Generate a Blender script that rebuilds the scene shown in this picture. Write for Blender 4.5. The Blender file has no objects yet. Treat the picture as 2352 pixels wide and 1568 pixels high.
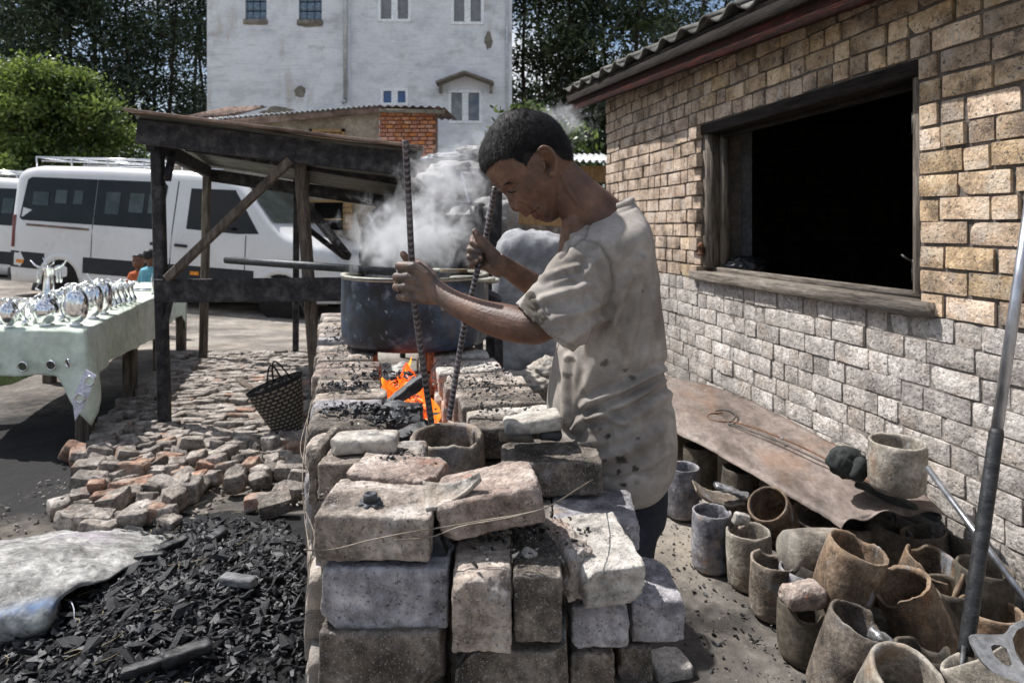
import bpy, bmesh, math, random
import numpy as np
from mathutils import Vector, Matrix, noise, Euler
rad = math.radians
SC = bpy.context.scene
COL = SC.collection
R = random.Random(7)

# ------------------------------------------------------------------ camera
CAMZ = 1.4
FP = 1568.0          # focal length in units of a 2352 x 1568 picture
cam_d = bpy.data.cameras.new('camera')
cam = bpy.data.objects.new('camera', cam_d)
COL.objects.link(cam)
cam.location = (0, 0, CAMZ)
cam.rotation_euler = (rad(90), 0, 0)
cam_d.sensor_width = 36
cam_d.lens = 24
cam_d.shift_y = -0.1127
cam_d.clip_start = 0.05
cam_d.clip_end = 600
cam_d.dof.use_dof = True
cam_d.dof.focus_distance = 1.6
cam_d.dof.aperture_fstop = 7.0
SC.camera = cam

# ------------------------------------------------------------------ world, sun
SUN = Vector((-0.60, 0.30, 1.0)).normalized()      # towards the sun
elev = math.asin(SUN.z)
azim = math.atan2(SUN.x, SUN.y)
wd = bpy.data.worlds.new('World')
SC.world = wd
wd.use_nodes = True
nt = wd.node_tree
nt.nodes.clear()
wo = nt.nodes.new('ShaderNodeOutputWorld')
bg = nt.nodes.new('ShaderNodeBackground')
sky = nt.nodes.new('ShaderNodeTexSky')
sky.sky_type = 'NISHITA'
sky.sun_disc = False
sky.sun_elevation = elev
sky.sun_rotation = azim
sky.air_density = 1.0
sky.dust_density = 1.5
tc = nt.nodes.new('ShaderNodeTexCoord')
cn = nt.nodes.new('ShaderNodeTexNoise')
cn.inputs['Scale'].default_value = 3.2
cn.inputs['Detail'].default_value = 8
cn.inputs['Roughness'].default_value = 0.62
cr = nt.nodes.new('ShaderNodeValToRGB')
cr.color_ramp.elements[0].position = 0.46
cr.color_ramp.elements[1].position = 0.60
cm = nt.nodes.new('ShaderNodeMixRGB')
cm.inputs[2].default_value = (7.0, 7.25, 7.7, 1)
mp = nt.nodes.new('ShaderNodeMapping')
mp.inputs['Scale'].default_value = (1, 1, 2.2)
nt.links.new(tc.outputs['Generated'], mp.inputs[0])
nt.links.new(mp.outputs[0], cn.inputs['Vector'])
nt.links.new(cn.outputs['Fac'], cr.inputs[0])
nt.links.new(cr.outputs[0], cm.inputs[0])
nt.links.new(sky.outputs[0], cm.inputs[1])
nt.links.new(cm.outputs[0], bg.inputs[0])
bg.inputs[1].default_value = 0.092
nt.links.new(bg.outputs[0], wo.inputs[0])

sd = bpy.data.lights.new('sun', 'SUN')
sd.energy = 5.0
sd.angle = rad(0.6)
sd.color = (1.0, 0.975, 0.945)
so = bpy.data.objects.new('sun', sd)
COL.objects.link(so)
so.rotation_euler = SUN.to_track_quat('Z', 'Y').to_euler()
so.location = (-4, -2, 8)

SC.view_settings.view_transform = 'Standard'
SC.view_settings.look = 'None'
SC.view_settings.gamma = 1
SC.view_settings.exposure = 0.52
SC.view_settings.use_curve_mapping = False
SC.cycles.use_denoising = True
SC.cycles.max_bounces = 6
SC.cycles.diffuse_bounces = 3
SC.cycles.glossy_bounces = 3
SC.cycles.transparent_max_bounces = 12
SC.cycles.volume_bounces = 1
SC.cycles.volume_step_rate = 2.0
SC.cycles.volume_max_steps = 128
SC.cycles.use_adaptive_sampling = True
SC.cycles.adaptive_threshold = 0.02

# ------------------------------------------------------------------ places
def W(px, py, d):
    """point of the yard seen at picture position px, py and d metres deep"""
    return Vector(((px - 1176) / FP * d, d, CAMZ - (py - 519) / FP * d))
def G(px, py, z=0.0):
    d = (CAMZ - z) * FP / (py - 519)
    return W(px, py, d)

# ------------------------------------------------------------------ materials
MAT = {}
def rgb(c, a=1.0):
    if isinstance(c, (int, float)):
        c = (c, c, c)
    return (c[0], c[1], c[2], a)
def M(name, cols, scale=5.0, rough=0.85, bump=0.3, bscale=40.0, metal=0.0, rnd=0.0, stains=(), sx=(1, 1, 1),
      detail=6.0, spec=0.25, emit=None, estr=0.0, alpha=None, trans=0.0, lo=0.35, hi=0.65, bdist=0.004, coord='Object',
      voro=0.0, huer=0.0, grain=.28, mid=.22, edge=None, speck=None, wave=None, cracks=0.0, coat=0.0, sss=0.0):
    m = bpy.data.materials.new(name)
    MAT[name] = m
    m.use_nodes = True
    t = m.node_tree
    N = t.nodes
    L = t.links.new
    p = N['Principled BSDF']
    tcn = N.new('ShaderNodeTexCoord')
    mpn = N.new('ShaderNodeMapping')
    mpn.inputs['Scale'].default_value = sx
    if coord == 'World':
        g = N.new('ShaderNodeNewGeometry')
        L(g.outputs['Position'], mpn.inputs[0])
    else:
        oi = N.new('ShaderNodeObjectInfo')
        mu = N.new('ShaderNodeVectorMath'); mu.operation = 'MULTIPLY_ADD'
        L(oi.outputs['Random'], mu.inputs[0])
        mu.inputs[1].default_value = (37.0, 19.0, 51.0)
        L(tcn.outputs['Object'], mu.inputs[2])
        L(mu.outputs[0], mpn.inputs[0])
    vec = mpn.outputs[0]
    n1 = N.new('ShaderNodeTexNoise')
    n1.inputs['Scale'].default_value = scale
    n1.inputs['Detail'].default_value = detail
    n1.inputs['Roughness'].default_value = 0.62
    L(vec, n1.inputs['Vector'])
    rp = N.new('ShaderNodeValToRGB')
    el = rp.color_ramp.elements
    k = len(cols)
    if k == 1:
        cols = [cols[0], cols[0]]; k = 2
    el[0].position = lo; el[0].color = rgb(cols[0])
    el[1].position = hi; el[1].color = rgb(cols[-1])
    for i in range(1, k - 1):
        e = el.new(lo + (hi - lo) * i / (k - 1)); e.color = rgb(cols[i])
    L(n1.outputs['Fac'], rp.inputs[0])
    c = rp.outputs[0]
    # fine grain in the colour
    n2 = N.new('ShaderNodeTexNoise')
    n2.inputs['Scale'].default_value = bscale * 1.3
    n2.inputs['Detail'].default_value = 4
    L(vec, n2.inputs['Vector'])
    mr = N.new('ShaderNodeMapRange')
    mr.inputs[1].default_value = 0.25; mr.inputs[2].default_value = 0.75
    mr.inputs[3].default_value = 1 - grain; mr.inputs[4].default_value = 1 + grain
    L(n2.outputs['Fac'], mr.inputs[0])
    mm = N.new('ShaderNodeMixRGB'); mm.blend_type = 'MULTIPLY'; mm.inputs[0].default_value = 1
    L(c, mm.inputs[1]); L(mr.outputs[0], mm.inputs[2])
    c = mm.outputs[0]
    if mid:
        n5 = N.new('ShaderNodeTexNoise'); n5.inputs['Scale'].default_value = scale * 4.3; n5.inputs['Detail'].default_value = 7; n5.inputs['Roughness'].default_value = .7
        L(vec, n5.inputs['Vector'])
        m5 = N.new('ShaderNodeMapRange'); m5.inputs[1].default_value = .3; m5.inputs[2].default_value = .7; m5.inputs[3].default_value = 1 - mid; m5.inputs[4].default_value = 1 + mid
        L(n5.outputs['Fac'], m5.inputs[0])
        x5 = N.new('ShaderNodeMixRGB'); x5.blend_type = 'MULTIPLY'; x5.inputs[0].default_value = 1
        L(c, x5.inputs[1]); L(m5.outputs[0], x5.inputs[2]); c = x5.outputs[0]
    for j, s in enumerate(stains):
        sc_, s_sc, s_lo, s_hi, s_op = s[:5]
        ns = N.new('ShaderNodeTexNoise')
        ns.inputs['Scale'].default_value = s_sc
        ns.inputs['Detail'].default_value = 5
        ns.inputs['Roughness'].default_value = 0.6
        if len(s) > 5:
            m2 = N.new('ShaderNodeMapping'); m2.inputs['Scale'].default_value = s[5]
            m2.inputs['Location'].default_value = (3.1 * j + 1, 7.7 * j, 1.3 * j)
            L(vec, m2.inputs[0]); L(m2.outputs[0], ns.inputs['Vector'])
        else:
            m2 = N.new('ShaderNodeMapping'); m2.inputs['Location'].default_value = (3.1 * j + 1, 7.7 * j, 1.3 * j)
            L(vec, m2.inputs[0]); L(m2.outputs[0], ns.inputs['Vector'])
        r2 = N.new('ShaderNodeMapRange')
        r2.inputs[1].default_value = s_lo; r2.inputs[2].default_value = s_hi
        r2.inputs[3].default_value = 0; r2.inputs[4].default_value = s_op
        L(ns.outputs['Fac'], r2.inputs[0])
        mx = N.new('ShaderNodeMixRGB'); mx.inputs[2].default_value = rgb(sc_)
        L(r2.outputs[0], mx.inputs[0]); L(c, mx.inputs[1])
        c = mx.outputs[0]
    if speck is not None:     # dark pores and pale grains
        for q_, (col_, op_) in enumerate((((.03, .027, .024), speck[0]), ((.62, .58, .53), speck[1]))):
            ns = N.new('ShaderNodeTexNoise'); ns.inputs['Scale'].default_value = bscale * (1.5 + 1.3 * q_) * speck[2]; ns.inputs['Detail'].default_value = 3; ns.inputs['Roughness'].default_value = .7
            mq = N.new('ShaderNodeMapping'); mq.inputs['Location'].default_value = (11 + 5 * q_, 3, 8)
            L(vec, mq.inputs[0]); L(mq.outputs[0], ns.inputs['Vector'])
            rq = N.new('ShaderNodeMapRange'); rq.inputs[1].default_value = .585; rq.inputs[2].default_value = .64; rq.inputs[4].default_value = op_
            L(ns.outputs['Fac'], rq.inputs[0])
            xq = N.new('ShaderNodeMixRGB'); xq.inputs[2].default_value = rgb(col_); L(rq.outputs[0], xq.inputs[0]); L(c, xq.inputs[1]); c = xq.outputs[0]
    if edge is not None:      # worn arrises
        ge_ = N.new('ShaderNodeNewGeometry')
        me_ = N.new('ShaderNodeMapRange'); me_.inputs[1].default_value = .515; me_.inputs[2].default_value = .60; me_.inputs[4].default_value = edge[1]
        L(ge_.outputs['Pointiness'], me_.inputs[0])
        xe = N.new('ShaderNodeMixRGB'); xe.inputs[2].default_value = rgb(edge[0])
        L(me_.outputs[0], xe.inputs[0]); L(c, xe.inputs[1]); c = xe.outputs[0]
    if rnd or huer:
        oi2 = N.new('ShaderNodeObjectInfo')
        hs = N.new('ShaderNodeHueSaturation')
        ma = N.new('ShaderNodeMapRange')
        ma.inputs[3].default_value = 1 - rnd; ma.inputs[4].default_value = 1 + rnd
        L(oi2.outputs['Random'], ma.inputs[0]); L(ma.outputs[0], hs.inputs['Value'])
        if huer:
            fr = N.new('ShaderNodeMath'); fr.operation = 'MULTIPLY'; fr.inputs[1].default_value = 7.31
            f2 = N.new('ShaderNodeMath'); f2.operation = 'FRACT'
            m3 = N.new('ShaderNodeMapRange'); m3.inputs[3].default_value = 1 - huer * 8; m3.inputs[4].default_value = 1 + huer * 8
            m4 = N.new('ShaderNodeMapRange'); m4.inputs[3].default_value = .5 - huer * .4; m4.inputs[4].default_value = .5 + huer * .25
            L(oi2.outputs['Random'], fr.inputs[0]); L(fr.outputs[0], f2.inputs[0])
            L(f2.outputs[0], m3.inputs[0]); L(m3.outputs[0], hs.inputs['Saturation'])
            L(f2.outputs[0], m4.inputs[0]); L(m4.outputs[0], hs.inputs['Hue'])
        L(c, hs.inputs['Color'])
        c = hs.outputs[0]
    L(c, p.inputs['Base Color'])
    rr = N.new('ShaderNodeMapRange')
    rr.inputs[3].default_value = max(0.02, rough - 0.12); rr.inputs[4].default_value = min(1, rough + 0.12)
    L(n1.outputs['Fac'], rr.inputs[0]); L(rr.outputs[0], p.inputs['Roughness'])
    p.inputs['Metallic'].default_value = metal
    p.inputs['Specular IOR Level'].default_value = spec
    if trans: p.inputs['Transmission Weight'].default_value = trans
    if coat: p.inputs['Coat Weight'].default_value = coat
    if sss:
        p.inputs['Subsurface Weight'].default_value = sss
        p.inputs['Subsurface Radius'].default_value = (0.012, 0.005, 0.003)
        p.inputs['Subsurface Scale'].default_value = 0.6
    if alpha is not None: p.inputs['Alpha'].default_value = alpha
    if emit is not None:
        p.inputs['Emission Color'].default_value = rgb(emit); p.inputs['Emission Strength'].default_value = estr
    if bump:
        nb = N.new('ShaderNodeTexNoise')
        nb.inputs['Scale'].default_value = bscale
        nb.inputs['Detail'].default_value = 7
        nb.inputs['Roughness'].default_value = 0.65
        L(vec, nb.inputs['Vector'])
        h = nb.outputs['Fac']
        if voro:
            vo = N.new('ShaderNodeTexVoronoi'); vo.inputs['Scale'].default_value = bscale * 0.8
            L(vec, vo.inputs['Vector'])
            vr = N.new('ShaderNodeMapRange'); vr.inputs[1].default_value = 0.0; vr.inputs[2].default_value = 0.35
            vr.inputs[3].default_value = -voro; vr.inputs[4].default_value = 0
            L(vo.outputs['Distance'], vr.inputs[0])
            ad = N.new('ShaderNodeMath'); ad.operation = 'ADD'
            L(h, ad.inputs[0]); L(vr.outputs[0], ad.inputs[1])
            h = ad.outputs[0]
        if wave:
            wv = N.new('ShaderNodeTexWave'); wv.inputs['Scale'].default_value = wave[0]; wv.bands_direction = wave[1]
            wv.inputs['Distortion'].default_value = wave[3] if len(wave) > 3 else 0.0
            L(tcn.outputs['Object'], wv.inputs['Vector'])
            wm = N.new('ShaderNodeMath'); wm.operation = 'MULTIPLY_ADD'; wm.inputs[1].default_value = wave[2]
            L(wv.outputs['Fac'], wm.inputs[0]); L(h, wm.inputs[2])
            h = wm.outputs[0]
        b = N.new('ShaderNodeBump')
        b.inputs['Strength'].default_value = bump
        b.inputs['Distance'].default_value = bdist
        L(h, b.inputs['Height']); L(b.outputs[0], p.inputs['Normal'])
    return m

# ------------------------------------------------------------------ objects
def tag(o, label=None, cat=None, group=None, kind=None):
    if label: o['label'] = label
    if cat: o['category'] = cat
    if group: o['group'] = group
    if kind: o['kind'] = kind
    return o
def origin_of(o):
    v = Vector((0, 0, 0))
    while o:
        v += o.location
        o = o.parent
    return v
def thing(name, label, cat, loc=(0, 0, 0), group=None, rz=0.0):
    o = bpy.data.objects.new(name, None)
    COL.objects.link(o)
    o.empty_display_size = 0.1
    o.location = loc
    o.rotation_euler = (0, 0, rz)
    return tag(o, label, cat, group)
def setmat(me, mat):
    if mat is None: return
    if isinstance(mat, (list, tuple)):
        for m in mat: me.materials.append(MAT[m] if isinstance(m, str) else m)
    else:
        me.materials.append(MAT[mat] if isinstance(mat, str) else mat)
def obj(name, V, F, mat, parent=None, smooth=True, local=False, loc=None, mi=None, sharp=0):
    """one mesh object; V in world coordinates unless local"""
    me = bpy.data.meshes.new(name)
    V = np.asarray(V, dtype=float)
    off = Vector((0, 0, 0))
    if not local:
        if parent is not None: off = origin_of(parent)
        elif loc is not None: off = Vector(loc)
    if len(V): V = V - np.array(off)
    me.from_pydata(V.tolist(), [], [list(map(int, f)) for f in F])
    setmat(me, mat)
    if mi is not None: me.polygons.foreach_set('material_index', mi)
    if smooth: me.polygons.foreach_set('use_smooth', [True] * len(me.polygons))
    if sharp: me.set_sharp_from_angle(angle=rad(sharp))
    me.update()
    o = bpy.data.objects.new(name, me)
    COL.objects.link(o)
    if parent is not None: o.parent = parent
    elif not local and loc is not None: o.location = off
    elif local and loc is not None: o.location = loc
    return o
def solo(name, V, F, mat, label, cat, group=None, smooth=True, kind=None, sharp=0):
    """a top-level thing of one mesh with its origin at its foot"""
    V = np.asarray(V, dtype=float)
    c = (V.min(0) + V.max(0)) / 2
    c[2] = V[:, 2].min()
    o = obj(name, V, F, mat, smooth=smooth, loc=c, sharp=sharp)
    return tag(o, label, cat, group, kind)
class MB:
    def __init__(s): s.V = []; s.F = []; s.n = 0
    def add(s, V, F):
        V = np.asarray(V, dtype=float)
        s.V.append(V)
        k = s.n
        s.F += [[i + k for i in f] for f in F]
        s.n += len(V)
        return s
    def vf(s): return (np.concatenate(s.V) if s.V else np.zeros((0, 3))), s.F
    def box(s, c, size, rot=None):
        V, F = box(c, size, rot); return s.add(V, F)
    def tube(s, pts, r, n=8, cap=True): return s.add(*tube(pts, r, n, cap))
    def build(s, name, mat, parent=None, **k):
        V, F = s.vf(); return obj(name, V, F, mat, parent, **k)
def rotm(rot):
    if rot is None: return Matrix.Identity(3)
    if isinstance(rot, Matrix): return rot.to_3x3()
    if isinstance(rot, (int, float)): return Matrix.Rotation(rot, 3, 'Z')
    return Euler(rot).to_matrix()
BOXF = [(0, 3, 2, 1), (4, 5, 6, 7), (0, 1, 5, 4), (1, 2, 6, 5), (2, 3, 7, 6), (3, 0, 4, 7)]
def box(c, size, rot=None):
    h = np.array(size, dtype=float) / 2
    V = np.array([(-1, -1, -1), (1, -1, -1), (1, 1, -1), (-1, 1, -1), (-1, -1, 1), (1, -1, 1), (1, 1, 1), (-1, 1, 1)], dtype=float) * h
    V = V @ np.array(rotm(rot)).T + np.array(c, dtype=float)
    return V, BOXF
def bar(a, b, w, t, up=(0, 0, 1)):
    """a beam of width w (sideways) and thickness t (upwards) from a to b"""
    a = Vector(a); b = Vector(b)
    x = (b - a).normalized()
    u = Vector(up)
    if abs(x.dot(u)) > .95: u = Vector((0, 1, 0))
    y = u.cross(x).normalized(); z = x.cross(y)
    m = Matrix((x, y, z)).transposed()
    return bbox((a + b) / 2, ((b - a).length, w, t), m, .12)
def bbox(c, size, rot=None, k=.1):
    """box with chamfered long edges"""
    sx, sy, sz = [v / 2 for v in size]
    ch = min(sx, sy, sz) * 2 * k
    out = []
    for x in (-sx, sx):
        q = ch
        for (y, z) in ((-sy + q, -sz), (sy - q, -sz), (sy, -sz + q), (sy, sz - q), (sy - q, sz), (-sy + q, sz), (-sy, sz - q), (-sy, -sz + q)):
            out.append((x, y, z))
    V = np.array(out) @ np.array(rotm(rot)).T + np.array(c, dtype=float)
    F = [tuple(range(7, -1, -1)), tuple(range(8, 16))]
    for i in range(8): F.append((i, (i + 1) % 8, 8 + (i + 1) % 8, 8 + i))
    return V, F
def frame_of(d, up=None):
    d = Vector(d).normalized()
    u = Vector(up) if up is not None else Vector((0, 0, 1))
    if abs(d.dot(u)) > .97: u = Vector((0, 1, 0)) if abs(d.y) < .9 else Vector((1, 0, 0))
    a = u.cross(d).normalized(); b = d.cross(a).normalized()
    return a, b
def tube(pts, r, n=8, cap=True, up=None):
    pts = [Vector(p) for p in pts]
    m = len(pts)
    if not isinstance(r, (list, tuple)): r = [r] * m
    V = []; F = []
    for i, p in enumerate(pts):
        t = pts[min(i + 1, m - 1)] - pts[max(i - 1, 0)]
        a, b = frame_of(t, up)
        ri = r[i]
        ra, rb = (ri if isinstance(ri, (tuple, list)) else (ri, ri))
        for k in range(n):
            an = 2 * math.pi * k / n
            V.append(p + a * (ra * math.cos(an)) + b * (rb * math.sin(an)))
    for i in range(m - 1):
        for k in range(n):
            F.append((i * n + k, i * n + (k + 1) % n, (i + 1) * n + (k + 1) % n, (i + 1) * n + k))
    if cap:
        F.append(tuple(range(n - 1, -1, -1))); F.append(tuple((m - 1) * n + k for k in range(n)))
    return [tuple(v) for v in V], F
def lathe(prof, n=24, c=(0, 0, 0), sx=1.0, sy=1.0, rot=None, closed=False):
    V = []; F = []
    for (r, z) in prof:
        for k in range(n):
            a = 2 * math.pi * k / n
            V.append((r * math.cos(a) * sx, r * math.sin(a) * sy, z))
    m = len(prof)
    for i in range(m - 1 + (1 if closed else 0)):
        j = (i + 1) % m
        for k in range(n):
            F.append((i * n + k, i * n + (k + 1) % n, j * n + (k + 1) % n, j * n + k))
    if not closed:
        if prof[0][0] > 1e-6: F.append(tuple(range(n - 1, -1, -1)))
        if prof[-1][0] > 1e-6: F.append(tuple((m - 1) * n + k for k in range(n)))
    V = np.array(V) @ np.array(rotm(rot)).T + np.array(c, dtype=float)
    return V, F
def crom(P, n):
    """Catmull-Rom through rows of P, n samples"""
    P = np.asarray(P, dtype=float)
    m = len(P)
    out = []
    for u in np.linspace(0, m - 1, n):
        i = min(int(u), m - 2); t = u - i
        p0 = P[max(i - 1, 0)]; p1 = P[i]; p2 = P[i + 1]; p3 = P[min(i + 2, m - 1)]
        out.append(.5 * ((2 * p1) + (-p0 + p2) * t + (2 * p0 - 5 * p1 + 4 * p2 - p3) * t * t + (-p0 + 3 * p1 - 3 * p2 + p3) * t ** 3))
    return np.array(out)
def fbm(p, sc, oct=3, seed=0.0):
    return noise.fractal(Vector((p[0] * sc + seed, p[1] * sc + seed * 1.7, p[2] * sc - seed)), 1.0, 2.0, oct)
_cube = {}
def cubegrid(nx, ny, nz):
    k = (nx, ny, nz)
    if k in _cube: return _cube[k]
    idx = {}; V = []; F = []
    def vid(i, j, l):
        q = (i, j, l)
        if q not in idx:
            idx[q] = len(V); V.append((2 * i / nx - 1, 2 * j / ny - 1, 2 * l / nz - 1))
        return idx[q]
    for i in range(nx):
        for j in range(ny):
            F.append((vid(i, j, 0), vid(i, j + 1, 0), vid(i + 1, j + 1, 0), vid(i + 1, j, 0)))
            F.append((vid(i, j, nz), vid(i + 1, j, nz), vid(i + 1, j + 1, nz), vid(i, j + 1, nz)))
    for i in range(nx):
        for l in range(nz):
            F.append((vid(i, 0, l), vid(i + 1, 0, l), vid(i + 1, 0, l + 1), vid(i, 0, l + 1)))
            F.append((vid(i, ny, l), vid(i, ny, l + 1), vid(i + 1, ny, l + 1), vid(i + 1, ny, l)))
    for j in range(ny):
        for l in range(nz):
            F.append((vid(0, j, l), vid(0, j, l + 1), vid(0, j + 1, l + 1), vid(0, j + 1, l)))
            F.append((vid(nx, j, l), vid(nx, j + 1, l), vid(nx, j + 1, l + 1), vid(nx, j, l + 1)))
    _cube[k] = (np.array(V), F)
    return _cube[k]
def stone(L, Wd, H, n=(8, 4, 4), r=.012, amp=.004, seed=0.0, fr=9.0, chips=0, warp=.0, fine=.0):
    """a worn brick or stone: a box with rounded, uneven, chipped edges, centred"""
    V, F = cubegrid(*n)
    h = np.array([L, Wd, H]) / 2
    # bunch the rows towards the edges so that the rounding has vertices
    q = np.sign(V) * (1 - (1 - np.abs(V)) ** 1.35)
    P = q * h
    rr = min(r, *(h * .95))
    inner = h - rr
    c = np.clip(P, -inner, inner)
    dlt = P - c
    ln = np.linalg.norm(dlt, axis=1, keepdims=True)
    P = np.where(ln > 1e-9, c + dlt / np.maximum(ln, 1e-9) * rr, P)
    rs = random.Random(int(seed * 977) + 3)
    cuts = []
    for k in range(chips):
        s = [rs.choice((-1, 1)) for _ in range(3)]
        if rs.random() < .6: s[rs.randrange(3)] = rs.uniform(-.6, .6)
        nv = np.array(s, dtype=float); nv /= np.linalg.norm(nv)
        sup = (np.abs(nv) * h).sum()
        cuts.append((nv, sup * rs.uniform(.76, .94)))
    for nv, dd in cuts:
        e = P @ nv - dd
        P = P - np.outer(np.maximum(e, 0), nv)
    out = np.empty_like(P)
    for i, p in enumerate(P):
        nn = p / h
        nn = nn / (np.linalg.norm(nn) + 1e-9)
        a = fbm(p, fr, 4, seed) * amp
        if fine: a += fbm(p, fr * 6, 2, seed + 5) * fine
        w = (fbm(p, fr * .3, 1, seed + 9) * warp if warp else 0)
        out[i] = p + nn * (a + w)
    return out, F
def shard(rs, L=1.0, w=.45, h=.35, n=11):
    """an angular splinter: convex hull of a few random points"""
    bm = bmesh.new()
    for i in range(n):
        v = Vector((rs.gauss(0, 1), rs.gauss(0, 1), rs.gauss(0, 1))).normalized() * rs.uniform(.8, 1.1)
        v = Vector([math.copysign(abs(q) ** .7, q) for q in v])
        bm.verts.new((v.x * L / 2, v.y * w / 2, v.z * h / 2))
    r_ = bmesh.ops.convex_hull(bm, input=bm.verts)
    used = {v for f in bm.faces for v in f.verts}
    idx = {v: i for i, v in enumerate(used)}
    V = np.array([tuple(v.co) for v in used]); F = [[idx[v] for v in f.verts] for f in bm.faces]
    bm.free(); return V, F
def place(V, loc, rot=None):
    return np.asarray(V) @ np.array(rotm(rot)).T + np.array(loc, dtype=float)
# =================================================================== materials of the setting
M('earth', [(.095, .085, .074), (.19, .17, .148), (.30, .27, .235)], scale=1.3, rough=.95, bump=.7, bscale=22, coord='World', bdist=.02,
  stains=[((.42, .36, .29), .8, .5, .65, .6), ((.10, .085, .07), 3.5, .55, .72, .6)])
M('wall_brick', [(.17, .125, .085), (.42, .305, .20), (.58, .455, .33)], scale=7, rough=.93, bump=1.0, bscale=60, voro=.3, rnd=.30, huer=.016, bdist=.006, speck=(.8, .35, .8), edge=((.12, .095, .075), -.0),
  stains=[((.50, .43, .36), 9, .5, .66, .65), ((.08, .06, .05), 22, .60, .70, .85), ((.16, .12, .095), 4, .56, .70, .6)])
M('wall_brick_pale', [(.27, .245, .225), (.45, .41, .375), (.58, .54, .50)], scale=6, rough=.95, grain=.3, mid=.35, bump=1.0, bscale=46, voro=.3, rnd=.17, huer=.008, bdist=.010, speck=(.7, .4, .9),
  stains=[((.42, .33, .26), 8, .52, .68, .5), ((.15, .13, .12), 16, .6, .7, .7), ((.22, .2, .19), 3, .54, .7, .5)])
M('mortar', [(.09, .08, .07), (.15, .13, .115)], scale=9, rough=.97, bump=.8, bscale=60, bdist=.005)
M('mortar_pale', [(.14, .125, .11), (.27, .245, .22)], scale=6, rough=.97, bump=.9, bscale=45, bdist=.008, stains=[((.1, .09, .08), 10, .58, .68, .7)])
M('plaster_grey', [(.10, .10, .105), (.18, .18, .185)], scale=3, rough=.9, bump=.4, bscale=30)
M('old_wood', [(.07, .058, .05), (.17, .145, .12), (.25, .22, .19)], scale=4, sx=(1.2, 14, 14), rough=.85, bump=.8, bscale=14, bdist=.006, stains=[((.04, .035, .03), 6, .55, .7, .8)])
M('old_wood_v', [(.06, .05, .042), (.15, .125, .10), (.23, .20, .17)], scale=4, sx=(14, 14, 1.2), rough=.85, bump=.8, bscale=14, bdist=.006, stains=[((.04, .035, .03), 6, .55, .7, .8)])
M('red_board', [(.016, .010, .009), (.034, .013, .011), (.062, .018, .015)], scale=5, sx=(1, 8, 8), rough=.8, bump=.8, bscale=16, bdist=.006,
  stains=[((.02, .017, .015), 4, .48, .62, .9, (1, 5, 5)), ((.16, .035, .028), 9, .61, .66, .8, (1, 4, 4))], spec=.08)
M('black_board', [(.014, .012, .011), (.035, .030, .027)], scale=5, sx=(1, 8, 8), rough=.9, bump=.8, bscale=16, bdist=.006, spec=.08)
M('roof_tile', [(.05, .048, .045), (.12, .115, .105), (.2, .19, .17)], scale=9, rough=.95, bump=.9, bscale=40, rnd=.2, stains=[((.05, .05, .045), 6, .5, .65, .7)])
M('dark_floor', [(.02, .018, .016), (.035, .03, .027)], scale=3, rough=.95)
M('house_plaster', [(.60, .61, .63), (.74, .745, .76), (.80, .805, .82)], scale=1.4, sx=(1, 1, 1.6), rough=.95, grain=.05, mid=.07, bump=.35, bscale=8, bdist=.02, detail=9,
  stains=[((.36, .33, .29), .9, .60, .74, .7), ((.45, .44, .43), 2.2, .56, .72, .55, (.5, 1, 5)), ((.44, .38, .30), .5, .60, .70, .5, (3, 1, .6))])
M('stain_grey', [(.16, .145, .12), (.28, .25, .20)], scale=3, rough=.95, bump=.3, bscale=8)
M('window_white', [(.82, .83, .84), (.88, .88, .89)], scale=3, rough=.6, bump=0)
M('curtain_grey', [(.20, .20, .21), (.27, .27, .28)], scale=4, rough=.6, bump=0)
M('window_blue', [(.05, .11, .25), (.08, .16, .33)], scale=2, rough=.15, bump=0, spec=.6)
M('glass_block', [(.09, .14, .19), (.17, .24, .31)], scale=14, rough=.25, bump=.3, bscale=12, spec=.6, bdist=.02)
M('window_reflect', [(.10, .13, .17), (.30, .29, .28)], scale=1.3, sx=(1, 1, 1.5), rough=.15, bump=0, spec=.6)
M('tan_plaster', [(.24, .20, .15), (.36, .31, .24), (.42, .37, .30)], scale=1.6, rough=.95, bump=.3, bscale=20, stains=[((.20, .16, .12), 1.1, .55, .7, .5)])
M('orange_brick', [(.38, .15, .08), (.52, .22, .12), (.58, .33, .21)], scale=4, rough=.9, bump=.5, bscale=30, rnd=.22, huer=.02, stains=[((.55, .42, .33), 2.5, .58, .7, .5)])
M('orange_mortar', [(.14, .08, .055), (.22, .14, .10)], scale=5, rough=.95, bump=.3)
M('rust_sheet', [(.10, .07, .055), (.22, .15, .12), (.32, .24, .20)], scale=3, rough=.75, bump=.3, bscale=20, metal=.25)
M('zinc', [(.42, .43, .44), (.62, .63, .64)], scale=3, rough=.45, bump=.2, bscale=15, metal=.6)
M('shutter_wood', [(.26, .16, .075), (.42, .27, .13)], scale=5, sx=(6, 6, 1), rough=.8, bump=.4, bscale=14)
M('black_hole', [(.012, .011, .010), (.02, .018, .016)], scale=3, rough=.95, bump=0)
M('bark', [(.03, .025, .02), (.075, .062, .05)], scale=6, sx=(3, 3, .6), rough=.95, bump=.8, bscale=12, bdist=.03)

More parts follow.
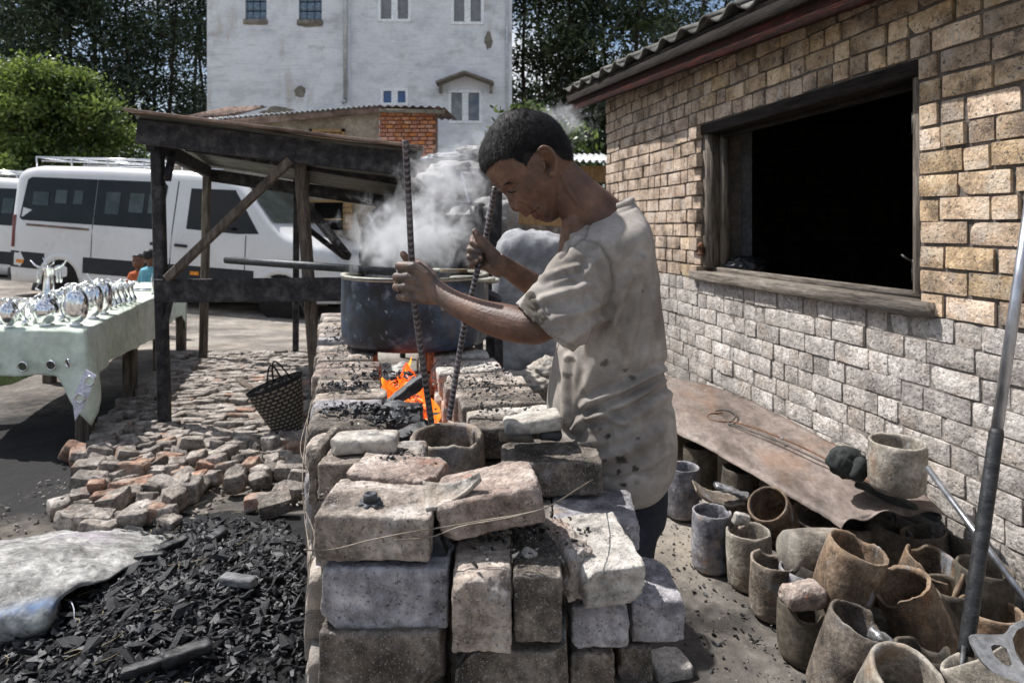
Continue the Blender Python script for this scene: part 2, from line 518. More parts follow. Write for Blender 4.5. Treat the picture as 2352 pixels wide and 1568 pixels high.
def leafmat(name, c1, c2, c3, scale=1.2, tr=.35):
    m = bpy.data.materials.new(name); MAT[name] = m
    m.use_nodes = True
    t = m.node_tree; t.nodes.clear(); N = t.nodes; L = t.links.new
    out = N.new('ShaderNodeOutputMaterial')
    g = N.new('ShaderNodeNewGeometry')
    n = N.new('ShaderNodeTexNoise'); n.inputs['Scale'].default_value = scale; n.inputs['Detail'].default_value = 3
    L(g.outputs['Position'], n.inputs['Vector'])
    ad = N.new('ShaderNodeMath'); ad.operation = 'MULTIPLY_ADD'; ad.inputs[1].default_value = .35
    L(g.outputs['Random Per Island'], ad.inputs[0])
    mm = N.new('ShaderNodeMath'); mm.operation = 'SUBTRACT'; mm.inputs[1].default_value = .17
    L(n.outputs['Fac'], mm.inputs[0]); L(mm.outputs[0], ad.inputs[2])
    rp = N.new('ShaderNodeValToRGB'); e = rp.color_ramp.elements
    e[0].position = .3; e[0].color = rgb(c1); e[1].position = .72; e[1].color = rgb(c3)
    q = e.new(.5); q.color = rgb(c2)
    L(ad.outputs[0], rp.inputs[0])
    d = N.new('ShaderNodeBsdfDiffuse'); tl = N.new('ShaderNodeBsdfTranslucent'); gl = N.new('ShaderNodeBsdfGlossy')
    gl.inputs['Roughness'].default_value = .45
    gl.inputs['Color'].default_value = (.5, .5, .5, 1)
    mx = N.new('ShaderNodeMixShader'); mx.inputs[0].default_value = tr
    m2 = N.new('ShaderNodeMixShader'); m2.inputs[0].default_value = .07
    L(rp.outputs[0], d.inputs[0]); L(rp.outputs[0], tl.inputs[0])
    L(d.outputs[0], mx.inputs[1]); L(tl.outputs[0], mx.inputs[2])
    L(mx.outputs[0], m2.inputs[1]); L(gl.outputs[0], m2.inputs[2])
    L(m2.outputs[0], out.inputs[0])
leafmat('pine_needles', (.012, .020, .012), (.030, .048, .024), (.075, .10, .045), .5, .25)
leafmat('pine_needles_light', (.018, .028, .013), (.05, .07, .028), (.12, .15, .06), .45, .3)
leafmat('bush_leaves', (.025, .045, .012), (.105, .155, .03), (.27, .34, .08), .9, .45)
M('pink_petals', [(.45, .30, .33), (.62, .48, .50)], scale=3, rough=.8, bump=0)

# =================================================================== the ground
def sstep(a, b, v):
    t = min(1, max(0, (v - a) / (b - a))); return t * t * (3 - 2 * t)
def gz(x, y):
    w = sstep(7.0, 11.5, y)
    far = max(-.5, min(.3, -.224 - .051 * (x + 4.2)))
    return w * far
def axis(spans):
    out = []
    for a, b, st in spans:
        n = max(1, round((b - a) / st)); out += [a + (b - a) * i / n for i in range(n)]
    out.append(spans[-1][1]); return out
gx = axis([(-260, -40, 22), (-40, -12, 2), (-12, -5, .35), (-5, 2.6, .045), (2.6, 8, .5), (8, 40, 4), (40, 260, 30)])
gy = axis([(-60, 0, 6), (0, 1.2, .2), (1.2, 5.2, .045), (5.2, 14, .16), (14, 40, 1.2), (40, 400, 30)])
V = []; soot_and_shade = []
heapc = (-1.15, 2.35)
for y in gy:
    for x in gx:
        near = 1 if (-5 < x < 2.6 and 1.2 < y < 8) else .3
        z = gz(x, y) + (noise.fractal(Vector((x * 1.7, y * 1.7, 0)), 1, 2, 3) * .018 + noise.fractal(Vector((x * 9, y * 9, 3)), 1, 2, 3) * .007) * near
        V.append((x, y, z))
        nn = noise.fractal(Vector((x * 2.1, y * 2.1, 5)), 1, 2, 4)
        s = max(0, 1.25 - math.hypot((x - heapc[0]) / 1.15, (y - heapc[1]) / 1.35) + nn * .45)
        s2 = .8 * max(0, 1.15 - math.hypot((x - .75) / .9, (y - 1.7) / 1.6) + nn * .5)
        table_shade = 1.0 * max(0, 1.5 - math.hypot((x + 3.2) / 1.6, (y - 4.1) / 1.5) + nn * .25)  # dark soil with the table's shade painted into it
        soot_and_shade.append(min(1, max(s, s2, table_shade)))
nx = len(gx)
F = [(j * nx + i, j * nx + i + 1, (j + 1) * nx + i + 1, (j + 1) * nx + i) for j in range(len(gy) - 1) for i in range(nx - 1)]
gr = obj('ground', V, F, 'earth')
gr['kind'] = 'structure'
at = gr.data.attributes.new('soot_and_shade', 'FLOAT', 'POINT'); at.data.foreach_set('value', soot_and_shade)  # charcoal soot plus the painted shade around the table
m = MAT['earth']; t = m.node_tree; N = t.nodes; p = N['Principled BSDF']
src = p.inputs['Base Color'].links[0].from_socket
an = N.new('ShaderNodeAttribute'); an.attribute_name = 'soot_and_shade'
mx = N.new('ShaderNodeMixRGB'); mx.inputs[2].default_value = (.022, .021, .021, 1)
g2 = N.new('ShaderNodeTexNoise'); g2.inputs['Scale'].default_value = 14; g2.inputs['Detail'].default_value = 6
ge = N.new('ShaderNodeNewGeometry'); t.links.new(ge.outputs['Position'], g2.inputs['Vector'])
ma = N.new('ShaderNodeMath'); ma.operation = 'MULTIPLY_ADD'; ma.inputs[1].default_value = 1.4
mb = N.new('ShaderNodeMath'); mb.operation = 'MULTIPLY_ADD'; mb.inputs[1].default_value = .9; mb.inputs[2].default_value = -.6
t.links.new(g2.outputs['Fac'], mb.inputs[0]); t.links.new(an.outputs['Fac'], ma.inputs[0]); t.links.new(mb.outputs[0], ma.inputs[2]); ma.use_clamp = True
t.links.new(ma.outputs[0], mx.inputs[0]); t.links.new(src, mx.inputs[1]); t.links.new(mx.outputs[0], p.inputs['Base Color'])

# =================================================================== brick workshop on the right
BA = math.atan2(.9803, -.1975)
bw = thing('brick_workshop', 'tan brick workshop with an open dark window under a tiled eave', 'building', (2.2, 0, 0), rz=BA)
S0, S1 = 1.0, 6.62
WS0, WS1, WZ0, WZ1 = 2.815, 4.70, 1.04, 2.079
PIT = .0945
def bwpart(name, V, F, mat, **k): return obj(name, V, F, mat, bw, local=True, **k)
def slab(name, x0, x1, y0, y1, z0, z1, mat, parent=bw):
    V, F = box(((x0 + x1) / 2, (y0 + y1) / 2, (z0 + z1) / 2), (x1 - x0, y1 - y0, z1 - z0))
    return obj(name, V, F, mat, parent, local=True, smooth=False)
REC = -.012
slab('wall_core', S0, S1, -.30, REC + .005, -.2, WZ0 - .01, 'mortar_pale')
V, F = box(((S0 + S1) / 2, (-.30 + REC) / 2, (WZ1 + 2.5) / 2), (S1 - S0, .30 + REC, 2.5 - WZ1))
V = [(x, y, z + (.06 * (x - 2.8) if z > 2.4 else 0)) for x, y, z in V]
obj('wall_core', V, F, 'mortar', bw, local=True, smooth=False)
def sh(V): return [(x, y, z + .06 * (x - 2.8)) for x, y, z in V]
slab('wall_core', S0, WS0, -.30, REC, WZ0 - .01, WZ1, 'mortar')
slab('wall_core', WS1, S1, -.30, REC, WZ0 - .01, WZ1, 'mortar')
# brick shapes, shared
def bricklib(L, n, wear, cnt, seed):
    out = []
    for i in range(cnt):
        V, F = stone(L + .010 * wear, .11, PIT - .010 + .007 * wear, n=n, r=.0045 + .004 * wear, amp=.0022 + .0020 * wear, seed=seed + i * 3.3, fr=14, chips=(1 if wear < .5 else 2) if i % 2 else 0)
        me = bpy.data.meshes.new('brick'); me.from_pydata(V.tolist(), [], F)
        me.polygons.foreach_set('use_smooth', [True] * len(me.polygons)); me.set_sharp_from_angle(angle=rad(26 + 12 * wear))
        out.append((me, V, F))
    return out
LIB = {}
for wear, key in ((0, 'u'), (1, 'l')):
    LIB[key + 'S'] = bricklib(.215, (7, 2, 4), wear, 9, 1 + wear * 50)
    LIB[key + 'H'] = bricklib(.105, (4, 2, 4), wear, 7, 30 + wear * 50)
rw = random.Random(21)
allb = []
row = 0
z = 0.0
while z < 2.72:
    s = S0 + rw.uniform(-.1, 0)
    rowlock = abs(z - WZ1) < .02
    while s < S1:
        L = .105 if (rw.random() < (1.0 if rowlock and WS0 - .1 < s < WS1 else .42)) else .215
        if rowlock: L = .105 if WS0 - .2 < s < WS1 + .1 else L
        a, b = s, min(s + L, S1)
        s += L + rw.uniform(.010, .017)
        zc = z + PIT / 2
        if WZ0 - .01 < zc < WZ1:
            if a < WS0 < b: b = WS0
            elif a >= WS0 and b <= WS1: continue
            elif a < WS1 < b: a = WS1
            if b - a < .035: continue
        if b - a < .03 or z + PIT > 2.52 + .06 * ((a + b) / 2 - 2.8): continue
        allb.append([a, b, z, zc < 1.0 or (zc < 1.1 and rw.random() < .15 and a > WS1)])
    z += PIT; row += 1
def bright(b):
    a, e, z, low = b
    d = (a + e) / 2 * .98
    vis = 1 if d > 2.15 and not (a < 4 and z < .2) else .15
    return vis * (e - a) * PIT / d ** 2
allb.sort(key=bright, reverse=True)
far_u = MB(); far_l = MB()
for i, (a, b, z, low) in enumerate(allb):
    L = b - a
    key = ('l' if low else 'u') + ('S' if L > .16 else 'H')
    me, V0, F0 = rw.choice(LIB[key])
    nom = .215 if L > .16 else .105
    c = ((a + b) / 2, -.055 + rw.gauss(0, .0030), z + PIT / 2 + rw.gauss(0, .0018) + .009 * noise.noise(Vector((a * .9, z * 1.3, 4))))
    flip = rw.random() < .5
    rot = (rw.gauss(0, .016), rw.gauss(0, .012), rw.gauss(0, .016) + (math.pi if flip else 0))
    sc = (L / nom, 1, 1)
    if i < 298:
        if not me.materials: me.materials.append(MAT['wall_brick_pale' if low else 'wall_brick'])
        o = bpy.data.objects.new('brick', me); COL.objects.link(o); o.parent = bw
        o.location = c; o.rotation_euler = rot; o.scale = sc
    else:
        (far_l if low else far_u).add(place(V0 * np.array(sc), c, rot), F0)
for mb_, mt in ((far_u, 'wall_brick'), (far_l, 'wall_brick_pale')):
    V, F = mb_.vf()
    if len(V):
        o = bwpart('bricks_beyond', V, F, mt, sharp=30); o['kind'] = 'stuff'
# brick headers on the reveals of the window and the gable corner
mbc = MB()
for r_ in range(28):
    V0, F0 = LIB['uS'][r_ % 7][1:]
    mbc.add(place(V0, (S1 - .045, -.14, r_ * PIT + PIT / 2), (0, 0, rad(90))), F0)
for r_ in range(11):
    V0, F0 = LIB['uH' if r_ % 2 else 'uS'][r_ % 6][1:]
    mbc.add(place(V0, (WS1 + .052, -.075, WZ0 + r_ * PIT + PIT / 2), (0, 0, rad(90))), F0)
o = bwpart('reveal_bricks', *mbc.vf(), 'wall_brick', sharp=30); o['kind'] = 'stuff'
# inside the workshop
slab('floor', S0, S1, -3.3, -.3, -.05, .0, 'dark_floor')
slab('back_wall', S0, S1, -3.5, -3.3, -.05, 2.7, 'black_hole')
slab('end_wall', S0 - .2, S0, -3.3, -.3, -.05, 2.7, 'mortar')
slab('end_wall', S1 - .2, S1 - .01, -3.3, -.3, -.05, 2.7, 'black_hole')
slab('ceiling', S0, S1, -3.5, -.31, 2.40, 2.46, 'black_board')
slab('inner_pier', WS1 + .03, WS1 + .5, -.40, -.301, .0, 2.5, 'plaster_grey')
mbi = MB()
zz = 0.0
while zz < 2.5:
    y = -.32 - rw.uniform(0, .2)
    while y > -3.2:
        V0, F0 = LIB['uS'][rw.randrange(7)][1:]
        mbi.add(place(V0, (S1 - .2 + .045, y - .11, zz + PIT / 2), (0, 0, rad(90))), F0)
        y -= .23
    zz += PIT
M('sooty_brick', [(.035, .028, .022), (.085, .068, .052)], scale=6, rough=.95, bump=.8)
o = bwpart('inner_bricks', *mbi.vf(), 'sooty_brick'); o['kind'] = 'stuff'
# window frame
wf = obj('window_frame', *bbox(((WS0 + WS1) / 2 - .0, -.03, WZ0 + .028), (WS1 - WS0 + .16, .15, .06)), 'old_wood', bw, local=True)
def wpart(name, c, size, mat='old_wood', rot=None):
    V, F = bbox(c, size, rot, .06); return obj(name, V, F, mat, wf, local=True)
wpart('sill_strip', ((WS0 + WS1) / 2, -.075, WZ0 + .072), (WS1 - WS0 - .03, .03, .03))
wpart('head_beam', ((WS0 + WS1) / 2, -.055, WZ1 - .035), (WS1 - WS0 - .004, .11, .065), 'black_board')
wpart('head_strip', ((WS0 + WS1) / 2, -.12, WZ1 - .08), (WS1 - WS0 - .1, .03, .03), 'black_board')
wpart('jamb', (WS1 - .036, -.065, (WZ0 + WZ1) / 2 + .02), (.065, .10, WZ1 - WZ0 - .12), 'old_wood_v')
wpart('jamb', (WS1 - .085, -.13, (WZ0 + WZ1) / 2 + .02), (.04, .05, WZ1 - WZ0 - .13), 'old_wood_v')
wpart('jamb', (WS0 + .028, -.065, (WZ0 + WZ1) / 2 + .02), (.05, .09, WZ1 - WZ0 - .12), 'old_wood_v')
M('iron', [(.05, .048, .046), (.12, .11, .10)], scale=12, rough=.6, bump=.3, metal=.6)
M('rust', [(.10, .05, .03), (.22, .12, .07)], scale=18, rough=.85, bump=.5, metal=.3)
for zq in (1.17, 1.78):
    V, F = tube([(WS0 + .06, -.03, zq), (WS0 + .06, -.03, zq + .09)], .008, 8); obj('hinge', V, F, 'iron', wf, local=True)
V, F = tube([(WS0 + .06, -.03, 1.25), (WS0 + .075, -.0, 1.27), (WS0 + .09, .0, 1.28)], .005, 6); obj('hook', V, F, 'iron', wf, local=True)
V, F = lathe([(.0, 0), (.028, .002), (.03, .012), (.018, .02), (.014, .05), (.022, .055), (.02, .075), (.006, .09), (.0, .092)], 12, (WS1 - .03, .012, 1.20)); obj('latch', V, F, 'rust', wf, local=True)
# fascia, deck, tiles
ES0, ES1 = .9, 7.1
for nm, yy, z0, z1, mt, th in (('fascia_board', .205, 2.295, 2.385, 'red_board', .03), ('fascia_board', .222, 2.385, 2.45, 'black_board', .05), ('soffit_board', .10, 2.40, 2.43, 'black_board', .20)):
    V, F = bbox(((ES0 + ES1) / 2, yy, (z0 + z1) / 2), (ES1 - ES0, th, z1 - z0), None, .08)
    o = obj(nm, sh(V), F, mt, bw, local=True)
pit = rad(24)
V, F = box((0, 0, 0), (ES1 - ES0, 3.8, .04), (-pit, 0, 0))
V = np.array(V) + np.array([(ES0 + ES1) / 2, .24 - 1.9 * math.cos(pit), 2.455 + 1.9 * math.sin(pit)])
obj('roof_deck', sh(V), F, 'black_board', bw, local=True, smooth=False)
for z0 in (0,):   # barge board at the far gable end
    V, F = bbox((0, 0, 0), (.04, 3.8, .13), (-pit, 0, 0), .08)
    V = np.array(V) + np.array([ES1 + .02, .22 - 1.9 * math.cos(pit), 2.39 + 1.9 * math.sin(pit)])
    obj('barge_board', sh(V), F, 'red_board', bw, local=True)
def tile_mesh(seed):
    V = []; F = []
    nx_, ny_ = 12, 3
    W_, L_ = .33, .38
    for side in (0, 1):
        for j in range(ny_ + 1):
            for i in range(nx_ + 1):
                u = i / nx_
                x = (u - .5) * W_
                zz = .030 * math.sin(u * 2 * math.pi + .3) + .012 * u + (.016 if not side else 0) + fbm((x, j * .1, side), 14, 2, seed) * .003
                V.append((x, -j / ny_ * L_, zz))
    k = (nx_ + 1) * (ny_ + 1)
    for j in range(ny_):
        for i in range(nx_):
            a = j * (nx_ + 1) + i
            F.append((a, a + nx_ + 1, a + nx_ + 2, a + 1)); F.append((k + a, k + a + 1, k + a + nx_ + 2, k + a + nx_ + 1))
    def rim(l):
        for a, b in zip(l, l[1:]): F.append((a, b, b + k, a + k))
    rim([i for i in range(nx_ + 1)]); rim([ny_ * (nx_ + 1) + i for i in range(nx_, -1, -1)])
    rim([j * (nx_ + 1) for j in range(ny_, -1, -1)]); rim([j * (nx_ + 1) + nx_ for j in range(ny_ + 1)])
    me = bpy.data.meshes.new('roof_tile'); me.from_pydata(V, [], F); me.materials.append(MAT['roof_tile'])
    me.polygons.foreach_set('use_smooth', [True] * len(me.polygons)); return me
tm = [tile_mesh(i * 4.1) for i in range(4)]
for rowi in range(3):
    s = ES0
    while s < ES1 + .05:
        o = bpy.data.objects.new('roof_tile', rw.choice(tm)); COL.objects.link(o); o.parent = bw
        yy = .265 - rowi * .30 * math.cos(pit) + rw.uniform(-.012, .012)
        o.location = (s, yy, 2.492 + rowi * .30 * math.sin(pit) + rowi * .004 + rw.uniform(-.003, .005) + .06 * (s - 2.8))
        o.rotation_euler = (-pit + rw.uniform(.04, .09), rw.uniform(-.03, .03) - .06, rw.uniform(-.03, .03))
        s += .300

# =================================================================== walls with openings (far buildings)
def holed(x0, x1, z0, z1, holes, y=0.0, rev=.12):
    xs = sorted(set([x0, x1] + [v for h in holes for v in h[:2]])); zs = sorted(set([z0, z1] + [v for h in holes for v in h[2:4]]))
    V = []; F = []
    def q(*p):
        k = len(V); V.extend(p); F.append((k, k + 1, k + 2, k + 3))
    for i in range(len(xs) - 1):
        for j in range(len(zs) - 1):
            a, b, c, d = xs[i], xs[i + 1], zs[j], zs[j + 1]
            if any(h[0] <= a and b <= h[1] and h[2] <= c and d <= h[3] for h in holes): continue
            q((a, y, c), (b, y, c), (b, y, d), (a, y, d))
    for h in holes:
        a, b, c, d = h[:4]
        q((a, y, c), (a, y, d), (a, y + rev, d), (a, y + rev, c)); q((b, y, c), (b, y + rev, c), (b, y + rev, d), (b, y, d))
        q((a, y, c), (a, y + rev, c), (b, y + rev, c), (b, y, c)); q((a, y, d), (b, y, d), (b, y + rev, d), (a, y + rev, d))
    return V, F
def hx(px, d): return (px - 1176) / FP * d
def hz(py, d): return CAMZ - (py - 519) / FP * d
HD = 22.0
wh = thing('white_house', 'tall whitewashed house with stained plaster and small windows', 'building', (hx(828, HD), HD, -.3))
XM = hx(806, HD)
XL, XR = hx(481, HD), hx(1176, HD)
def win(px0, px1, py0, py1, d=HD): return (hx(px0, d), hx(px1, d), hz(py1, d), hz(py0, d))
D2 = HD - .18
left_h = [(hx(563, D2), hx(612, D2), hz(46, D2), hz(-62, D2)), (hx(686, D2), hx(739, D2), hz(47, D2), hz(-62, D2))]
right_h = [win(868, 944, -62, 51), win(1036, 1111, -62, 57), win(874, 938, 203, 243), win(1030, 1107, 207, 284)]
V, F = holed(XL, XM, -.5, 12.5, left_h, D2, .2); obj('wall', V, F, 'house_plaster', wh, smooth=False)
V, F = holed(XM, XR, -.5, 12.5, right_h, HD, .2); obj('wall', V, F, 'house_plaster', wh, smooth=False)
V, F = box(((XL + XR) / 2, HD + 3.7, 6), (XR - XL - .04, 7, 13.1)); obj('body', V, F, 'house_plaster', wh, smooth=False)
V = [(XM, D2, -.5), (XM, HD, -.5), (XM, HD, 12.5), (XM, D2, 12.5), (XL, D2, -.5), (XL, HD + .3, -.5), (XL, HD + .3, 12.5), (XL, D2, 12.5)]
obj('corner', V, [(0, 1, 2, 3), (7, 6, 5, 4)], 'house_plaster', wh, smooth=False)
V, F = box(((XL + XR) / 2, HD + 3.5, 12.75), (XR - XL + .8, 8.4, .3)); obj('roof', V, F, 'rust_sheet', wh, smooth=False)
V, F = tube([(XM - .12, D2 - .07, hz(232, D2)), (XM - .12, D2 - .07, 12.4)], .07, 10)
V2, F2 = tube([(XM - .12, D2 - .07, hz(232, D2)), (XM - .2, D2 - .12, hz(238, D2))], .07, 10)
mbp = MB().add(V, F).add(V2, F2); mbp.build('downpipe', 'zinc', wh)
V, F = tube([(XR - .16, HD - .05, 1.0), (XR - .16, HD - .05, 12.4)], .04, 8); obj('downpipe', V, F, 'zinc', wh)
for (a, b, c, d) in left_h:
    fr = MB().box(((a + b) / 2, D2 + .14, (c + d) / 2), (b - a, .06, d - c)).build('glass_block_window', 'black_hole', wh, smooth=False)
    for i in range(3):
        for j in range(5):
            V, F = bbox((a + (i + .5) * (b - a) / 3, D2 + .10, c + (j + .5) * (d - c) / 5), ((b - a) / 3 - .02, .06, (d - c) / 5 - .03), None, .2)
            obj('glass_block', V, F, 'glass_block', fr)
    V, F = stone(b - a + .1, .1, .16, n=(8, 3, 3), amp=.02, r=.03, seed=a); obj('sill', place(V, ((a + b) / 2, D2 - .01, c - .07)), F, 'stain_grey', wh)
for k, (a, b, c, d) in enumerate(right_h):
    f = MB()
    w = .09
    f.box(((a + b) / 2, HD + .04, c + w / 2), (b - a, .14, w)).box(((a + b) / 2, HD + .04, d - w / 2), (b - a, .14, w))
    f.box((a + w / 2, HD + .045, (c + d) / 2), (w, .14, d - c)).box((b - w / 2, HD + .045, (c + d) / 2), (w, .14, d - c))
    f.box(((a + b) / 2, HD + .05, (c + d) / 2), (.2, .12, d - c))
    fr = f.build('window', 'window_white', wh, smooth=False)
    mt = ['curtain_grey', 'curtain_grey', 'window_blue', 'window_reflect'][k]
    for (u, v) in ((a + w, (a + b) / 2 - .1), ((a + b) / 2 + .1, b - w)):
        V, F = box(((u + v) / 2, HD + .09, (c + d) / 2), (v - u, .02, d - c - w)); obj('pane', V, F, mt, fr, smooth=False)
cp = [W(1004, 196, HD - .02), W(1030, 186, HD - .02), W(1068, 172, HD - .02), W(1108, 186, HD - .02), W(1134, 196, HD - .02)]
f = MB()
for a, b in zip(cp, cp[1:]): f.add(*bar(a + Vector((0, -.22, 0)), b + Vector((0, -.22, 0)), .5, .07))
for px in (1012, 1128): f.box(W(px, 203, HD - .15), (.09, .2, .3))
f.build('window_canopy', 'stain_grey', wh, smooth=False)
def blotch(name, px, py, rx, rz, d, mat, seed, par):
    V = [tuple(W(px, py, d))]; n = 28
    for i in range(n):
        a = 2 * math.pi * i / n
        q = 1 + .35 * noise.noise(Vector((math.cos(a) * 2 + seed, math.sin(a) * 2, seed)))
        V.append(tuple(W(px + rx * q * math.cos(a), py + rz * q * math.sin(a), d)))
    obj(name, V, [(0, i + 1, (i + 1) % n + 1) for i in range(n)], mat, par, smooth=False)
blotch('round_patch', 689, 211, 13, 13, D2 - .012, 'stain_grey', 1, wh)
blotch('crack_patch', 1122, 92, 9, 20, HD - .012, 'stain_grey', 5, wh)
blotch('damp_patch', 640, 262, 42, 17, D2 - .016, 'stain_grey', 9, wh)
blotch('damp_patch', 712, 56, 30, 7, D2 - .014, 'stain_grey', 3, wh)

# =================================================================== tan shed with orange brick end
SD = 14.0
sh = thing('tan_shed', 'low tan plastered shed with an orange brick end and a corrugated roof', 'building', (hx(700, SD), SD, -.3))
dx0, dx1 = hx(400, SD), hx(871, SD)
hl = [(hx(717, SD), hx(787, SD), hz(345, SD), hz(297, SD)), (hx(716, SD), hx(792, SD), hz(529, SD), hz(465, SD))]
V, F = holed(dx0, dx1, -.6, hz(244, SD) - .02, hl, SD, .2)
V = [(x, y, min(z, hz(246, SD) - (dx1 - x) * .062)) if z > 3.4 else (x, y, z) for (x, y, z) in V]
obj('wall', V, F, 'tan_plaster', sh, smooth=False)
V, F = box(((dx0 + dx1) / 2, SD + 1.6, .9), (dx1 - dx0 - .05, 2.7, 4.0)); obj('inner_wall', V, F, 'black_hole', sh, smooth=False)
a, b, c, d = hl[0]
f = MB()
f.box(((a + b) / 2, SD - .01, d - .03), (b - a + .1, .08, .06)).box((a - .02, SD - .01, (c + d) / 2), (.06, .08, d - c)).box((b + .02, SD - .01, (c + d) / 2), (.06, .08, d - c))
fr = f.build('window_frame', 'shutter_wood', sh, smooth=False)
n = 6
for i in range(n):
    V, F = bbox((a + (i + .5) * (b - a) / n, SD + .03, (c + d) / 2), ((b - a) / n - .012, .03, d - c), None, .2); obj('shutter_board', V, F, 'shutter_wood', fr)
a, b, c, d = hl[1]
sx0 = hx(790, SD); sx1 = hx(812, SD)
sf = MB().box(((sx0 + sx1) / 2, SD - .05, (c + d) / 2), (.03, .03, d - c)).build('open_shutter', 'shutter_wood', sh, smooth=False)
for i in range(5):
    zz = c + (i + .5) * (d - c) / 5
    V, F = bbox(((sx0 + sx1) / 2, SD - .07, zz), (sx1 - sx0, .03, (d - c) / 5 - .012), None, .2); obj('shutter_board', V, F, 'shutter_wood', sf)
f = MB().box(((a + b) / 2, SD - .0, (c + d) / 2 - .06), (b - a, .05, .03)).box(((a + b) / 2, SD - .01, d + .03), (b - a + .3, .07, .05))
f.build('window_bar', 'shutter_wood', sh, smooth=False)
# orange brick end wall, further forward on the right
E0, E1 = hx(872, SD), hx(1003, SD)
EZ1 = hz(258, SD)
V, F = box(((E0 + E1) / 2, SD + .12, EZ1 / 2 - .3), (E1 - E0, .2, EZ1 + .6)); obj('end_wall', V, F, 'orange_mortar', sh, smooth=False)
ob = []
for i in range(4):
    V0, F0 = stone(.15, .06, .068, n=(3, 1, 2), r=.008, amp=.004, seed=i * 7 + 200)
    me = bpy.data.meshes.new('brick'); me.from_pydata(V0.tolist(), [], F0); me.materials.append(MAT['orange_brick']); ob.append(me)
zz = hz(345, SD) - .1; r_ = 0; cnt = 0
while zz < EZ1 - .03:
    x = E0 + (.04 if r_ % 2 else .09)
    while x < E1 - .05:
        o = bpy.data.objects.new('brick', rw.choice(ob)); COL.objects.link(o); o.parent = sh
        o.location = Vector((x, SD + rw.uniform(-.004, .01), zz)) - sh.location
        o.rotation_euler = (0, rw.gauss(0, .02), 0)
        x += .163; cnt += 1
    zz += .083; r_ += 1
    if cnt > 285: break
# corrugated roof edge
def corrug(p0, p1, dv, n, amp, th=.0, seg=8):
    """corrugated sheet from edge p0-p1 running along vector dv"""
    p0 = Vector(p0); p1 = Vector(p1); dv = Vector(dv)
    up = (p1 - p0).cross(dv).normalized()
    if up.z < 0: up = -up
    V = []; m = n * seg
    for i in range(m + 1):
        u = i / m; off = up * amp * math.sin(2 * math.pi * n * u)
        for l in range(2): V.append(p0.lerp(p1, u) + off + dv * l)
    F = [(2 * i, 2 * i + 2, 2 * i + 3, 2 * i + 1) for i in range(m)]
    k = len(V)
    V += [v - up * .006 for v in V]
    F += [(k + 2 * i + 1, k + 2 * i + 3, k + 2 * i + 2, k + 2 * i) for i in range(m)]
    F += [(2 * i, k + 2 * i, k + 2 * i + 2, 2 * i + 2) for i in range(m)]
    F += [(2 * i + 3, k + 2 * i + 3, k + 2 * i + 1, 2 * i + 1) for i in range(m)]
    return [tuple(v) for v in V], F
a = W(418, 279, SD - .3); b = W(868, 241, SD - .3)
obj('roof_sheet', *corrug(a, b, (0, 3.4, .35), 38, .022), 'zinc', sh)
obj('roof_beam', *bar(a + Vector((0, .1, -.09)), b + Vector((0, .1, -.09)), .08, .13), 'rust_sheet', sh)
a = W(868, 243, SD - .3); b = W(1020, 246, SD - .3)
obj('roof_sheet', *corrug(a, b, (0, 3.2, .25), 8, .02), 'rust_sheet', sh)
obj('roof_beam', *bar(a + Vector((0, .1, -.08)), b + Vector((0, .1, -.08)), .1, .08), 'stain_grey', sh)
# small red roof further left
rr_ = thing('red_roofed_hut', 'small hut with a faded red sheet roof beyond the van', 'building', (hx(450, 19), 19, -.3))
obj('roof', *corrug(W(415, 272, 18), W(520, 268, 18), (0, 3, .8), 6, .04), 'rust_sheet', rr_)
V, F = box((hx(467, 19), 20, 1.6), (1.2, 2, 4)); obj('wall', V, F, 'tan_plaster', rr_, smooth=False)
# tin roof by the corner of the workshop
tr_ = thing('tin_roofed_shelter', 'low shelter with a bright corrugated tin roof beside the workshop corner', 'shelter', (hx(1350, 9), 9.2, 0))
obj('roof', *corrug(W(1290, 368, 9), W(1430, 372, 8.8), (0, 1.6, .25), 9, .025), 'zinc', tr_)
V, F = box(W(1355, 400, 9.3), (.9, .05, .22)); obj('board', V, F, 'shutter_wood', tr_, smooth=False)
for px in (1310, 1400):
    p = W(px, 385, 9.3); obj('post', *bar(p, (p.x, p.y, -.1), .08, .08), 'old_wood_v', tr_)

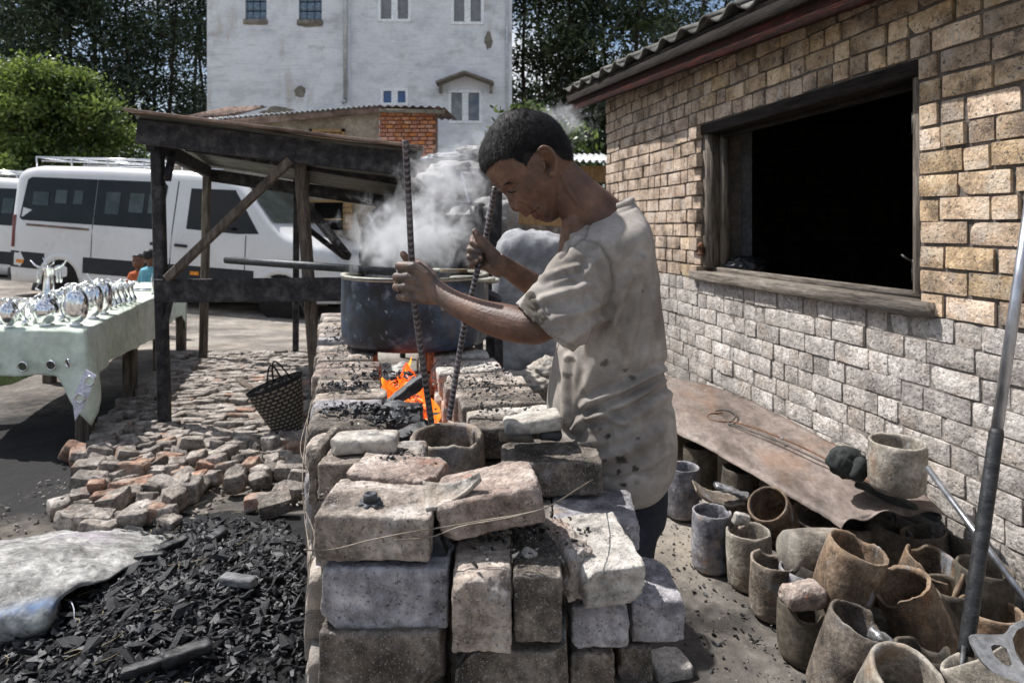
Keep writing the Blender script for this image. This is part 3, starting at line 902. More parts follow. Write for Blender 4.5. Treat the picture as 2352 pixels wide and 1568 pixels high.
# =================================================================== trees
def leafcloud(C, size, rs, flat=0.0, asp=.5):
    """one small bent leaf (two triangles) at each centre"""
    C = np.asarray(C); n = len(C)
    a = rs.normal(size=(n, 3)); a /= np.linalg.norm(a, axis=1, keepdims=True)
    a[:, 2] -= flat; a /= np.linalg.norm(a, axis=1, keepdims=True)
    b = rs.normal(size=(n, 3)); b -= (b * a).sum(1, keepdims=True) * a; b /= np.linalg.norm(b, axis=1, keepdims=True)
    s = size * rs.uniform(.6, 1.4, size=(n, 1))
    V = np.empty((n, 4, 3))
    V[:, 0] = C - a * s; V[:, 1] = C + b * s * asp; V[:, 2] = C + a * s; V[:, 3] = C - b * s * asp
    F = np.arange(n * 4).reshape(n, 4)
    return V.reshape(-1, 3), F
def tree(name, label, cat, base, h, crown0, rx, nblob, perblob, leaf, lmat, seed, group=None, blob=.8, trunk=.16, lean=0.0, rs=None, asp=.4, bare=.25):
    rs = np.random.RandomState(seed); rr = random.Random(seed)
    base = Vector(base)
    t = thing(name, label, cat, base, group)
    top = base + Vector((lean * h, rr.uniform(-.3, .3), h))
    tp = [base.lerp(top, i / 8) + Vector((rr.gauss(0, .12), rr.gauss(0, .1), 0)) * (1 if i else 0) for i in range(9)]
    tk = MB().tube(tp, [trunk * (1 - .85 * i / 8) for i in range(9)], 8)
    Cs = []
    for i in range(nblob):
        u = rr.random() ** .8
        zz = base.z + crown0 + (h - crown0) * u
        wdt = rx * (1 - .55 * u) * (.45 + .55 * math.sin(math.pi * min(1, u * .85 + .15)))
        an = rr.uniform(0, 2 * math.pi); rd = wdt * math.sqrt(rr.random())
        k = min(7, int((zz - base.z) / h * 8)); tpk = tp[k].lerp(tp[k + 1], .5)
        c = Vector((tpk.x + rd * math.cos(an), tpk.y + rd * math.sin(an) * .8, zz))
        if rr.random() < .6:
            st = Vector((tpk.x, tpk.y, zz - rd * .35))
            mid = st.lerp(c, .5) + Vector((0, 0, -.1))
            tk.tube([st, mid, c], [trunk * .32, trunk * .2, trunk * .07], 5)
        bs = blob * rr.uniform(.5, 1.25)
        n = int(perblob * bs / blob)
        q = rs.normal(size=(n, 3)) * np.array([bs * .62, bs * .62, bs * .36])
        Cs.append(q + np.array(c))
    tk.build('trunk', 'bark', t)
    V, F = leafcloud(np.concatenate(Cs), leaf, rs, .3, asp)
    obj('crown', V, F, lmat, t, smooth=False)
    return t
pl = random.Random(5)
spots = [(-40, 24, 15), (15, 27, 17), (55, 31, 18), (105, 26, 15), (150, 30, 18), (205, 27, 16), (250, 32, 18), (300, 28, 16), (345, 33, 18), (395, 29, 15), (435, 33, 17), (470, 30, 15)]
words_ = ['at the left edge of the picture', 'with a bare trunk above the bush', 'with a forked crown above the bush top', 'behind the peak of the green bush', 'with open sky gaps on both sides',
          'above the middle of the minibus roof', 'with a slender leaning trunk', 'above the shelter roof corner', 'with blue sky showing low in its crown', 'nearly touching the white house', 'right beside the white house wall', 'tucked behind the edge of the white house']
for i, (px, d, h) in enumerate(spots):
    tree('pine_tree', 'tall dark pine ' + words_[i], 'tree', (hx(px, d), d, -.5), h, 3.2, 2.5, 34, 235, .13, 'pine_needles', 100 + i, 'dark pines behind the yard', blob=1.1, trunk=.13, lean=pl.uniform(-.03, .03), asp=.28)
spots2 = [(1205, 25, 15), (1255, 29, 17), (1300, 24, 14), (1360, 30, 17), (1410, 26, 15), (1470, 24, 15), (1530, 28, 17), (1590, 25, 15), (1650, 27, 15)]
words2 = ['just right of the white house', 'behind the bowed head', 'beside the steam wisps', 'with sky showing through near the tile eave', 'left of the roof corner', 'over the first roof tiles', 'with an arching branch above the tiles', 'behind the middle of the roof edge', 'highest behind the workshop roof']
for i, (px, d, h) in enumerate(spots2):
    tree('pine_tree', 'tall olive green conifer ' + words2[i], 'tree', (hx(px, d), d, -.5), h, 1.5, 2.6, 38, 250, .13, 'pine_needles_light', 300 + i, 'green conifers right of the white house', blob=1.05, trunk=.12, lean=pl.uniform(-.04, .04), asp=.3)
tree('flowering_bush', 'bright green flowering bush behind the white minibus', 'bush', (hx(140, 20), 20, -.2), 5.9, .6, 3.9, 95, 760, .066, 'bush_leaves', 55, None, blob=.62, trunk=.1, asp=.5)
tree('flowering_bush', 'lower green bush spreading left of the tall one', 'bush', (hx(-60, 20), 20, -.2), 5.2, .6, 3.0, 55, 760, .066, 'bush_leaves', 56, None, blob=.6, trunk=.08, asp=.5)
tree('leafy_shrub', 'small light green shrub sprouting behind the bowed head', 'shrub', (hx(1222, 11), 11, -.2), 3.45, 2.4, .55, 16, 110, .06, 'bush_leaves', 57, None, blob=.3, trunk=.05, asp=.45)
tree('leafy_shrub', 'yellow green shrub in the steam near the brick corner', 'shrub', (hx(1310, 12), 12, -.2), 3.2, 1.8, .55, 16, 150, .06, 'bush_leaves', 58, None, blob=.35, trunk=.05, asp=.45)
rsx = np.random.RandomState(3)
C = []
for i in range(160):
    px = rsx.uniform(0, 330); top = 150 + abs(px - 135) * .45
    C.append(W(px, rsx.uniform(top + 20, 370), 13.6 + rsx.uniform(0, .8)))
# =================================================================== brick furnace
M('fire_brick', [(.12, .095, .078), (.30, .25, .21), (.50, .44, .385)], scale=9, rough=.95, bump=1.0, bscale=45, voro=.5, rnd=.12, huer=.008, bdist=.012, grain=.38, mid=.5, speck=(.7, .4, 2.3), edge=((.52, .46, .40), .55),
  stains=[((.035, .032, .030), 7, .50, .66, .85), ((.50, .47, .45), 12, .56, .68, .6), ((.36, .20, .14), 5, .60, .72, .5)])
M('fire_brick_grey', [(.14, .135, .145), (.26, .25, .265), (.42, .40, .41)], scale=8, rough=.95, bump=.9, bscale=40, voro=.5, rnd=.1, bdist=.012, grain=.38, mid=.5, speck=(.7, .4, 2.3), edge=((.44, .40, .37), .5),
  stains=[((.30, .215, .15), 6, .60, .66, .8), ((.08, .075, .075), 7, .58, .72, .8), ((.5, .49, .49), 9, .62, .72, .5)])
M('fire_brick_dark', [(.045, .038, .032), (.11, .093, .078), (.22, .19, .16)], scale=9, rough=.95, bump=.9, bscale=45, voro=.5, rnd=.1, bdist=.012, grain=.38, mid=.5, speck=(.7, .4, 2.3), edge=((.44, .40, .37), .5),
  stains=[((.30, .29, .30), 7, .60, .68, .7), ((.26, .19, .13), 5, .58, .70, .6)])
M('fire_brick_red', [(.16, .115, .095), (.30, .235, .20), (.44, .38, .335)], scale=9, rough=.95, bump=.9, bscale=45, voro=.5, rnd=.1, bdist=.012, grain=.38, mid=.5, speck=(.7, .4, 2.3), edge=((.44, .40, .37), .5),
  stains=[((.075, .065, .06), 6, .50, .64, .85), ((.42, .17, .10), 9, .60, .68, .7)])
M('fire_brick_pale', [(.27, .25, .225), (.41, .38, .345), (.50, .47, .43)], scale=9, rough=.95, bump=.9, bscale=45, voro=.5, rnd=.06, bdist=.012, grain=.3, mid=.35, speck=(.6, .3, 2.3),
  stains=[((.30, .24, .18), 6, .58, .70, .7), ((.1, .095, .09), 14, .62, .70, .7), ((.45, .30, .18), 4, .64, .67, .7)])
M('ash', [(.22, .21, .20), (.38, .36, .34), (.5, .48, .46)], scale=12, rough=.98, bump=1.0, bscale=60, bdist=.006, stains=[((.05, .05, .05), 14, .52, .62, .8)])
M('charcoal', [(.004, .004, .005), (.013, .013, .015), (.045, .046, .052)], scale=14, rough=.5, bump=.7, bscale=60, spec=.42, rnd=.4, bdist=.004, sx=(.5, 2, 2))
M('charcoal_ashen', [(.06, .06, .065), (.16, .16, .165), (.30, .30, .30)], scale=14, rough=.8, bump=.8, bscale=50, rnd=.2, bdist=.004, sx=(.4, 2, 2))
FU = math.atan2(.262, .965)
fx = Vector((.965, .262, 0)); fy = Vector((-.262, .965, 0))
fur = thing('brick_furnace', 'long open furnace of stacked worn bricks with fire in its trough', 'furnace', (-.15, 1.3, 0))
rb = random.Random(11)
def hero(px0, px1, py0, py1, d, depth, mat, seed, yaw=0, roll=0, pitch=0, r=.012, amp=.004, chips=2, label=None, n=None, fr=9):
    r *= .42; amp *= .8
    """a brick whose front face fills px0..px1, py0..py1 at depth d"""
    w = (px1 - px0) / FP * d; h = (py1 - py0) / FP * d
    c = W((px0 + px1) / 2, (py0 + py1) / 2, d) + Vector((math.sin(rad(-yaw)) * depth / 2, math.cos(rad(yaw)) * depth / 2, 0))
    V, F = stone(w, depth, h, n=n or (34, 22, 18), r=r, amp=amp, seed=seed, fr=fr * 1.6, chips=chips, fine=.0024, warp=.004)
    V = place(V, c, (rad(pitch), rad(roll), rad(yaw)))
    o = obj('brick', V, F, mat, fur, sharp=48)
    if label: o['label'] = label
    return o
DF = 1.08
hero(720, 990, 1186, 1292, 1.08, .155, 'fire_brick', 1, yaw=-1, roll=1.2, r=.014, chips=2)
hero(1008, 1250, 1138, 1228, 1.12, .14, 'fire_brick_red', 5, yaw=4, roll=-11, r=.02, amp=.006, chips=3, label='reddish brick lying tilted at the front edge')
hero(737, 1030, 1306, 1446, 1.075, .16, 'fire_brick_grey', 8, r=.012, amp=.003, chips=1, label='lilac grey brick with a flaked brown patch')
hero(728, 1012, 1452, 1600, 1.06, .16, 'fire_brick_dark', 13, r=.014, chips=2)
hero(1038, 1172, 1332, 1500, 1.04, .23, 'fire_brick', 18, yaw=0, roll=-.5, r=.012)
hero(1182, 1294, 1322, 1478, 1.06, .25, 'fire_brick_dark', 23, yaw=1, r=.013)
hero(1044, 1306, 1498, 1640, 1.07, .16, 'fire_brick_dark', 27, r=.012)
hero(1340, 1488, 1296, 1388, 1.10, .185, 'fire_brick_pale', 31, yaw=8, roll=-3, pitch=3, r=.014, amp=.005, chips=2, label='pale corner brick, broken open on its left')
hero(1300, 1362, 1262, 1376, 1.125, .14, 'fire_brick', 36, yaw=20, roll=12, r=.02, amp=.014, chips=4, fr=22)
hero(1312, 1446, 1392, 1492, 1.14, .16, 'fire_brick_grey', 41, roll=-1, r=.014)
hero(1452, 1572, 1382, 1474, 1.20, .17, 'fire_brick_grey', 45, yaw=2, r=.012, label='lilac grey brick jutting out at the right end')
hero(1312, 1412, 1502, 1600, 1.15, .15, 'fire_brick', 49, r=.012)
hero(1420, 1500, 1486, 1600, 1.20, .18, 'fire_brick_dark', 53, r=.02, amp=.01, chips=3)
hero(1270, 1468, 1196, 1262, 1.30, .16, 'fire_brick_grey', 57, yaw=-3, roll=1, r=.014, amp=.006, chips=2)
hero(1262, 1380, 1262, 1320, 1.33, .16, 'fire_brick_dark', 59, yaw=-3, r=.014)
hero(1380, 1462, 1270, 1330, 1.33, .16, 'fire_brick_grey', 60, yaw=-3, r=.014)
hero(1330, 1386, 1126, 1176, 1.44, .14, 'fire_brick_red', 61, r=.012)
hero(1150, 1386, 1062, 1142, 1.395, .16, 'fire_brick_dark', 65, yaw=-1, roll=-1.5, r=.016, chips=3)
hero(1150, 1330, 1150, 1212, 1.42, .16, 'fire_brick', 66, yaw=-1, r=.014)
hero(790, 1000, 1098, 1128, 1.22, .13, 'fire_brick_red', 70, yaw=-6, roll=2, r=.012, amp=.007, chips=4, label='thin pinkish broken brick')
hero(728, 966, 1062, 1150, 1.31, .13, 'fire_brick', 74, yaw=1, roll=0, r=.012, chips=2)
hero(708, 728, 1040, 1160, 1.36, .18, 'fire_brick_dark', 76, r=.008)
# lower bricks filling the front end
for k, (x0, x1, y0, y1, d) in enumerate([(712, 905, 1150, 1260, 1.36), (905, 1100, 1170, 1290, 1.30), (1100, 1270, 1200, 1330, 1.30), (735, 930, 1260, 1400, 1.30), (930, 1150, 1280, 1420, 1.27),
                                         (735, 1010, 1600, 1750, 1.07), (1040, 1300, 1640, 1790, 1.07), (1310, 1500, 1600, 1750, 1.16)]):
    hero(x0, x1, y0, y1, d, .17, 'fire_brick_dark', 90 + k, n=(8, 6, 5))
# two long walls of bricks laid crosswise
H_ = .078
def fwall(name_seed, x_in, x_out, s0, s1, z_top, mats, first_rows=4, jit=.012):
    """bricks laid across, from x_in to x_out (along fx at y=0), s = depth y"""
    stuffm = MB()
    zt = z_top; layer = 0
    while zt > 0:
        s = s0 - (0 if layer % 2 == 0 else .05)
        while s < s1:
            wd_ = rb.uniform(.088, .112)
            y = s + wd_ / 2
            xa = x_in(y) + rb.uniform(-jit, jit); xb = x_out(y) + rb.uniform(-jit, jit)
            L = abs(xb - xa)
            hh = H_ + rb.uniform(-.004, .004)
            dz = rb.uniform(-.008, .006) if layer == 0 else 0
            c = Vector(((xa + xb) / 2, y, zt - hh / 2 + dz))
            hi = layer < 2 and y < 2.6
            V, F = stone(L, wd_ - .004, hh, n=(18, 9, 8) if hi else (5, 3, 3), r=.009, amp=.005, seed=name_seed + s * 7 + layer * 3, chips=2 if hi else 0, fine=.001 if hi else 0, warp=.006)
            V = place(V, c, (rb.gauss(0, .02), rb.gauss(0, .02), FU * .55 + rb.gauss(0, .05)))
            if layer < first_rows: obj('brick', V, F, rb.choice(mats), fur)
            else: stuffm.add(V, F)
            s += wd_ + .003
        zt -= H_ + .006; layer += 1
    o = stuffm.build('lower_bricks', 'fire_brick_dark', fur); o['kind'] = 'stuff'
def lerpf(a, b):
    return lambda y: a[1] + (b[1] - a[1]) * (y - a[0]) / (b[0] - a[0])
lw_out = lerpf((1.5, -.445), (3.33, -.93)); lw_in = lerpf((1.5, -.262), (2.23, -.438))
fwall(3, lambda y: lw_out(y), lambda y: min(lw_in(y), lw_out(y) + .23), 1.46, 3.7, .935, ['fire_brick', 'fire_brick', 'fire_brick_grey', 'fire_brick_dark', 'fire_brick_red'])
rw_in = lerpf((1.55, -.075), (2.23, -.235)); rw_out = lerpf((1.5, .195), (2.23, -.015))
fwall(9, lambda y: rw_in(y), lambda y: rw_out(y), 1.58, 3.0, .932, ['fire_brick', 'fire_brick', 'fire_brick_pale', 'fire_brick_dark'])
# ash bed in the trough
V = []; F = []
nxx, nyy = 14, 60
for j in range(nyy + 1):
    y = 1.30 + 2.2 * j / nyy
    for i in range(nxx + 1):
        u = i / nxx
        x = lw_in(max(y, 1.5)) * (1 - u) + rw_in(max(y, 1.5)) * u
        V.append((x, y, .70 + .05 * fbm((x, y, 0), 9, 3, 2)))
F = [(j * (nxx + 1) + i, j * (nxx + 1) + i + 1, (j + 1) * (nxx + 1) + i + 1, (j + 1) * (nxx + 1) + i) for j in range(nyy) for i in range(nxx)]
o = obj('ash_bed', V, F, 'ash', fur); o['kind'] = 'stuff'

def ztop(x, y):   # rough furnace top
    return .938
# small charcoal crumbs lying on the walls
def lump(L, Wd, H, seed, n=(3, 2, 2)):
    return shard(rb, L, Wd, H, 10)
LUMPS = [lump(1, rb.uniform(.4, .75), rb.uniform(.3, .6), i * 5.5) for i in range(26)]
def scatter(spotsf, cnt, smin, smax, seed, power=2.2):
    rr = random.Random(seed); mb = MB()
    for i in range(cnt):
        p, up = spotsf(rr)
        s = smin + (smax - smin) * rr.random() ** power
        V, F = rr.choice(LUMPS)
        rot = Euler((rr.gauss(0, .35), rr.gauss(0, .35), rr.uniform(0, 6.28)))
        mb.add(place(V * s, Vector(p) + Vector((0, 0, s * .16)), rot), F)
    return mb.vf()
def on_left(y0, y1, u0=.1, u1=.95):
    def f(rr):
        y = rr.uniform(y0, y1); u = rr.uniform(u0, u1)
        return (lw_out(y) * (1 - u) + lw_in(y) * u, y, .942), None
    return f
def on_right(y0, y1, u0=.05, u1=.9):
    def f(rr):
        y = rr.uniform(y0, y1); u = rr.uniform(u0, u1)
        return (rw_in(y) * (1 - u) + rw_out(y) * u, y, .94), None
    return f
def clump(c, sx_, sy_, z):
    return lambda rr: ((c[0] + rr.gauss(0, sx_), c[1] + rr.gauss(0, sy_), z), None)
mbk = MB()
for f, n, s0, s1 in [(on_left(1.62, 1.76), 60, .004, .022), (on_left(1.9, 2.0, .1, .8), 70, .004, .026), (on_left(2.2, 3.2), 110, .004, .022), (on_right(1.85, 2.3), 120, .003, .018), (on_right(1.6, 1.85), 50, .003, .014),
                     (clump((-.33, 1.70), .05, .02, .944), 60, .006, .032), (clump((-.30, 1.60), .03, .02, .944), 40, .006, .028), (clump((-.40, 2.08), .06, .03, .944), 60, .006, .03),
                     (clump((-.12, 1.96), .05, .03, .942), 70, .003, .014), (clump((-.05, 1.72), .03, .02, .942), 25, .004, .016)]:
    mbk.add(*scatter(f, int(n * 2.4), s0 * .7, s1, n + int(s1 * 1000)))
V, F = mbk.vf()
solo('charcoal_crumbs', V, F, 'charcoal', 'black charcoal crumbs strewn along the tops of the furnace walls', 'charcoal', kind='stuff', smooth=False)
mbk = MB()
for f, n, s0, s1 in [(clump((.02, 1.22), .06, .03, .935), 10, .003, .01), (clump((-.02, 1.17), .05, .04, .872), 60, .003, .02), (clump((.04, 1.22), .04, .03, .86), 40, .003, .016), (clump((-.2, 1.33), .03, .02, .95), 20, .004, .016)]:
    mbk.add(*scatter(f, n * 2, s0 * .8, s1, n + 77))
V, F = mbk.vf()
mbk2 = MB()
for f, n, s0, s1 in [(on_left(1.5, 2.6), 260, .002, .010), (on_right(1.58, 2.6), 260, .002, .010), (clump((-.33, 1.16), .06, .04, .94), 60, .002, .007), (clump((-.05, 1.19), .05, .04, .95), 50, .002, .008), (clump((-.01, 1.15), .05, .03, .868), 90, .002, .009), (clump((.17, 1.17), .018, .03, .874), 30, .002, .006)]:
    mbk2.add(*scatter(f, n, s0, s1, n + 901))
solo('ash_crumbs', *mbk2.vf(), 'ash', 'pale ash and mortar crumbs lying on the furnace bricks', 'ash', kind='stuff', smooth=False)
solo('charcoal_crumbs', V, F, 'charcoal', 'charcoal crumbs in the gaps of the front bricks', 'charcoal', kind='stuff', smooth=False)

# ------------------------------------------------------------------- fire
def emat(name, cols, strength, scale=9, sx=(1, 1, .5)):
    m = bpy.data.materials.new(name); MAT[name] = m; m.use_nodes = True
    t = m.node_tree; N = t.nodes; L = t.links.new; p = N['Principled BSDF']
    g = N.new('ShaderNodeNewGeometry'); mp_ = N.new('ShaderNodeMapping'); mp_.inputs['Scale'].default_value = sx
    n = N.new('ShaderNodeTexNoise'); n.inputs['Scale'].default_value = scale; n.inputs['Detail'].default_value = 6; n.inputs['Distortion'].default_value = .8
    L(g.outputs['Position'], mp_.inputs[0]); L(mp_.outputs[0], n.inputs['Vector'])
    rp = N.new('ShaderNodeValToRGB'); e = rp.color_ramp.elements
    e[0].position = .36; e[0].color = rgb(cols[0]); e[1].position = .66; e[1].color = rgb(cols[-1])
    for i in range(1, len(cols) - 1):
        q = e.new(.36 + .3 * i / (len(cols) - 1)); q.color = rgb(cols[i])
    L(n.outputs['Fac'], rp.inputs[0]); L(rp.outputs[0], p.inputs['Emission Color'])
    p.inputs['Emission Strength'].default_value = strength
    p.inputs['Base Color'].default_value = (.05, .03, .02, 1); p.inputs['Roughness'].default_value = 1
    return m
emat('ember', [(.006, .004, .004), (.12, .012, .003), (.8, .07, .006), (1.0, .22, .02), (1.0, .55, .28)], 1.1, 40, (1, 1, 1))
emat('flame', [(.55, .04, .003), (1.0, .10, .006), (1.0, .20, .012), (1.0, .45, .06)], 1.25, 16, (1, 1, .35))
tf = MAT['flame'].node_tree; pf = tf.nodes['Principled BSDF']; lw_ = tf.nodes.new('ShaderNodeLayerWeight'); lw_.inputs['Blend'].default_value = .35
iv = tf.nodes.new('ShaderNodeMapRange'); iv.inputs[1].default_value = .1; iv.inputs[2].default_value = .9; iv.inputs[3].default_value = .75; iv.inputs[4].default_value = .0
tf.links.new(lw_.outputs['Facing'], iv.inputs[0]); tf.links.new(iv.outputs[0], pf.inputs['Alpha'])
mbe = MB(); re_ = random.Random(4)
for i in range(330):
    y = re_.uniform(1.74, 2.55); u = re_.uniform(.12, .8)
    x = lw_in(y) * (1 - u) + rw_in(y) * u
    zt = .70 + .08 * (1 - abs(u - .45) * 2) + .06 * sstep(1.75, 2.1, y)
    V0, F0 = re_.choice(LUMPS)
    mbe.add(place(V0 * re_.uniform(.014, .06), (x, y, zt + re_.uniform(-.02, .03)), (re_.uniform(-.7, .7), re_.uniform(-.7, .7), re_.uniform(0, 6))), F0)
V, F = mbe.vf()
solo('burning_coals', V, F, 'ember', 'glowing orange coals burning under the pot', 'embers', kind='stuff', smooth=False)
mbf = MB()
for i in range(13):
    y = re_.uniform(2.0, 2.6); u = re_.uniform(.15, .8)
    x = lw_in(y) * (1 - u) + rw_in(y) * u
    h = re_.uniform(.06, .17); r0 = re_.uniform(.008, .024)
    prof = []; pts = []
    for k in range(9):
        q = k / 8
        pts.append((x + .02 * math.sin(q * 5 + i), y + .012 * math.cos(q * 4 + i), .76 + h * q)); prof.append(max(.0012, r0 * math.sin(math.pi * min(1, .22 + q * .78)) ** .8))
    mbf.tube(pts, prof, 9)
V, F = mbf.vf()
solo('flames', V, F, 'flame', 'orange flames licking up between the furnace walls to the pot', 'fire', kind='stuff')
for k, (px, py, d, L, rot, mt, lab) in enumerate([(925, 960, 1.72, .105, (.7, .25, .5), 'charcoal_ashen', 'big ashen charcoal block leaning in the trough before the flames'),
                                                 (935, 895, 1.86, .13, (.1, -.55, .5), 'charcoal', 'half burnt split log lying across the glowing coals'),
                                                 (950, 998, 1.64, .07, (.3, -.3, .4), 'charcoal', 'black charcoal lump wedged beside the crucible'),
                                                 (975, 975, 1.70, .045, (.3, .4, 1.4), 'charcoal', 'small charcoal lump at the crucible rim'),
                                                 (1003, 1248, 1.13, .04, (.2, 1.2, .2), 'charcoal', 'charcoal piece standing in the gap between the two front bricks')]):
    V, F = stone(L, L * .6 if k != 1 else L * .25, L * .55 if k != 1 else L * .2, n=(14, 9, 9), r=L * .03, amp=L * .07, seed=60 + k, fr=26, chips=7)
    solo('charcoal_block', place(V, W(px, py, d), rot), F, mt, lab, 'charcoal', sharp=25)

# ------------------------------------------------------------------- pot
M('pot_metal', [(.010, .014, .022), (.026, .042, .072), (.065, .095, .14)], scale=4, rough=.40, bump=.5, bscale=30, metal=.3, mid=.5, grain=.4, spec=.5, bdist=.003,
  stains=[((.010, .010, .010), 3.0, .46, .62, .85), ((.11, .16, .25), 5, .52, .66, .6), ((.24, .28, .34), 12, .60, .70, .6), ((.11, .08, .05), 5, .58, .70, .7, (2, 2, .4)), ((.34, .35, .37), 26, .64, .70, .7)])
M('pot_inside', [(.34, .32, .26), (.5, .48, .40)], scale=6, rough=.5, bump=.2, metal=.2)
M('froth', [(.45, .44, .38), (.62, .61, .54), (.74, .73, .68)], scale=6, rough=.5, bump=.5, bscale=18, bdist=.01)
PC = Vector((hx(955, 2.66), 2.66, .0)); PR = .282; PZ0 = .948; PZ1 = 1.212
pot = thing('cooking_pot', 'big soot blackened blue metal pot steaming on top of the furnace', 'pot', (PC.x, PC.y, PZ0))
prof = [(0, 0), (PR - .045, 0), (PR - .018, .006), (PR - .003, .026), (PR, .06), (PR + .001, .15), (PR, PZ1 - PZ0 - .006), (PR + .004, PZ1 - PZ0), (PR + .001, PZ1 - PZ0 + .003), (PR - .007, PZ1 - PZ0 - .002), (PR - .009, .1), (PR - .03, .02), (0, .012)]
V, F = lathe(prof, 72)
Vn = []
for v in V:
    r_ = math.hypot(v[0], v[1])
    if r_ > .1:
        k = 1 + .006 * noise.noise(Vector((v[0] * 4, v[1] * 4, v[2] * 7)))
        v = np.array([v[0] * k, v[1] * k, v[2]])
    Vn.append(v)
o = obj('pot_body', Vn, F, 'pot_metal', pot, local=True)
V, F = lathe([(0, .19), (PR - .009, .19)], 48)
V = [(v[0], v[1], v[2] + .006 * noise.noise(Vector((v[0] * 9, v[1] * 9, 0)))) for v in V]
obj('froth', V, F, 'froth', pot, local=True)
V, F = lathe([(PR - .02, PZ1 - PZ0 + .004), (PR + .004, PZ1 - PZ0 + .006), (PR + .0, PZ1 - PZ0 - .01), (PR - .02, PZ1 - PZ0 - .004)], 72, closed=True)
obj('rim', V, F, 'pot_inside', pot, local=True)
V, F = tube([(PR - .01, -.05, .235), (PR + .035, -.04, .24), (PR + .04, .0, .24), (PR + .035, .04, .24), (PR - .01, .05, .235)], .007, 8)
obj('handle', V, F, 'pot_inside', pot, local=True)
# burnt board over the right side of the rim
V, F = stone(.19, .05, .016, n=(14, 5, 3), r=.006, amp=.004, seed=6, chips=2)
M('burnt_wood', [(.03, .022, .016), (.16, .11, .06), (.42, .33, .22)], scale=9, rough=.8, bump=.6, bscale=30, sx=(1, 3, 3))
solo('burnt_stick', place(V, W(1062, 629, 2.86) + Vector((0, 0, .012)), (0, .03, .25)), F, 'burnt_wood', 'short burnt wooden board lying over the right rim of the pot', 'board')
V, F = lathe([(.0, .0), (.085, .0), (.088, .006), (.085, .012), (.045, .012), (.045, .009), (.0, .009)], 32)
solo('pot_lid', place(V, W(1085, 646, 2.58) + Vector((0, 0, .004)), (0, .03, 0)), F, 'pot_inside', 'small pale metal disc lid resting on the pot rim', 'lid')
# pipe resting on the shelter rail and the pot
M('dark_steel', [(.035, .036, .038), (.075, .077, .08)], scale=8, rough=.5, bump=.3, bscale=30, metal=.7, sx=(1, 6, 6))
a = W(519, 612, 2.95); b = W(905, 617, 2.62); b.z = PZ1 + .012; a.z = b.z + .03
dirv = (b - a).normalized()
V, F = tube([a, a + dirv * .002, b], [.014, .0165, .0165], 16)
V2, F2 = tube([a - dirv * .001, a + dirv * .05], .010, 12)
ob_ = MB().add(V, F)
p_ = solo('steel_pipe', *ob_.vf(), 'dark_steel', 'dark steel pipe lying with one end on the pot rim', 'pipe')

# =================================================================== loose pieces on the furnace
def crucible_geo(r, h, seed=0, taper=.97, th=.13, breaks=(), n=56, m=14, wob=.03, belly=.03, slant=0.0):
    """hollow clay pot; breaks = (angle, half width, depth) notches of the rim"""
    V = []; F = []
    def rimz(a):
        z = h * (1 + wob * .5 * noise.noise(Vector((math.cos(a) * 1.6 + seed, math.sin(a) * 1.6, seed))))
        z += slant * h * math.cos(a)
        for (ba, bw_, bd) in breaks:
            q = abs((a - ba + math.pi) % (2 * math.pi) - math.pi) / bw_
            if q < 1: z -= bd * h * (1 - q ** 3) * (1 + .35 * noise.noise(Vector((a * 9, seed, 0))))
        if breaks: z += h * .02 * noise.noise(Vector((a * 14, seed, 4)))
        return z
    tr = th * r
    rows = []
    # outside from the foot to the rim, over the rim, then inside down to the floor
    for k in range(m + 1):
        rows.append(('o', k / m))
    for k in range(4): rows.append(('r', (k + 1) / 5))
    for k in range(m): rows.append(('i', 1 - k / m))
    for typ, u in rows:
        for j in range(n):
            a = 2 * math.pi * j / n
            rz_ = rimz(a)
            fo = 1 + wob * noise.noise(Vector((math.cos(a) * 1.3, math.sin(a) * 1.3, u * 1.5 + seed))) + .008 * noise.noise(Vector((math.cos(a) * 7, math.sin(a) * 7, u * 9 + seed)))
            foot = min(1, (u * h / (r * .25))) if typ == 'o' else 1
            ro = r * fo * (taper + (1 - taper) * u + belly * math.sin(math.pi * u)) * (1 - .16 * (1 - foot) ** 2)
            if typ == 'o':
                V.append((ro * math.cos(a), ro * math.sin(a), (rz_ - tr * .35) * u))
            elif typ == 'r':
                q = u * math.pi
                rr_ = ro - tr / 2 + tr / 2 * math.cos(q)
                V.append((rr_ * math.cos(a), rr_ * math.sin(a), rz_ - tr * .35 + tr * .42 * math.sin(q)))
            else:
                rr_ = (ro - tr) * (1 if u > .15 else .72 + .28 * (u / .15) ** .5)
                V.append((rr_ * math.cos(a), rr_ * math.sin(a), tr + (rz_ - tr * 1.35) * u))
    rws = len(rows)
    for i in range(rws - 1):
        for j in range(n):
            F.append((i * n + j, i * n + (j + 1) % n, (i + 1) * n + (j + 1) % n, (i + 1) * n + j))
    F.append(tuple(range(n - 1, -1, -1))); F.append(tuple((rws - 1) * n + j for j in range(n)))
    return np.array(V), F
M('clay', [(.05, .042, .034), (.125, .10, .078), (.25, .21, .17)], scale=9, rough=.86, bump=.9, bscale=50, rnd=.2, huer=.012, bdist=.005, grain=.35, mid=.45, speck=(.55, .3, 1.8), edge=((.34, .30, .25), .5),
  stains=[((.20, .20, .215), 10, .54, .68, .75), ((.05, .045, .04), 7, .54, .70, .85), ((.27, .15, .07), 6, .58, .70, .55), ((.42, .43, .45), 30, .69, .73, .8)])
DR_ = (1.0, 1.0, .22)
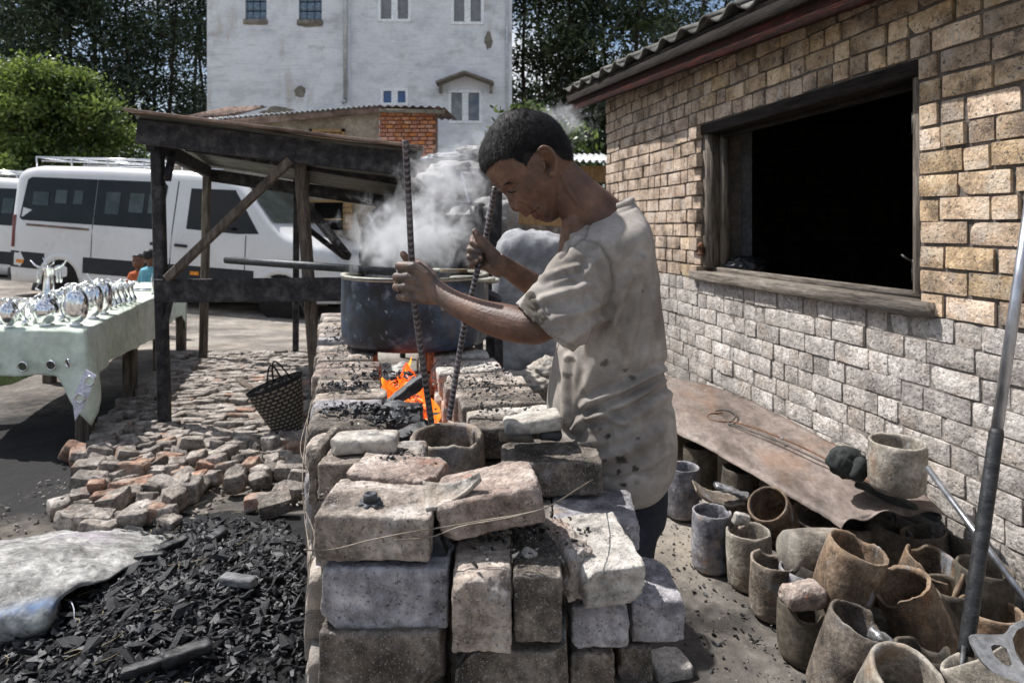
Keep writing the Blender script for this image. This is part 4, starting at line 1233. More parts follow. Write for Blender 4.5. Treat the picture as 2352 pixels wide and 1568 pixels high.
M('clay_pale', [(.12, .10, .082), (.22, .195, .16), (.36, .325, .28)], scale=8, rough=.9, bump=.9, bscale=50, rnd=.12, bdist=.005, grain=.35, mid=.4, speck=(.5, .3, 1.8), edge=((.45, .42, .37), .5),
  stains=[((.07, .065, .06), 9, .52, .66, .8, DR_), ((.30, .31, .33), 14, .60, .68, .8, DR_), ((.24, .15, .085), 6, .58, .70, .6)])
M('clay_rust', [(.06, .043, .030), (.155, .105, .068), (.27, .205, .15)], scale=8, rough=.85, bump=.9, bscale=50, rnd=.12, bdist=.005, grain=.35, mid=.45, speck=(.6, .25, 1.8), edge=((.36, .27, .19), .6),
  stains=[((.035, .03, .027), 8, .50, .66, .85, DR_), ((.26, .27, .29), 15, .60, .66, .85, DR_), ((.25, .12, .05), 7, .58, .68, .6)])
M('clay_grey', [(.08, .08, .092), (.17, .17, .19), (.31, .30, .31)], scale=9, rough=.86, bump=.9, bscale=50, rnd=.12, bdist=.005, grain=.35, mid=.4, edge=((.42, .39, .35), .5),
  stains=[((.24, .18, .12), 8, .54, .68, .7), ((.05, .05, .05), 9, .56, .70, .85), ((.30, .14, .08), 9, .66, .70, .7)])
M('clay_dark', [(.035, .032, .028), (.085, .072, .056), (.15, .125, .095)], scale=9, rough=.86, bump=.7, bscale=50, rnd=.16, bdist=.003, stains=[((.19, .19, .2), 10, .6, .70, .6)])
M('slag', [(.10, .10, .105), (.30, .30, .31), (.62, .63, .65)], scale=18, rough=.35, bump=1.0, bscale=45, metal=.7, bdist=.006)
V, F = crucible_geo(.083, .16, 3, wob=.035, th=.17, breaks=((-.7, .5, .06),))
cc = W(1032, 1004, 1.55)
o = solo('crucible', place(V, (cc.x, cc.y, cc.z - .15), (.06, -.04, 0)), F, 'clay', 'burnt clay crucible set in the furnace mouth between the two rods', 'crucible')
V, F = tube([W(1040, 1010, 1.60) + Vector((0, 0, -.05)), W(1018, 985, 1.55)+ Vector((0, 0, -.05))], .0015, 5)

def rock(name, px, py, d, size, mat, label, cat, seed, rot=(0, 0, 0), n=(20, 14, 8), amp=None, chips=4, r=None, fr=12, group=None):
    L, Wd, H = size
    V, F = stone(L, Wd, H, n=n, r=r or min(size) * .35, amp=amp or min(size) * .16, seed=seed, fr=fr, chips=chips, fine=min(size) * .03)
    return solo(name, place(V, W(px, py, d), rot), F, mat, label, cat, group)
M('lump_stone', [(.22, .20, .17), (.36, .33, .29), (.48, .45, .40)], scale=14, rough=.95, bump=1.0, bscale=60, voro=.5, bdist=.005,
  stains=[((.12, .12, .125), 14, .52, .62, .8), ((.36, .22, .14), 9, .62, .70, .5)])
rock('slag_cake', 838, 1018, 1.375, (.128, .055, .034), 'lump_stone', 'flat oval slag cake lying on the left furnace wall', 'slag', 3, (.05, 0, .02))
rock('stone_slab', 1222, 969, 1.50, (.13, .075, .034), 'lump_stone', 'flat rough stone slab propped on the right furnace wall', 'stone', 9, (0, -.10, .1), chips=3)
rock('slag_piece', 1185, 1002, 1.47, (.075, .05, .014), 'clay_dark', 'thin dark slag piece squeezed under the stone slab', 'slag', 12, (0, .05, .1))
rock('slag_piece', 1262, 996, 1.50, (.05, .04, .022), 'charcoal', 'black cinder under the right end of the stone slab', 'slag', 13, (0, .05, .1))
rock('mortar_chip', 1225, 1283, 1.13, (.042, .028, .02), 'fire_brick_pale', 'small pointed pale chip on the dark end-on brick', 'stone', 14, (.3, .6, .3), n=(10, 8, 6))
# curved shard of pale clay
V = []; F = []
nu, nv = 18, 10
for s_ in (0, 1):
    for j in range(nv + 1):
        for i in range(nu + 1):
            u = i / nu; v = j / nv
            edge = 1 + .12 * noise.noise(Vector((u * 5, v * 3, 2)))
            L_ = .098 * (u - .5)
            wv = .05 * (v - .5) * (1.25 - 1.05 * u) * edge
            zz = -.030 * (1 - (2 * u - .9) ** 2) * .5 - s_ * .009 + .03 * (v - .5) ** 2 + .002 * noise.noise(Vector((u * 9, v * 9, s_)))
            V.append((L_, wv, zz))
k = (nu + 1) * (nv + 1)
for j in range(nv):
    for i in range(nu):
        a = j * (nu + 1) + i
        F.append((a, a + 1, a + nu + 2, a + nu + 1)); F.append((k + a, k + a + nu + 1, k + a + nu + 2, k + a + 1))
for l in ([i for i in range(nu, -1, -1)], [nv * (nu + 1) + i for i in range(nu + 1)], [j * (nu + 1) for j in range(nv + 1)], [j * (nu + 1) + nu for j in range(nv, -1, -1)]):
    for a, b in zip(l, l[1:]): F.append((a, b, b + k, a + k))
solo('clay_shard', place(V, W(1040, 1118, 1.14), (.45, -.28, .08)), F, 'fire_brick_pale', 'curved pale crucible shard bridging the two front bricks', 'shard')
# cast gear
M('cast_iron', [(.05, .053, .06), (.11, .115, .125)], scale=14, rough=.6, bump=.7, bscale=60, metal=.4, bdist=.003)
gc = W(851, 1152, 1.125)
gz0 = gc.z
ge_ = thing('cast_gear', 'small dark cast metal gear lying on the front left brick', 'gear', (gc.x, gc.y, gz0 - .012))
V = []; F = []
n = 84
for zz, k in ((0, .96), (.003, 1), (.010, 1), (.013, .95)):
    for i in range(n):
        a = 2 * math.pi * i / n
        tt = .5 + .5 * math.tanh(3.2 * math.cos(7 * a))
        r_ = (.0135 + .0075 * tt) * k
        V.append((r_ * math.cos(a), r_ * math.sin(a), zz))
for l in range(3):
    for i in range(n): F.append((l * n + i, l * n + (i + 1) % n, (l + 1) * n + (i + 1) % n, (l + 1) * n + i))
F.append(tuple(range(n - 1, -1, -1))); F.append(tuple(3 * n + i for i in range(n)))
obj('teeth', place(V, (0, 0, 0), (.05, -.03, 0)), F, 'cast_iron', ge_, local=True)
V, F = lathe([(.0118, .012), (.0115, .024), (.0105, .0265), (.0068, .0265), (.0060, .020), (.0, .020)], 28)
obj('hub', V, F, 'cast_iron', ge_, local=True)
# wires
M('wire', [(.14, .12, .10), (.26, .22, .18)], scale=30, rough=.6, bump=0, metal=.5)
def wire(pts, label, r=.0011, mat='wire', n=44):
    P = crom([tuple(p) for p in pts], n)
    V, F = tube([Vector(p) for p in P], r, 6)
    return solo('wire', V, F, mat, label, 'wire')
wire([W(698, 1262, 1.04), W(760, 1262, 1.065), W(850, 1240, 1.062), W(940, 1222, 1.062), W(1020, 1210, 1.09), W(1120, 1193, 1.095), W(1200, 1180, 1.085), W(1262, 1162, 1.09), W(1330, 1120, 1.20), W(1362, 1100, 1.36)], 'thin rusty wire stretched along the faces of the two front top bricks')
wire([W(905, 1240, 1.062), W(990, 1232, 1.08), W(1060, 1208, 1.09), W(1150, 1192, 1.085), W(1220, 1178, 1.085)], 'short second wire twisted with the one across the front bricks')
wire([W(905, 833, 2.1), W(865, 850, 2.02), W(770, 835, 2.02), W(745, 842, 2.02), W(735, 880, 1.75), W(712, 935, 1.70), W(702, 1010, 1.50), W(695, 1090, 1.40), W(700, 1190, 1.34), W(712, 1280, 1.25), W(702, 1380, 1.2)], 'long kinked wire running over the left wall and hanging down its side')
wire([W(706, 960, 1.60), W(690, 1030, 1.5), W(712, 1100, 1.38), W(700, 1160, 1.36), W(722, 1230, 1.06), W(708, 1300, 1.05)], 'wire strand dangling down the left corner of the furnace', .0009)
# =================================================================== the man at the furnace
HMID = 1.62
def capsule(p0, p1, r0, r1, n=14, seg=5, flat=1.0, up=None):
    p0 = Vector(p0); p1 = Vector(p1); ax = (p1 - p0); L = ax.length
    d = ax.normalized()
    pts = []; rs_ = []
    for k in range(seg + 1):
        a = (math.pi / 2) * k / seg
        pts.append(p0 - d * r0 * math.cos(a)); rs_.append(max(r0 * math.sin(a), r0 * .04))
    for k in range(seg + 1):
        a = (math.pi / 2) * k / seg
        pts.append(p1 + d * r1 * math.sin(a)); rs_.append(max(r1 * math.cos(a), r1 * .04))
    return tube(pts, [(q, q * flat) for q in rs_], n, True, up)
def chain(mb, pts, n=14, flat=1.0, up=None):
    """pts: (px, py, depth, radius)"""
    P = [W(*p[:3]) for p in pts]
    for i in range(len(P) - 1): mb.add(*capsule(P[i], P[i + 1], pts[i][3], pts[i + 1][3], n, 5, flat, up))
def smoothtube(mb, pts, n=22, m=30, up=None):
    """pts: (px, py, depth, r in the picture plane, r in depth)"""
    A = np.array([list(W(*p[:3])) + [p[3], p[4] if len(p) > 4 else p[3]] for p in pts])
    B = crom(A, m)
    a0, b0 = B[0], B[-1]
    V = []; F = []
    for i in range(m):
        t = Vector(B[min(i + 1, m - 1)][:3]) - Vector(B[max(i - 1, 0)][:3])
        t.normalize()
        side = Vector((0, 1, 0)); inp = side.cross(t).normalized(); side = t.cross(inp).normalized()
        for k in range(n):
            an = 2 * math.pi * k / n
            V.append(tuple(Vector(B[i][:3]) + inp * B[i][3] * math.cos(an) + side * B[i][4] * math.sin(an)))
    for i in range(m - 1):
        for k in range(n): F.append((i * n + k, i * n + (k + 1) % n, (i + 1) * n + (k + 1) % n, (i + 1) * n + k))
    F.append(tuple(range(n - 1, -1, -1))); F.append(tuple((m - 1) * n + k for k in range(n)))
    mb.add(V, F)
# ---- head: silhouette of the profile (zoomed picture units), centre, widths
KH = .3516 * HMID / FP
EAR = (690.0, 560.0)
DV = (.795, .606); FV = (-.606, .795)
def st(x, y):
    rx_, ry_ = x - EAR[0], y - EAR[1]
    return rx_ * DV[0] + ry_ * DV[1], rx_ * FV[0] + ry_ * FV[1]
S_C, T_C = -100.0, 45.0
prof_nose = [(258, 520), (272, 575), (300, 622), (340, 678), (378, 708), (402, 722), (424, 742), (438, 772), (450, 808), (459, 832), (470, 850), (486, 860), (506, 862), (520, 862), (532, 868), (545, 886), (566, 896), (584, 892), (595, 866), (602, 876), (612, 902),
             (636, 912), (650, 906), (662, 918), (684, 930), (712, 932), (745, 922), (785, 893), (812, 860), (835, 800), (850, 720), (862, 620), (872, 545), (858, 480), (828, 400), (784, 312), (705, 240), (600, 207), (500, 202), (425, 226), (350, 298), (290, 400), (266, 460)]
prof_face = [(258, 520), (272, 575), (300, 622), (340, 678), (382, 712), (430, 760), (475, 812), (520, 858), (552, 880), (585, 884), (618, 892), (652, 903), (684, 928), (712, 932), (745, 922), (785, 893), (812, 860), (835, 800), (850, 720), (862, 620), (872, 545),
             (858, 480), (828, 400), (784, 312), (705, 240), (600, 207), (500, 202), (425, 226), (350, 298), (290, 400), (266, 460)]
def polar(pr):
    A = []
    for p in pr:
        s, t = st(*p); A.append((math.atan2(s - S_C, t - T_C), math.hypot(s - S_C, t - T_C)))
    A.sort(); an = np.array([a for a, r in A]); r = np.array([r for a, r in A])
    an = np.concatenate([an - 2 * math.pi, an, an + 2 * math.pi]); r = np.concatenate([r, r, r])
    g = np.linspace(-math.pi, math.pi, 721); v = np.interp(g, an, r)
    k = np.array([1, 2, 3, 2, 1.]); k /= k.sum()
    vp = np.concatenate([v[-3:-1], v, v[1:3]]); v = np.convolve(vp, k, 'valid')
    return g, v
GN, RN = polar(prof_nose); GF, RF = polar(prof_face)
def wfac(s):
    return np.interp(s, [-430, -250, -100, 20, 90, 150, 220, 285], [.98, 1.0, 1.0, .955, .90, .80, .62, .48])
def gauss2(s, t, x, y, ss, tt):
    a, b = st(x, y); return math.exp(-((s - a) / ss) ** 2 - ((t - b) / tt) ** 2)
def seg_d(s, t, pl_):
    best = 1e9
    for (x0, y0), (x1, y1) in zip(pl_, pl_[1:]):
        a = st(x0, y0); b = st(x1, y1)
        dx, dy = b[0] - a[0], b[1] - a[1]; u = max(0, min(1, ((s - a[0]) * dx + (t - a[1]) * dy) / (dx * dx + dy * dy)))
        best = min(best, math.hypot(s - a[0] - dx * u, t - a[1] - dy * u))
    return best
NASO = [(522, 806), (556, 826), (598, 852), (640, 880), (662, 900)]
MOUTH = [(578, 892), (600, 868), (628, 850), (640, 846)]
LIDL = [(438, 722), (456, 734), (480, 728), (498, 712)]
LIDU = [(420, 712), (450, 708), (490, 694), (510, 700)]
JAW = [(712, 660), (742, 740), (765, 820), (760, 880)]
CHEEKL = [(700, 800), (716, 850), (708, 890)]
def hp(s, t, lat):
    """head point to world; lat > 0 is towards the camera"""
    x = (s * DV[0] + t * FV[0]); y = (s * DV[1] + t * FV[1])
    c = W(1010.6 + .3516 * EAR[0], 183.75 + .3516 * EAR[1], HMID)
    return Vector((c.x + x * KH, c.y - lat, c.z - y * KH))
HV = []; HF = []; HST = []
NA, NB = 260, 110
WMAX = .0815
for ib in range(NB + 1):
    lam = math.pi * ib / NB - math.pi / 2
    for ia in range(NA):
        phi = 2 * math.pi * ia / NA - math.pi
        rho = max(1e-4, math.cos(lam)) ** .92
        rf = np.interp(phi, GF, RF); rn = np.interp(phi, GN, RN)
        s1 = S_C + rf * rho * math.sin(phi); t1 = T_C + rf * rho * math.cos(phi)
        lat = WMAX * max(0, 1 - rho ** 2.5) ** (1 / 2.5) * float(wfac(s1)) * (1 - .16 * max(0, (t1 - 120) / 200) ** 1.2 if t1 > 120 else 1)
        wn = (.0135 + .0065 * math.exp(-((s1 - 8) / 34) ** 2)) if s1 < 40 else .026
        if s1 < -20: wn = .009 + .0045 * max(0, (s1 + 100) / 80)
        r = rf + (rn - rf) * math.exp(-(lat / wn) ** 2.4)
        s = S_C + r * rho * math.sin(phi); t = T_C + r * rho * math.cos(phi)
        d = 0.0
        d += -.0105 * gauss2(s, t, 462, 722, 26, 30) + .0075 * gauss2(s, t, 462, 728, 13, 20)
        d += .0062 * gauss2(s, t, 425, 690, 14, 40) + .0045 * gauss2(s, t, 560, 735, 36, 46) - .0075 * gauss2(s, t, 650, 800, 44, 36)
        d += .0036 * gauss2(s, t, 584, 874, 11, 18) + .0046 * gauss2(s, t, 628, 888, 13, 18) + .0066 * gauss2(s, t, 504, 832, 13, 16) - .0030 * gauss2(s, t, 548, 838, 16, 10)
        d += -.005 * gauss2(s, t, 486, 846, 5, 7) - .007 * gauss2(s, t, 700, 575, 34, 22)
        if t > 60 and s > -190:
            q = seg_d(s, t, NASO); d += -.0048 * math.exp(-(q / 7) ** 2) + .0034 * math.exp(-((q - 17) / 12) ** 2)
            q = seg_d(s, t, MOUTH); d += -.0085 * math.exp(-(q / 6) ** 2) + .0042 * math.exp(-((q - 14) / 8) ** 2)
            q = seg_d(s, t, LIDL); d += -.0035 * math.exp(-(q / 4.5) ** 2)
            q = seg_d(s, t, LIDU); d += -.0036 * math.exp(-(q / 5) ** 2)
            q = seg_d(s, t, CHEEKL); d += -.0022 * math.exp(-(q / 12) ** 2)
        if s > 20 and t < 180:
            q = seg_d(s, t, JAW); d += .0035 * math.exp(-(q / 22) ** 2) - .004 * math.exp(-((q - 52) / 26) ** 2) * (1 if t < 60 else .2)
        if -275 < s < -165 and t > 170:
            wv_ = math.sin((s + 8 * math.sin(t * .045)) * 2 * math.pi / 21) * .0020 * min(1, (t - 170) / 50) * min(1, (s + 275) / 25) * min(1, (-165 - s) / 20)
            d += wv_
            s += 0
        f = 1 + d / .08
        lat2 = lat + d * (.45 + .55 * (1 - rho))
        # move inwards in the plane too
        s2 = s + (s - S_C) / max(r, 1) * d / KH * rho * .6; t2 = t + (t - T_C) / max(r, 1) * d / KH * rho * .6
        sg = 1
        if lam < 0: sg = -1
        HV.append(tuple(hp(s2, t2, sg * lat2))); HST.append((s2, t2, sg * lat2))
for ib in range(NB):
    for ia in range(NA):
        HF.append((ib * NA + ia, ib * NA + (ia + 1) % NA, (ib + 1) * NA + (ia + 1) % NA, (ib + 1) * NA + ia))
HF.append(tuple(range(NA - 1, -1, -1))); HF.append(tuple(NB * NA + i for i in range(NA)))
skin = MB(); skin.add(HV, HF)
# ears
for sg in (1, -1):
    base_lat = .0775
    ring = [(632, 492), (655, 470), (690, 473), (722, 500), (742, 545), (746, 590), (738, 628), (722, 642), (708, 628)]
    P = []
    for i, (x, y) in enumerate(ring):
        s, t = st(x, y); back = max(0, min(1, (60 - t) / 110))
        P.append(tuple(hp(s, t, sg * (base_lat + .002 + .018 * back))))
    P = crom(P, 40)
    skin.add(*tube([Vector(p) for p in P], [.0042 for i in range(40)], 10))
    # concha sheet
    cen = st(700, 560)
    V = []; F = []
    nr = 8; npn = 40
    for l in (0, 1):
        for j in range(nr + 1):
            for i in range(npn):
                u = j / nr
                pr_ = Vector(P[i]); cc_ = hp(cen[0], cen[1], sg * (base_lat - .006))
                q = cc_.lerp(pr_, u)
                bulge = .0035 * math.exp(-((u - .66) / .16) ** 2)
                q.y -= sg * (bulge - l * .0045)
                V.append(tuple(q))
    for j in range(nr):
        for i in range(npn - 1):
            a = j * npn + i; k = (nr + 1) * npn
            F.append((a, a + 1, a + npn + 1, a + npn)); F.append((k + a, k + a + npn, k + a + npn + 1, k + a + 1))
    k = (nr + 1) * npn
    for i in range(npn - 1):
        a = nr * npn + i; F.append((a, a + 1, k + a + 1, k + a))
        F.append((i, k + i, k + i + 1, i + 1))
    for j in range(nr):
        a = j * npn; F.append((a, a + npn, k + a + npn, k + a)); a = j * npn + npn - 1; F.append((a, k + a, k + a + npn, a + npn))
    skin.add(V, F)
    a_ = st(712, 585); b_ = st(735, 640)
    skin.add(*capsule(hp(st(716, 632)[0], st(716, 632)[1], sg * (base_lat + .003)), hp(st(726, 628)[0], st(726, 628)[1], sg * (base_lat + .007)), .0062, .006, 10, 4))
    skin.add(*capsule(hp(*st(668, 560), sg * (base_lat - .001)), hp(*st(676, 592), sg * (base_lat + .001)), .0045, .004, 10, 4))
# neck
smoothtube(skin, [(1262, 392, HMID, .060, .058), (1292, 424, HMID, .0585, .055), (1324, 456, HMID, .0600, .056), (1354, 486, 1.63, .066, .066), (1384, 530, 1.65, .078, .10), (1392, 590, 1.66, .085, .13)], 26, 30)
for sg in (-1, 1):
    smoothtube(skin, [(1286, 400, HMID + sg * .046, .010), (1304, 430, HMID + sg * .051, .010), (1322, 458, HMID + sg * .050, .0095), (1336, 484, HMID + sg * .044, .009), (1338, 506, HMID + sg * .034, .008)], 10, 16)
    pass
skin.add(*capsule(W(1318, 512, 1.60), W(1335, 560, 1.62), .03, .06))
# torso core joining the arms (under the shirt)
skin.add(*capsule(W(1392, 610, 1.57), W(1392, 610, 1.77), .055, .055))
skin.add(*capsule(W(1392, 620, 1.67), W(1412, 900, 1.68), .10, .10, 20))
# near (left) arm
smoothtube(skin, [(1394, 606, 1.56, .045), (1350, 645, 1.50, .043), (1285, 708, 1.435, .043), (1236, 744, 1.415, .0405, .040), (1212, 749, 1.415, .0375, .041), (1165, 740, 1.44, .0385, .038), (1112, 725, 1.47, .0335, .033), (1062, 704, 1.50, .0280, .028), (1028, 685, 1.52, .0248, .022), (1004, 671, 1.533, .0262, .019), (985, 662, 1.54, .028, .018)], 26, 60)
# far (right) arm
smoothtube(skin, [(1396, 610, 1.78, .045), (1350, 655, 1.85, .043), (1305, 690, 1.86, .042), (1285, 694, 1.85, .040), (1245, 668, 1.82, .0345), (1205, 642, 1.79, .0300), (1175, 622, 1.765, .0262, .023), (1155, 610, 1.75, .0262, .020), (1140, 602, 1.742, .027, .018)], 24, 50)
smoothtube(skin, [(1008, 665, 1.518, .004), (1040, 687, 1.497, .004), (1075, 704, 1.475, .004), (1110, 720, 1.449, .003)], 8, 20)
smoothtube(skin, [(1000, 680, 1.524, .0045), (1040, 704, 1.500, .005), (1090, 728, 1.462, .005), (1130, 745, 1.428, .004)], 8, 20)
# near hand: back of the hand to the camera, fingers curling behind the rod
for (wx, wy, mx_, my_, r0, r1) in [(1000, 654, 950, 613, .0155, .0125), (1000, 664, 937, 636, .0160, .0125), (1000, 675, 932, 659, .0155, .0120), (998, 686, 935, 681, .0145, .0115)]:
    chain(skin, [(wx, wy, 1.543, r0), ((wx + mx_) / 2, (wy + my_) / 2, 1.535, (r0 + r1) / 2 + .001), (mx_, my_, 1.537, r1)])
for (pts) in [[(950, 613, 1.537, .0122), (918, 611, 1.552, .0110), (921, 616, 1.583, .0095), (948, 620, 1.590, .0085)],
              [(937, 636, 1.537, .0122), (911, 636, 1.555, .0108), (916, 640, 1.587, .0095), (944, 643, 1.594, .0083)],
              [(932, 659, 1.537, .0116), (911, 659, 1.555, .0104), (916, 661, 1.587, .0090), (944, 664, 1.593, .0082)],
              [(935, 681, 1.540, .0108), (918, 681, 1.556, .0092), (922, 683, 1.584, .0080), (946, 684, 1.589, .0074)]]:
    chain(skin, pts)
chain(skin, [(998, 650, 1.552, .016), (978, 618, 1.578, .0135), (955, 604, 1.592, .0108), (936, 597, 1.592, .0098), (926, 584, 1.588, .0082)])
chain(skin, [(990, 640, 1.550, .015), (962, 612, 1.553, .011)])
skin.add(*capsule(W(982, 660, 1.55), W(948, 646, 1.55), .021, .017))
skin.add(*capsule(W(982, 672, 1.55), W(946, 668, 1.55), .019, .015))
# far hand: palm side to the camera, fingertips in front of the rod
for (wx, wy, mx_, my_, r0, r1) in [(1148, 596, 1104, 556, .015, .012), (1148, 604, 1101, 573, .015, .012), (1147, 613, 1101, 591, .015, .0115), (1145, 622, 1105, 607, .014, .011)]:
    chain(skin, [(wx, wy, 1.752, r0), (mx_, my_, 1.758, r1)])
for pts in [[(1104, 556, 1.758, .0115), (1087, 547, 1.738, .0100), (1086, 557, 1.708, .0092), (1098, 563, 1.700, .0085)],
            [(1101, 573, 1.760, .0115), (1080, 570, 1.740, .0100), (1080, 574, 1.708, .0092), (1102, 578, 1.699, .0086)],
            [(1101, 591, 1.760, .0110), (1079, 589, 1.740, .0096), (1079, 591, 1.708, .0090), (1103, 591, 1.700, .0083)],
            [(1105, 607, 1.757, .0100), (1086, 610, 1.738, .0088), (1083, 608, 1.710, .0083), (1093, 599, 1.702, .0078)]]:
    chain(skin, pts)
chain(skin, [(1146, 606, 1.722, .0195), (1130, 585, 1.712, .0185), (1117, 566, 1.704, .0138), (1100, 547, 1.698, .0108), (1091, 532, 1.696, .0082)])
chain(skin, [(1144, 622, 1.735, .0170), (1124, 611, 1.728, .0165), (1116, 600, 1.735, .013)])

def remeshed(name, V, F, vox, it, fac=.5):
    me = bpy.data.meshes.new(name); me.from_pydata([tuple(v) for v in V], [], F)
    o = bpy.data.objects.new(name, me); COL.objects.link(o)
    m1 = o.modifiers.new('r', 'REMESH'); m1.mode = 'VOXEL'; m1.voxel_size = vox; m1.use_smooth_shade = True
    m2 = o.modifiers.new('s', 'SMOOTH'); m2.factor = fac; m2.iterations = it
    dg = bpy.context.evaluated_depsgraph_get()
    me2 = bpy.data.meshes.new_from_object(o.evaluated_get(dg))
    bpy.data.objects.remove(o); bpy.data.meshes.remove(me)
    n = len(me2.vertices)
    co = np.empty(n * 3); me2.vertices.foreach_get('co', co); co = co.reshape(-1, 3)
    no = np.empty(n * 3); me2.vertices.foreach_get('normal', no); no = no.reshape(-1, 3)
    Fs = [tuple(p.vertices) for p in me2.polygons]
    bpy.data.meshes.remove(me2)
    return co, no, Fs
def topic(co):
    """picture position of world points"""
    return 1176 + co[:, 0] / co[:, 1] * FP, 519 + (CAMZ - co[:, 2]) / co[:, 1] * FP
MANO = W(1420, 519, 1.68); MANO.z = 0.0
man = thing('person', 'man in a grimy grey T-shirt bending over the furnace and gripping two rods', 'person', MANO)
co, no, Fs = remeshed('body', *skin.vf(), .0017, 2)
px_, py_ = topic(co)
# skin masks
def blob(px, py, x, y, rx, ry, jag=.35, sc=.06, seed=0):
    q = np.hypot((px - x) / rx, (py - y) / ry)
    jj = np.array([noise.noise(Vector((a * sc, b * sc, seed))) for a, b in zip(px[q < 2], py[q < 2])]) if (q < 2).any() else np.zeros(0)
    out = np.zeros(len(px)); out[q < 2] = np.clip((1.05 - q[q < 2] - jj * jag) * 4, 0, 1)
    return out
cxp = 1010.6; cyp = 183.75
def c3(x, y): return cxp + .3516 * x, cyp + .3516 * y
dark = np.zeros(len(co)); lip = np.zeros(len(co))
for (x, y, rx_, ry_, am) in [(700, 900, 110, 50, .55), (780, 860, 60, 60, .4), (560, 872, 40, 16, .35), (740, 700, 40, 90, .2)]:
    X, Y = c3(x, y); dark = np.maximum(dark, am * np.exp(-((px_ - X) / (rx_ * .3516)) ** 2 - ((py_ - Y) / (ry_ * .3516)) ** 2))
for (x, y, rx_, ry_) in [(560, 882, 22, 12), (628, 890, 24, 15), (600, 876, 30, 12)]:
    X, Y = c3(x, y); lip = np.maximum(lip, np.exp(-((px_ - X) / (rx_ * .3516)) ** 2 - ((py_ - Y) / (ry_ * .3516)) ** 2))
hand = np.clip((1060 - px_) / 60, 0, 1) * (py_ > 560) + np.clip((1175 - px_) / 30, 0, 1) * (py_ < 660) * (py_ > 515) * (co[:, 1] > 1.66)
hand = np.clip(hand, 0, 1)
M('skin', [(.072, .036, .023), (.118, .061, .039), (.175, .095, .062)], scale=14, rough=.50, bump=.7, bscale=150, spec=.42, bdist=.0022, grain=.12, mid=.16, sss=.08,
  stains=[((.10, .045, .026), 22, .56, .72, .5)])
t = MAT['skin'].node_tree; N = t.nodes; p = N['Principled BSDF']
def attmix(mat, att, col, factor=1.0, nz=None):
    t = MAT[mat].node_tree; N = t.nodes; p = N['Principled BSDF']
    src = p.inputs['Base Color'].links[0].from_socket
    an = N.new('ShaderNodeAttribute'); an.attribute_name = att
    mu = N.new('ShaderNodeMath'); mu.operation = 'MULTIPLY'; mu.inputs[1].default_value = factor; mu.use_clamp = True
    t.links.new(an.outputs['Fac'], mu.inputs[0]); f = mu.outputs[0]
    if nz:
        tn = N.new('ShaderNodeTexNoise'); tn.inputs['Scale'].default_value = nz; tn.inputs['Detail'].default_value = 6
        tcn = N.new('ShaderNodeTexCoord'); t.links.new(tcn.outputs['Object'], tn.inputs['Vector'])
        mr = N.new('ShaderNodeMapRange'); mr.inputs[1].default_value = .38; mr.inputs[2].default_value = .62
        t.links.new(tn.outputs['Fac'], mr.inputs[0])
        m2 = N.new('ShaderNodeMath'); m2.operation = 'MULTIPLY'
        t.links.new(f, m2.inputs[0]); t.links.new(mr.outputs[0], m2.inputs[1]); f = m2.outputs[0]
    mx = N.new('ShaderNodeMixRGB'); mx.inputs[2].default_value = rgb(col)
    t.links.new(f, mx.inputs[0]); t.links.new(src, mx.inputs[1]); t.links.new(mx.outputs[0], p.inputs['Base Color'])
attmix('skin', 'hand', (.21, .135, .10), .6)
attmix('skin', 'hand', (.055, .045, .042), .9, 26)
attmix('skin', 'stubble_shade', (.035, .022, .018), 1.0)  # beard growth and the ear hollow's painted shade
attmix('skin', 'lip', (.15, .045, .035), .7)
body = obj('body', co, Fs, 'skin', man)
c_e = c3(704, 575); dark = np.maximum(dark, .8 * np.exp(-((px_ - c_e[0]) / 7) ** 2 - ((py_ - c_e[1]) / 10) ** 2) * (np.abs(co[:, 1] - HMID) < .094))  # ear hollow's shade is painted in as dark skin colour
for nm, a in (('hand', hand), ('stubble_shade', dark), ('lip', lip)):
    q = body.data.attributes.new(nm, 'FLOAT', 'POINT'); q.data.foreach_set('value', a)
# ---- hair
HX = [250, 300, 340, 400, 470, 520, 560, 600, 640, 700, 740, 780, 830, 880]
HY = [640, 618, 578, 548, 536, 556, 580, 515, 468, 474, 500, 528, 545, 520]
def hairy(s, t, k=0):
    x = EAR[0] + s * DV[0] + t * FV[0]; y = EAR[1] + s * DV[1] + t * FV[1]
    return np.interp(x, HX, HY) - y
M('hair', [(.004, .0035, .0035), (.009, .008, .008), (.018, .016, .016)], scale=60, rough=.6, bump=.5, bscale=260, spec=.22, bdist=.002, sx=(1, 1, 1))
HVn = []; keep = []
for (s, t, lat), v in zip(HST, HV):
    h = hairy(s, t)
    h += 14 * noise.noise(Vector((s * .07, t * .07, lat * 80)))
    th = .0028 * max(0, min(1, h / 34)) ** .6 + (.0012 * noise.noise(Vector((s * .03, t * .03, lat * 30))) if h > 20 else 0)
    c = hp(S_C, T_C, 0)
    d = (Vector(v) - c); d.y *= 1.3; d.normalize()
    HVn.append(Vector(v) + d * (th - (.004 if h < 0 else .0)))
    keep.append(h > 0)
Fh = [f for f in HF if len(f) == 4 and all(keep[i] for i in f)]
Fh += [f for f in HF if len(f) > 4]
used = sorted({i for f in Fh for i in f}); remap = {i: k for k, i in enumerate(used)}
hm = MB(); hm.add([tuple(HVn[i]) for i in used], [[remap[i] for i in f] for f in Fh if len(f) == 4])
rh = random.Random(8)
cand = [i for i in range(len(HV)) if keep[i] and NA * 4 < i < NA * (NB - 4)]
SV = []; SF = []
crown = hp(-330, -150, 0)
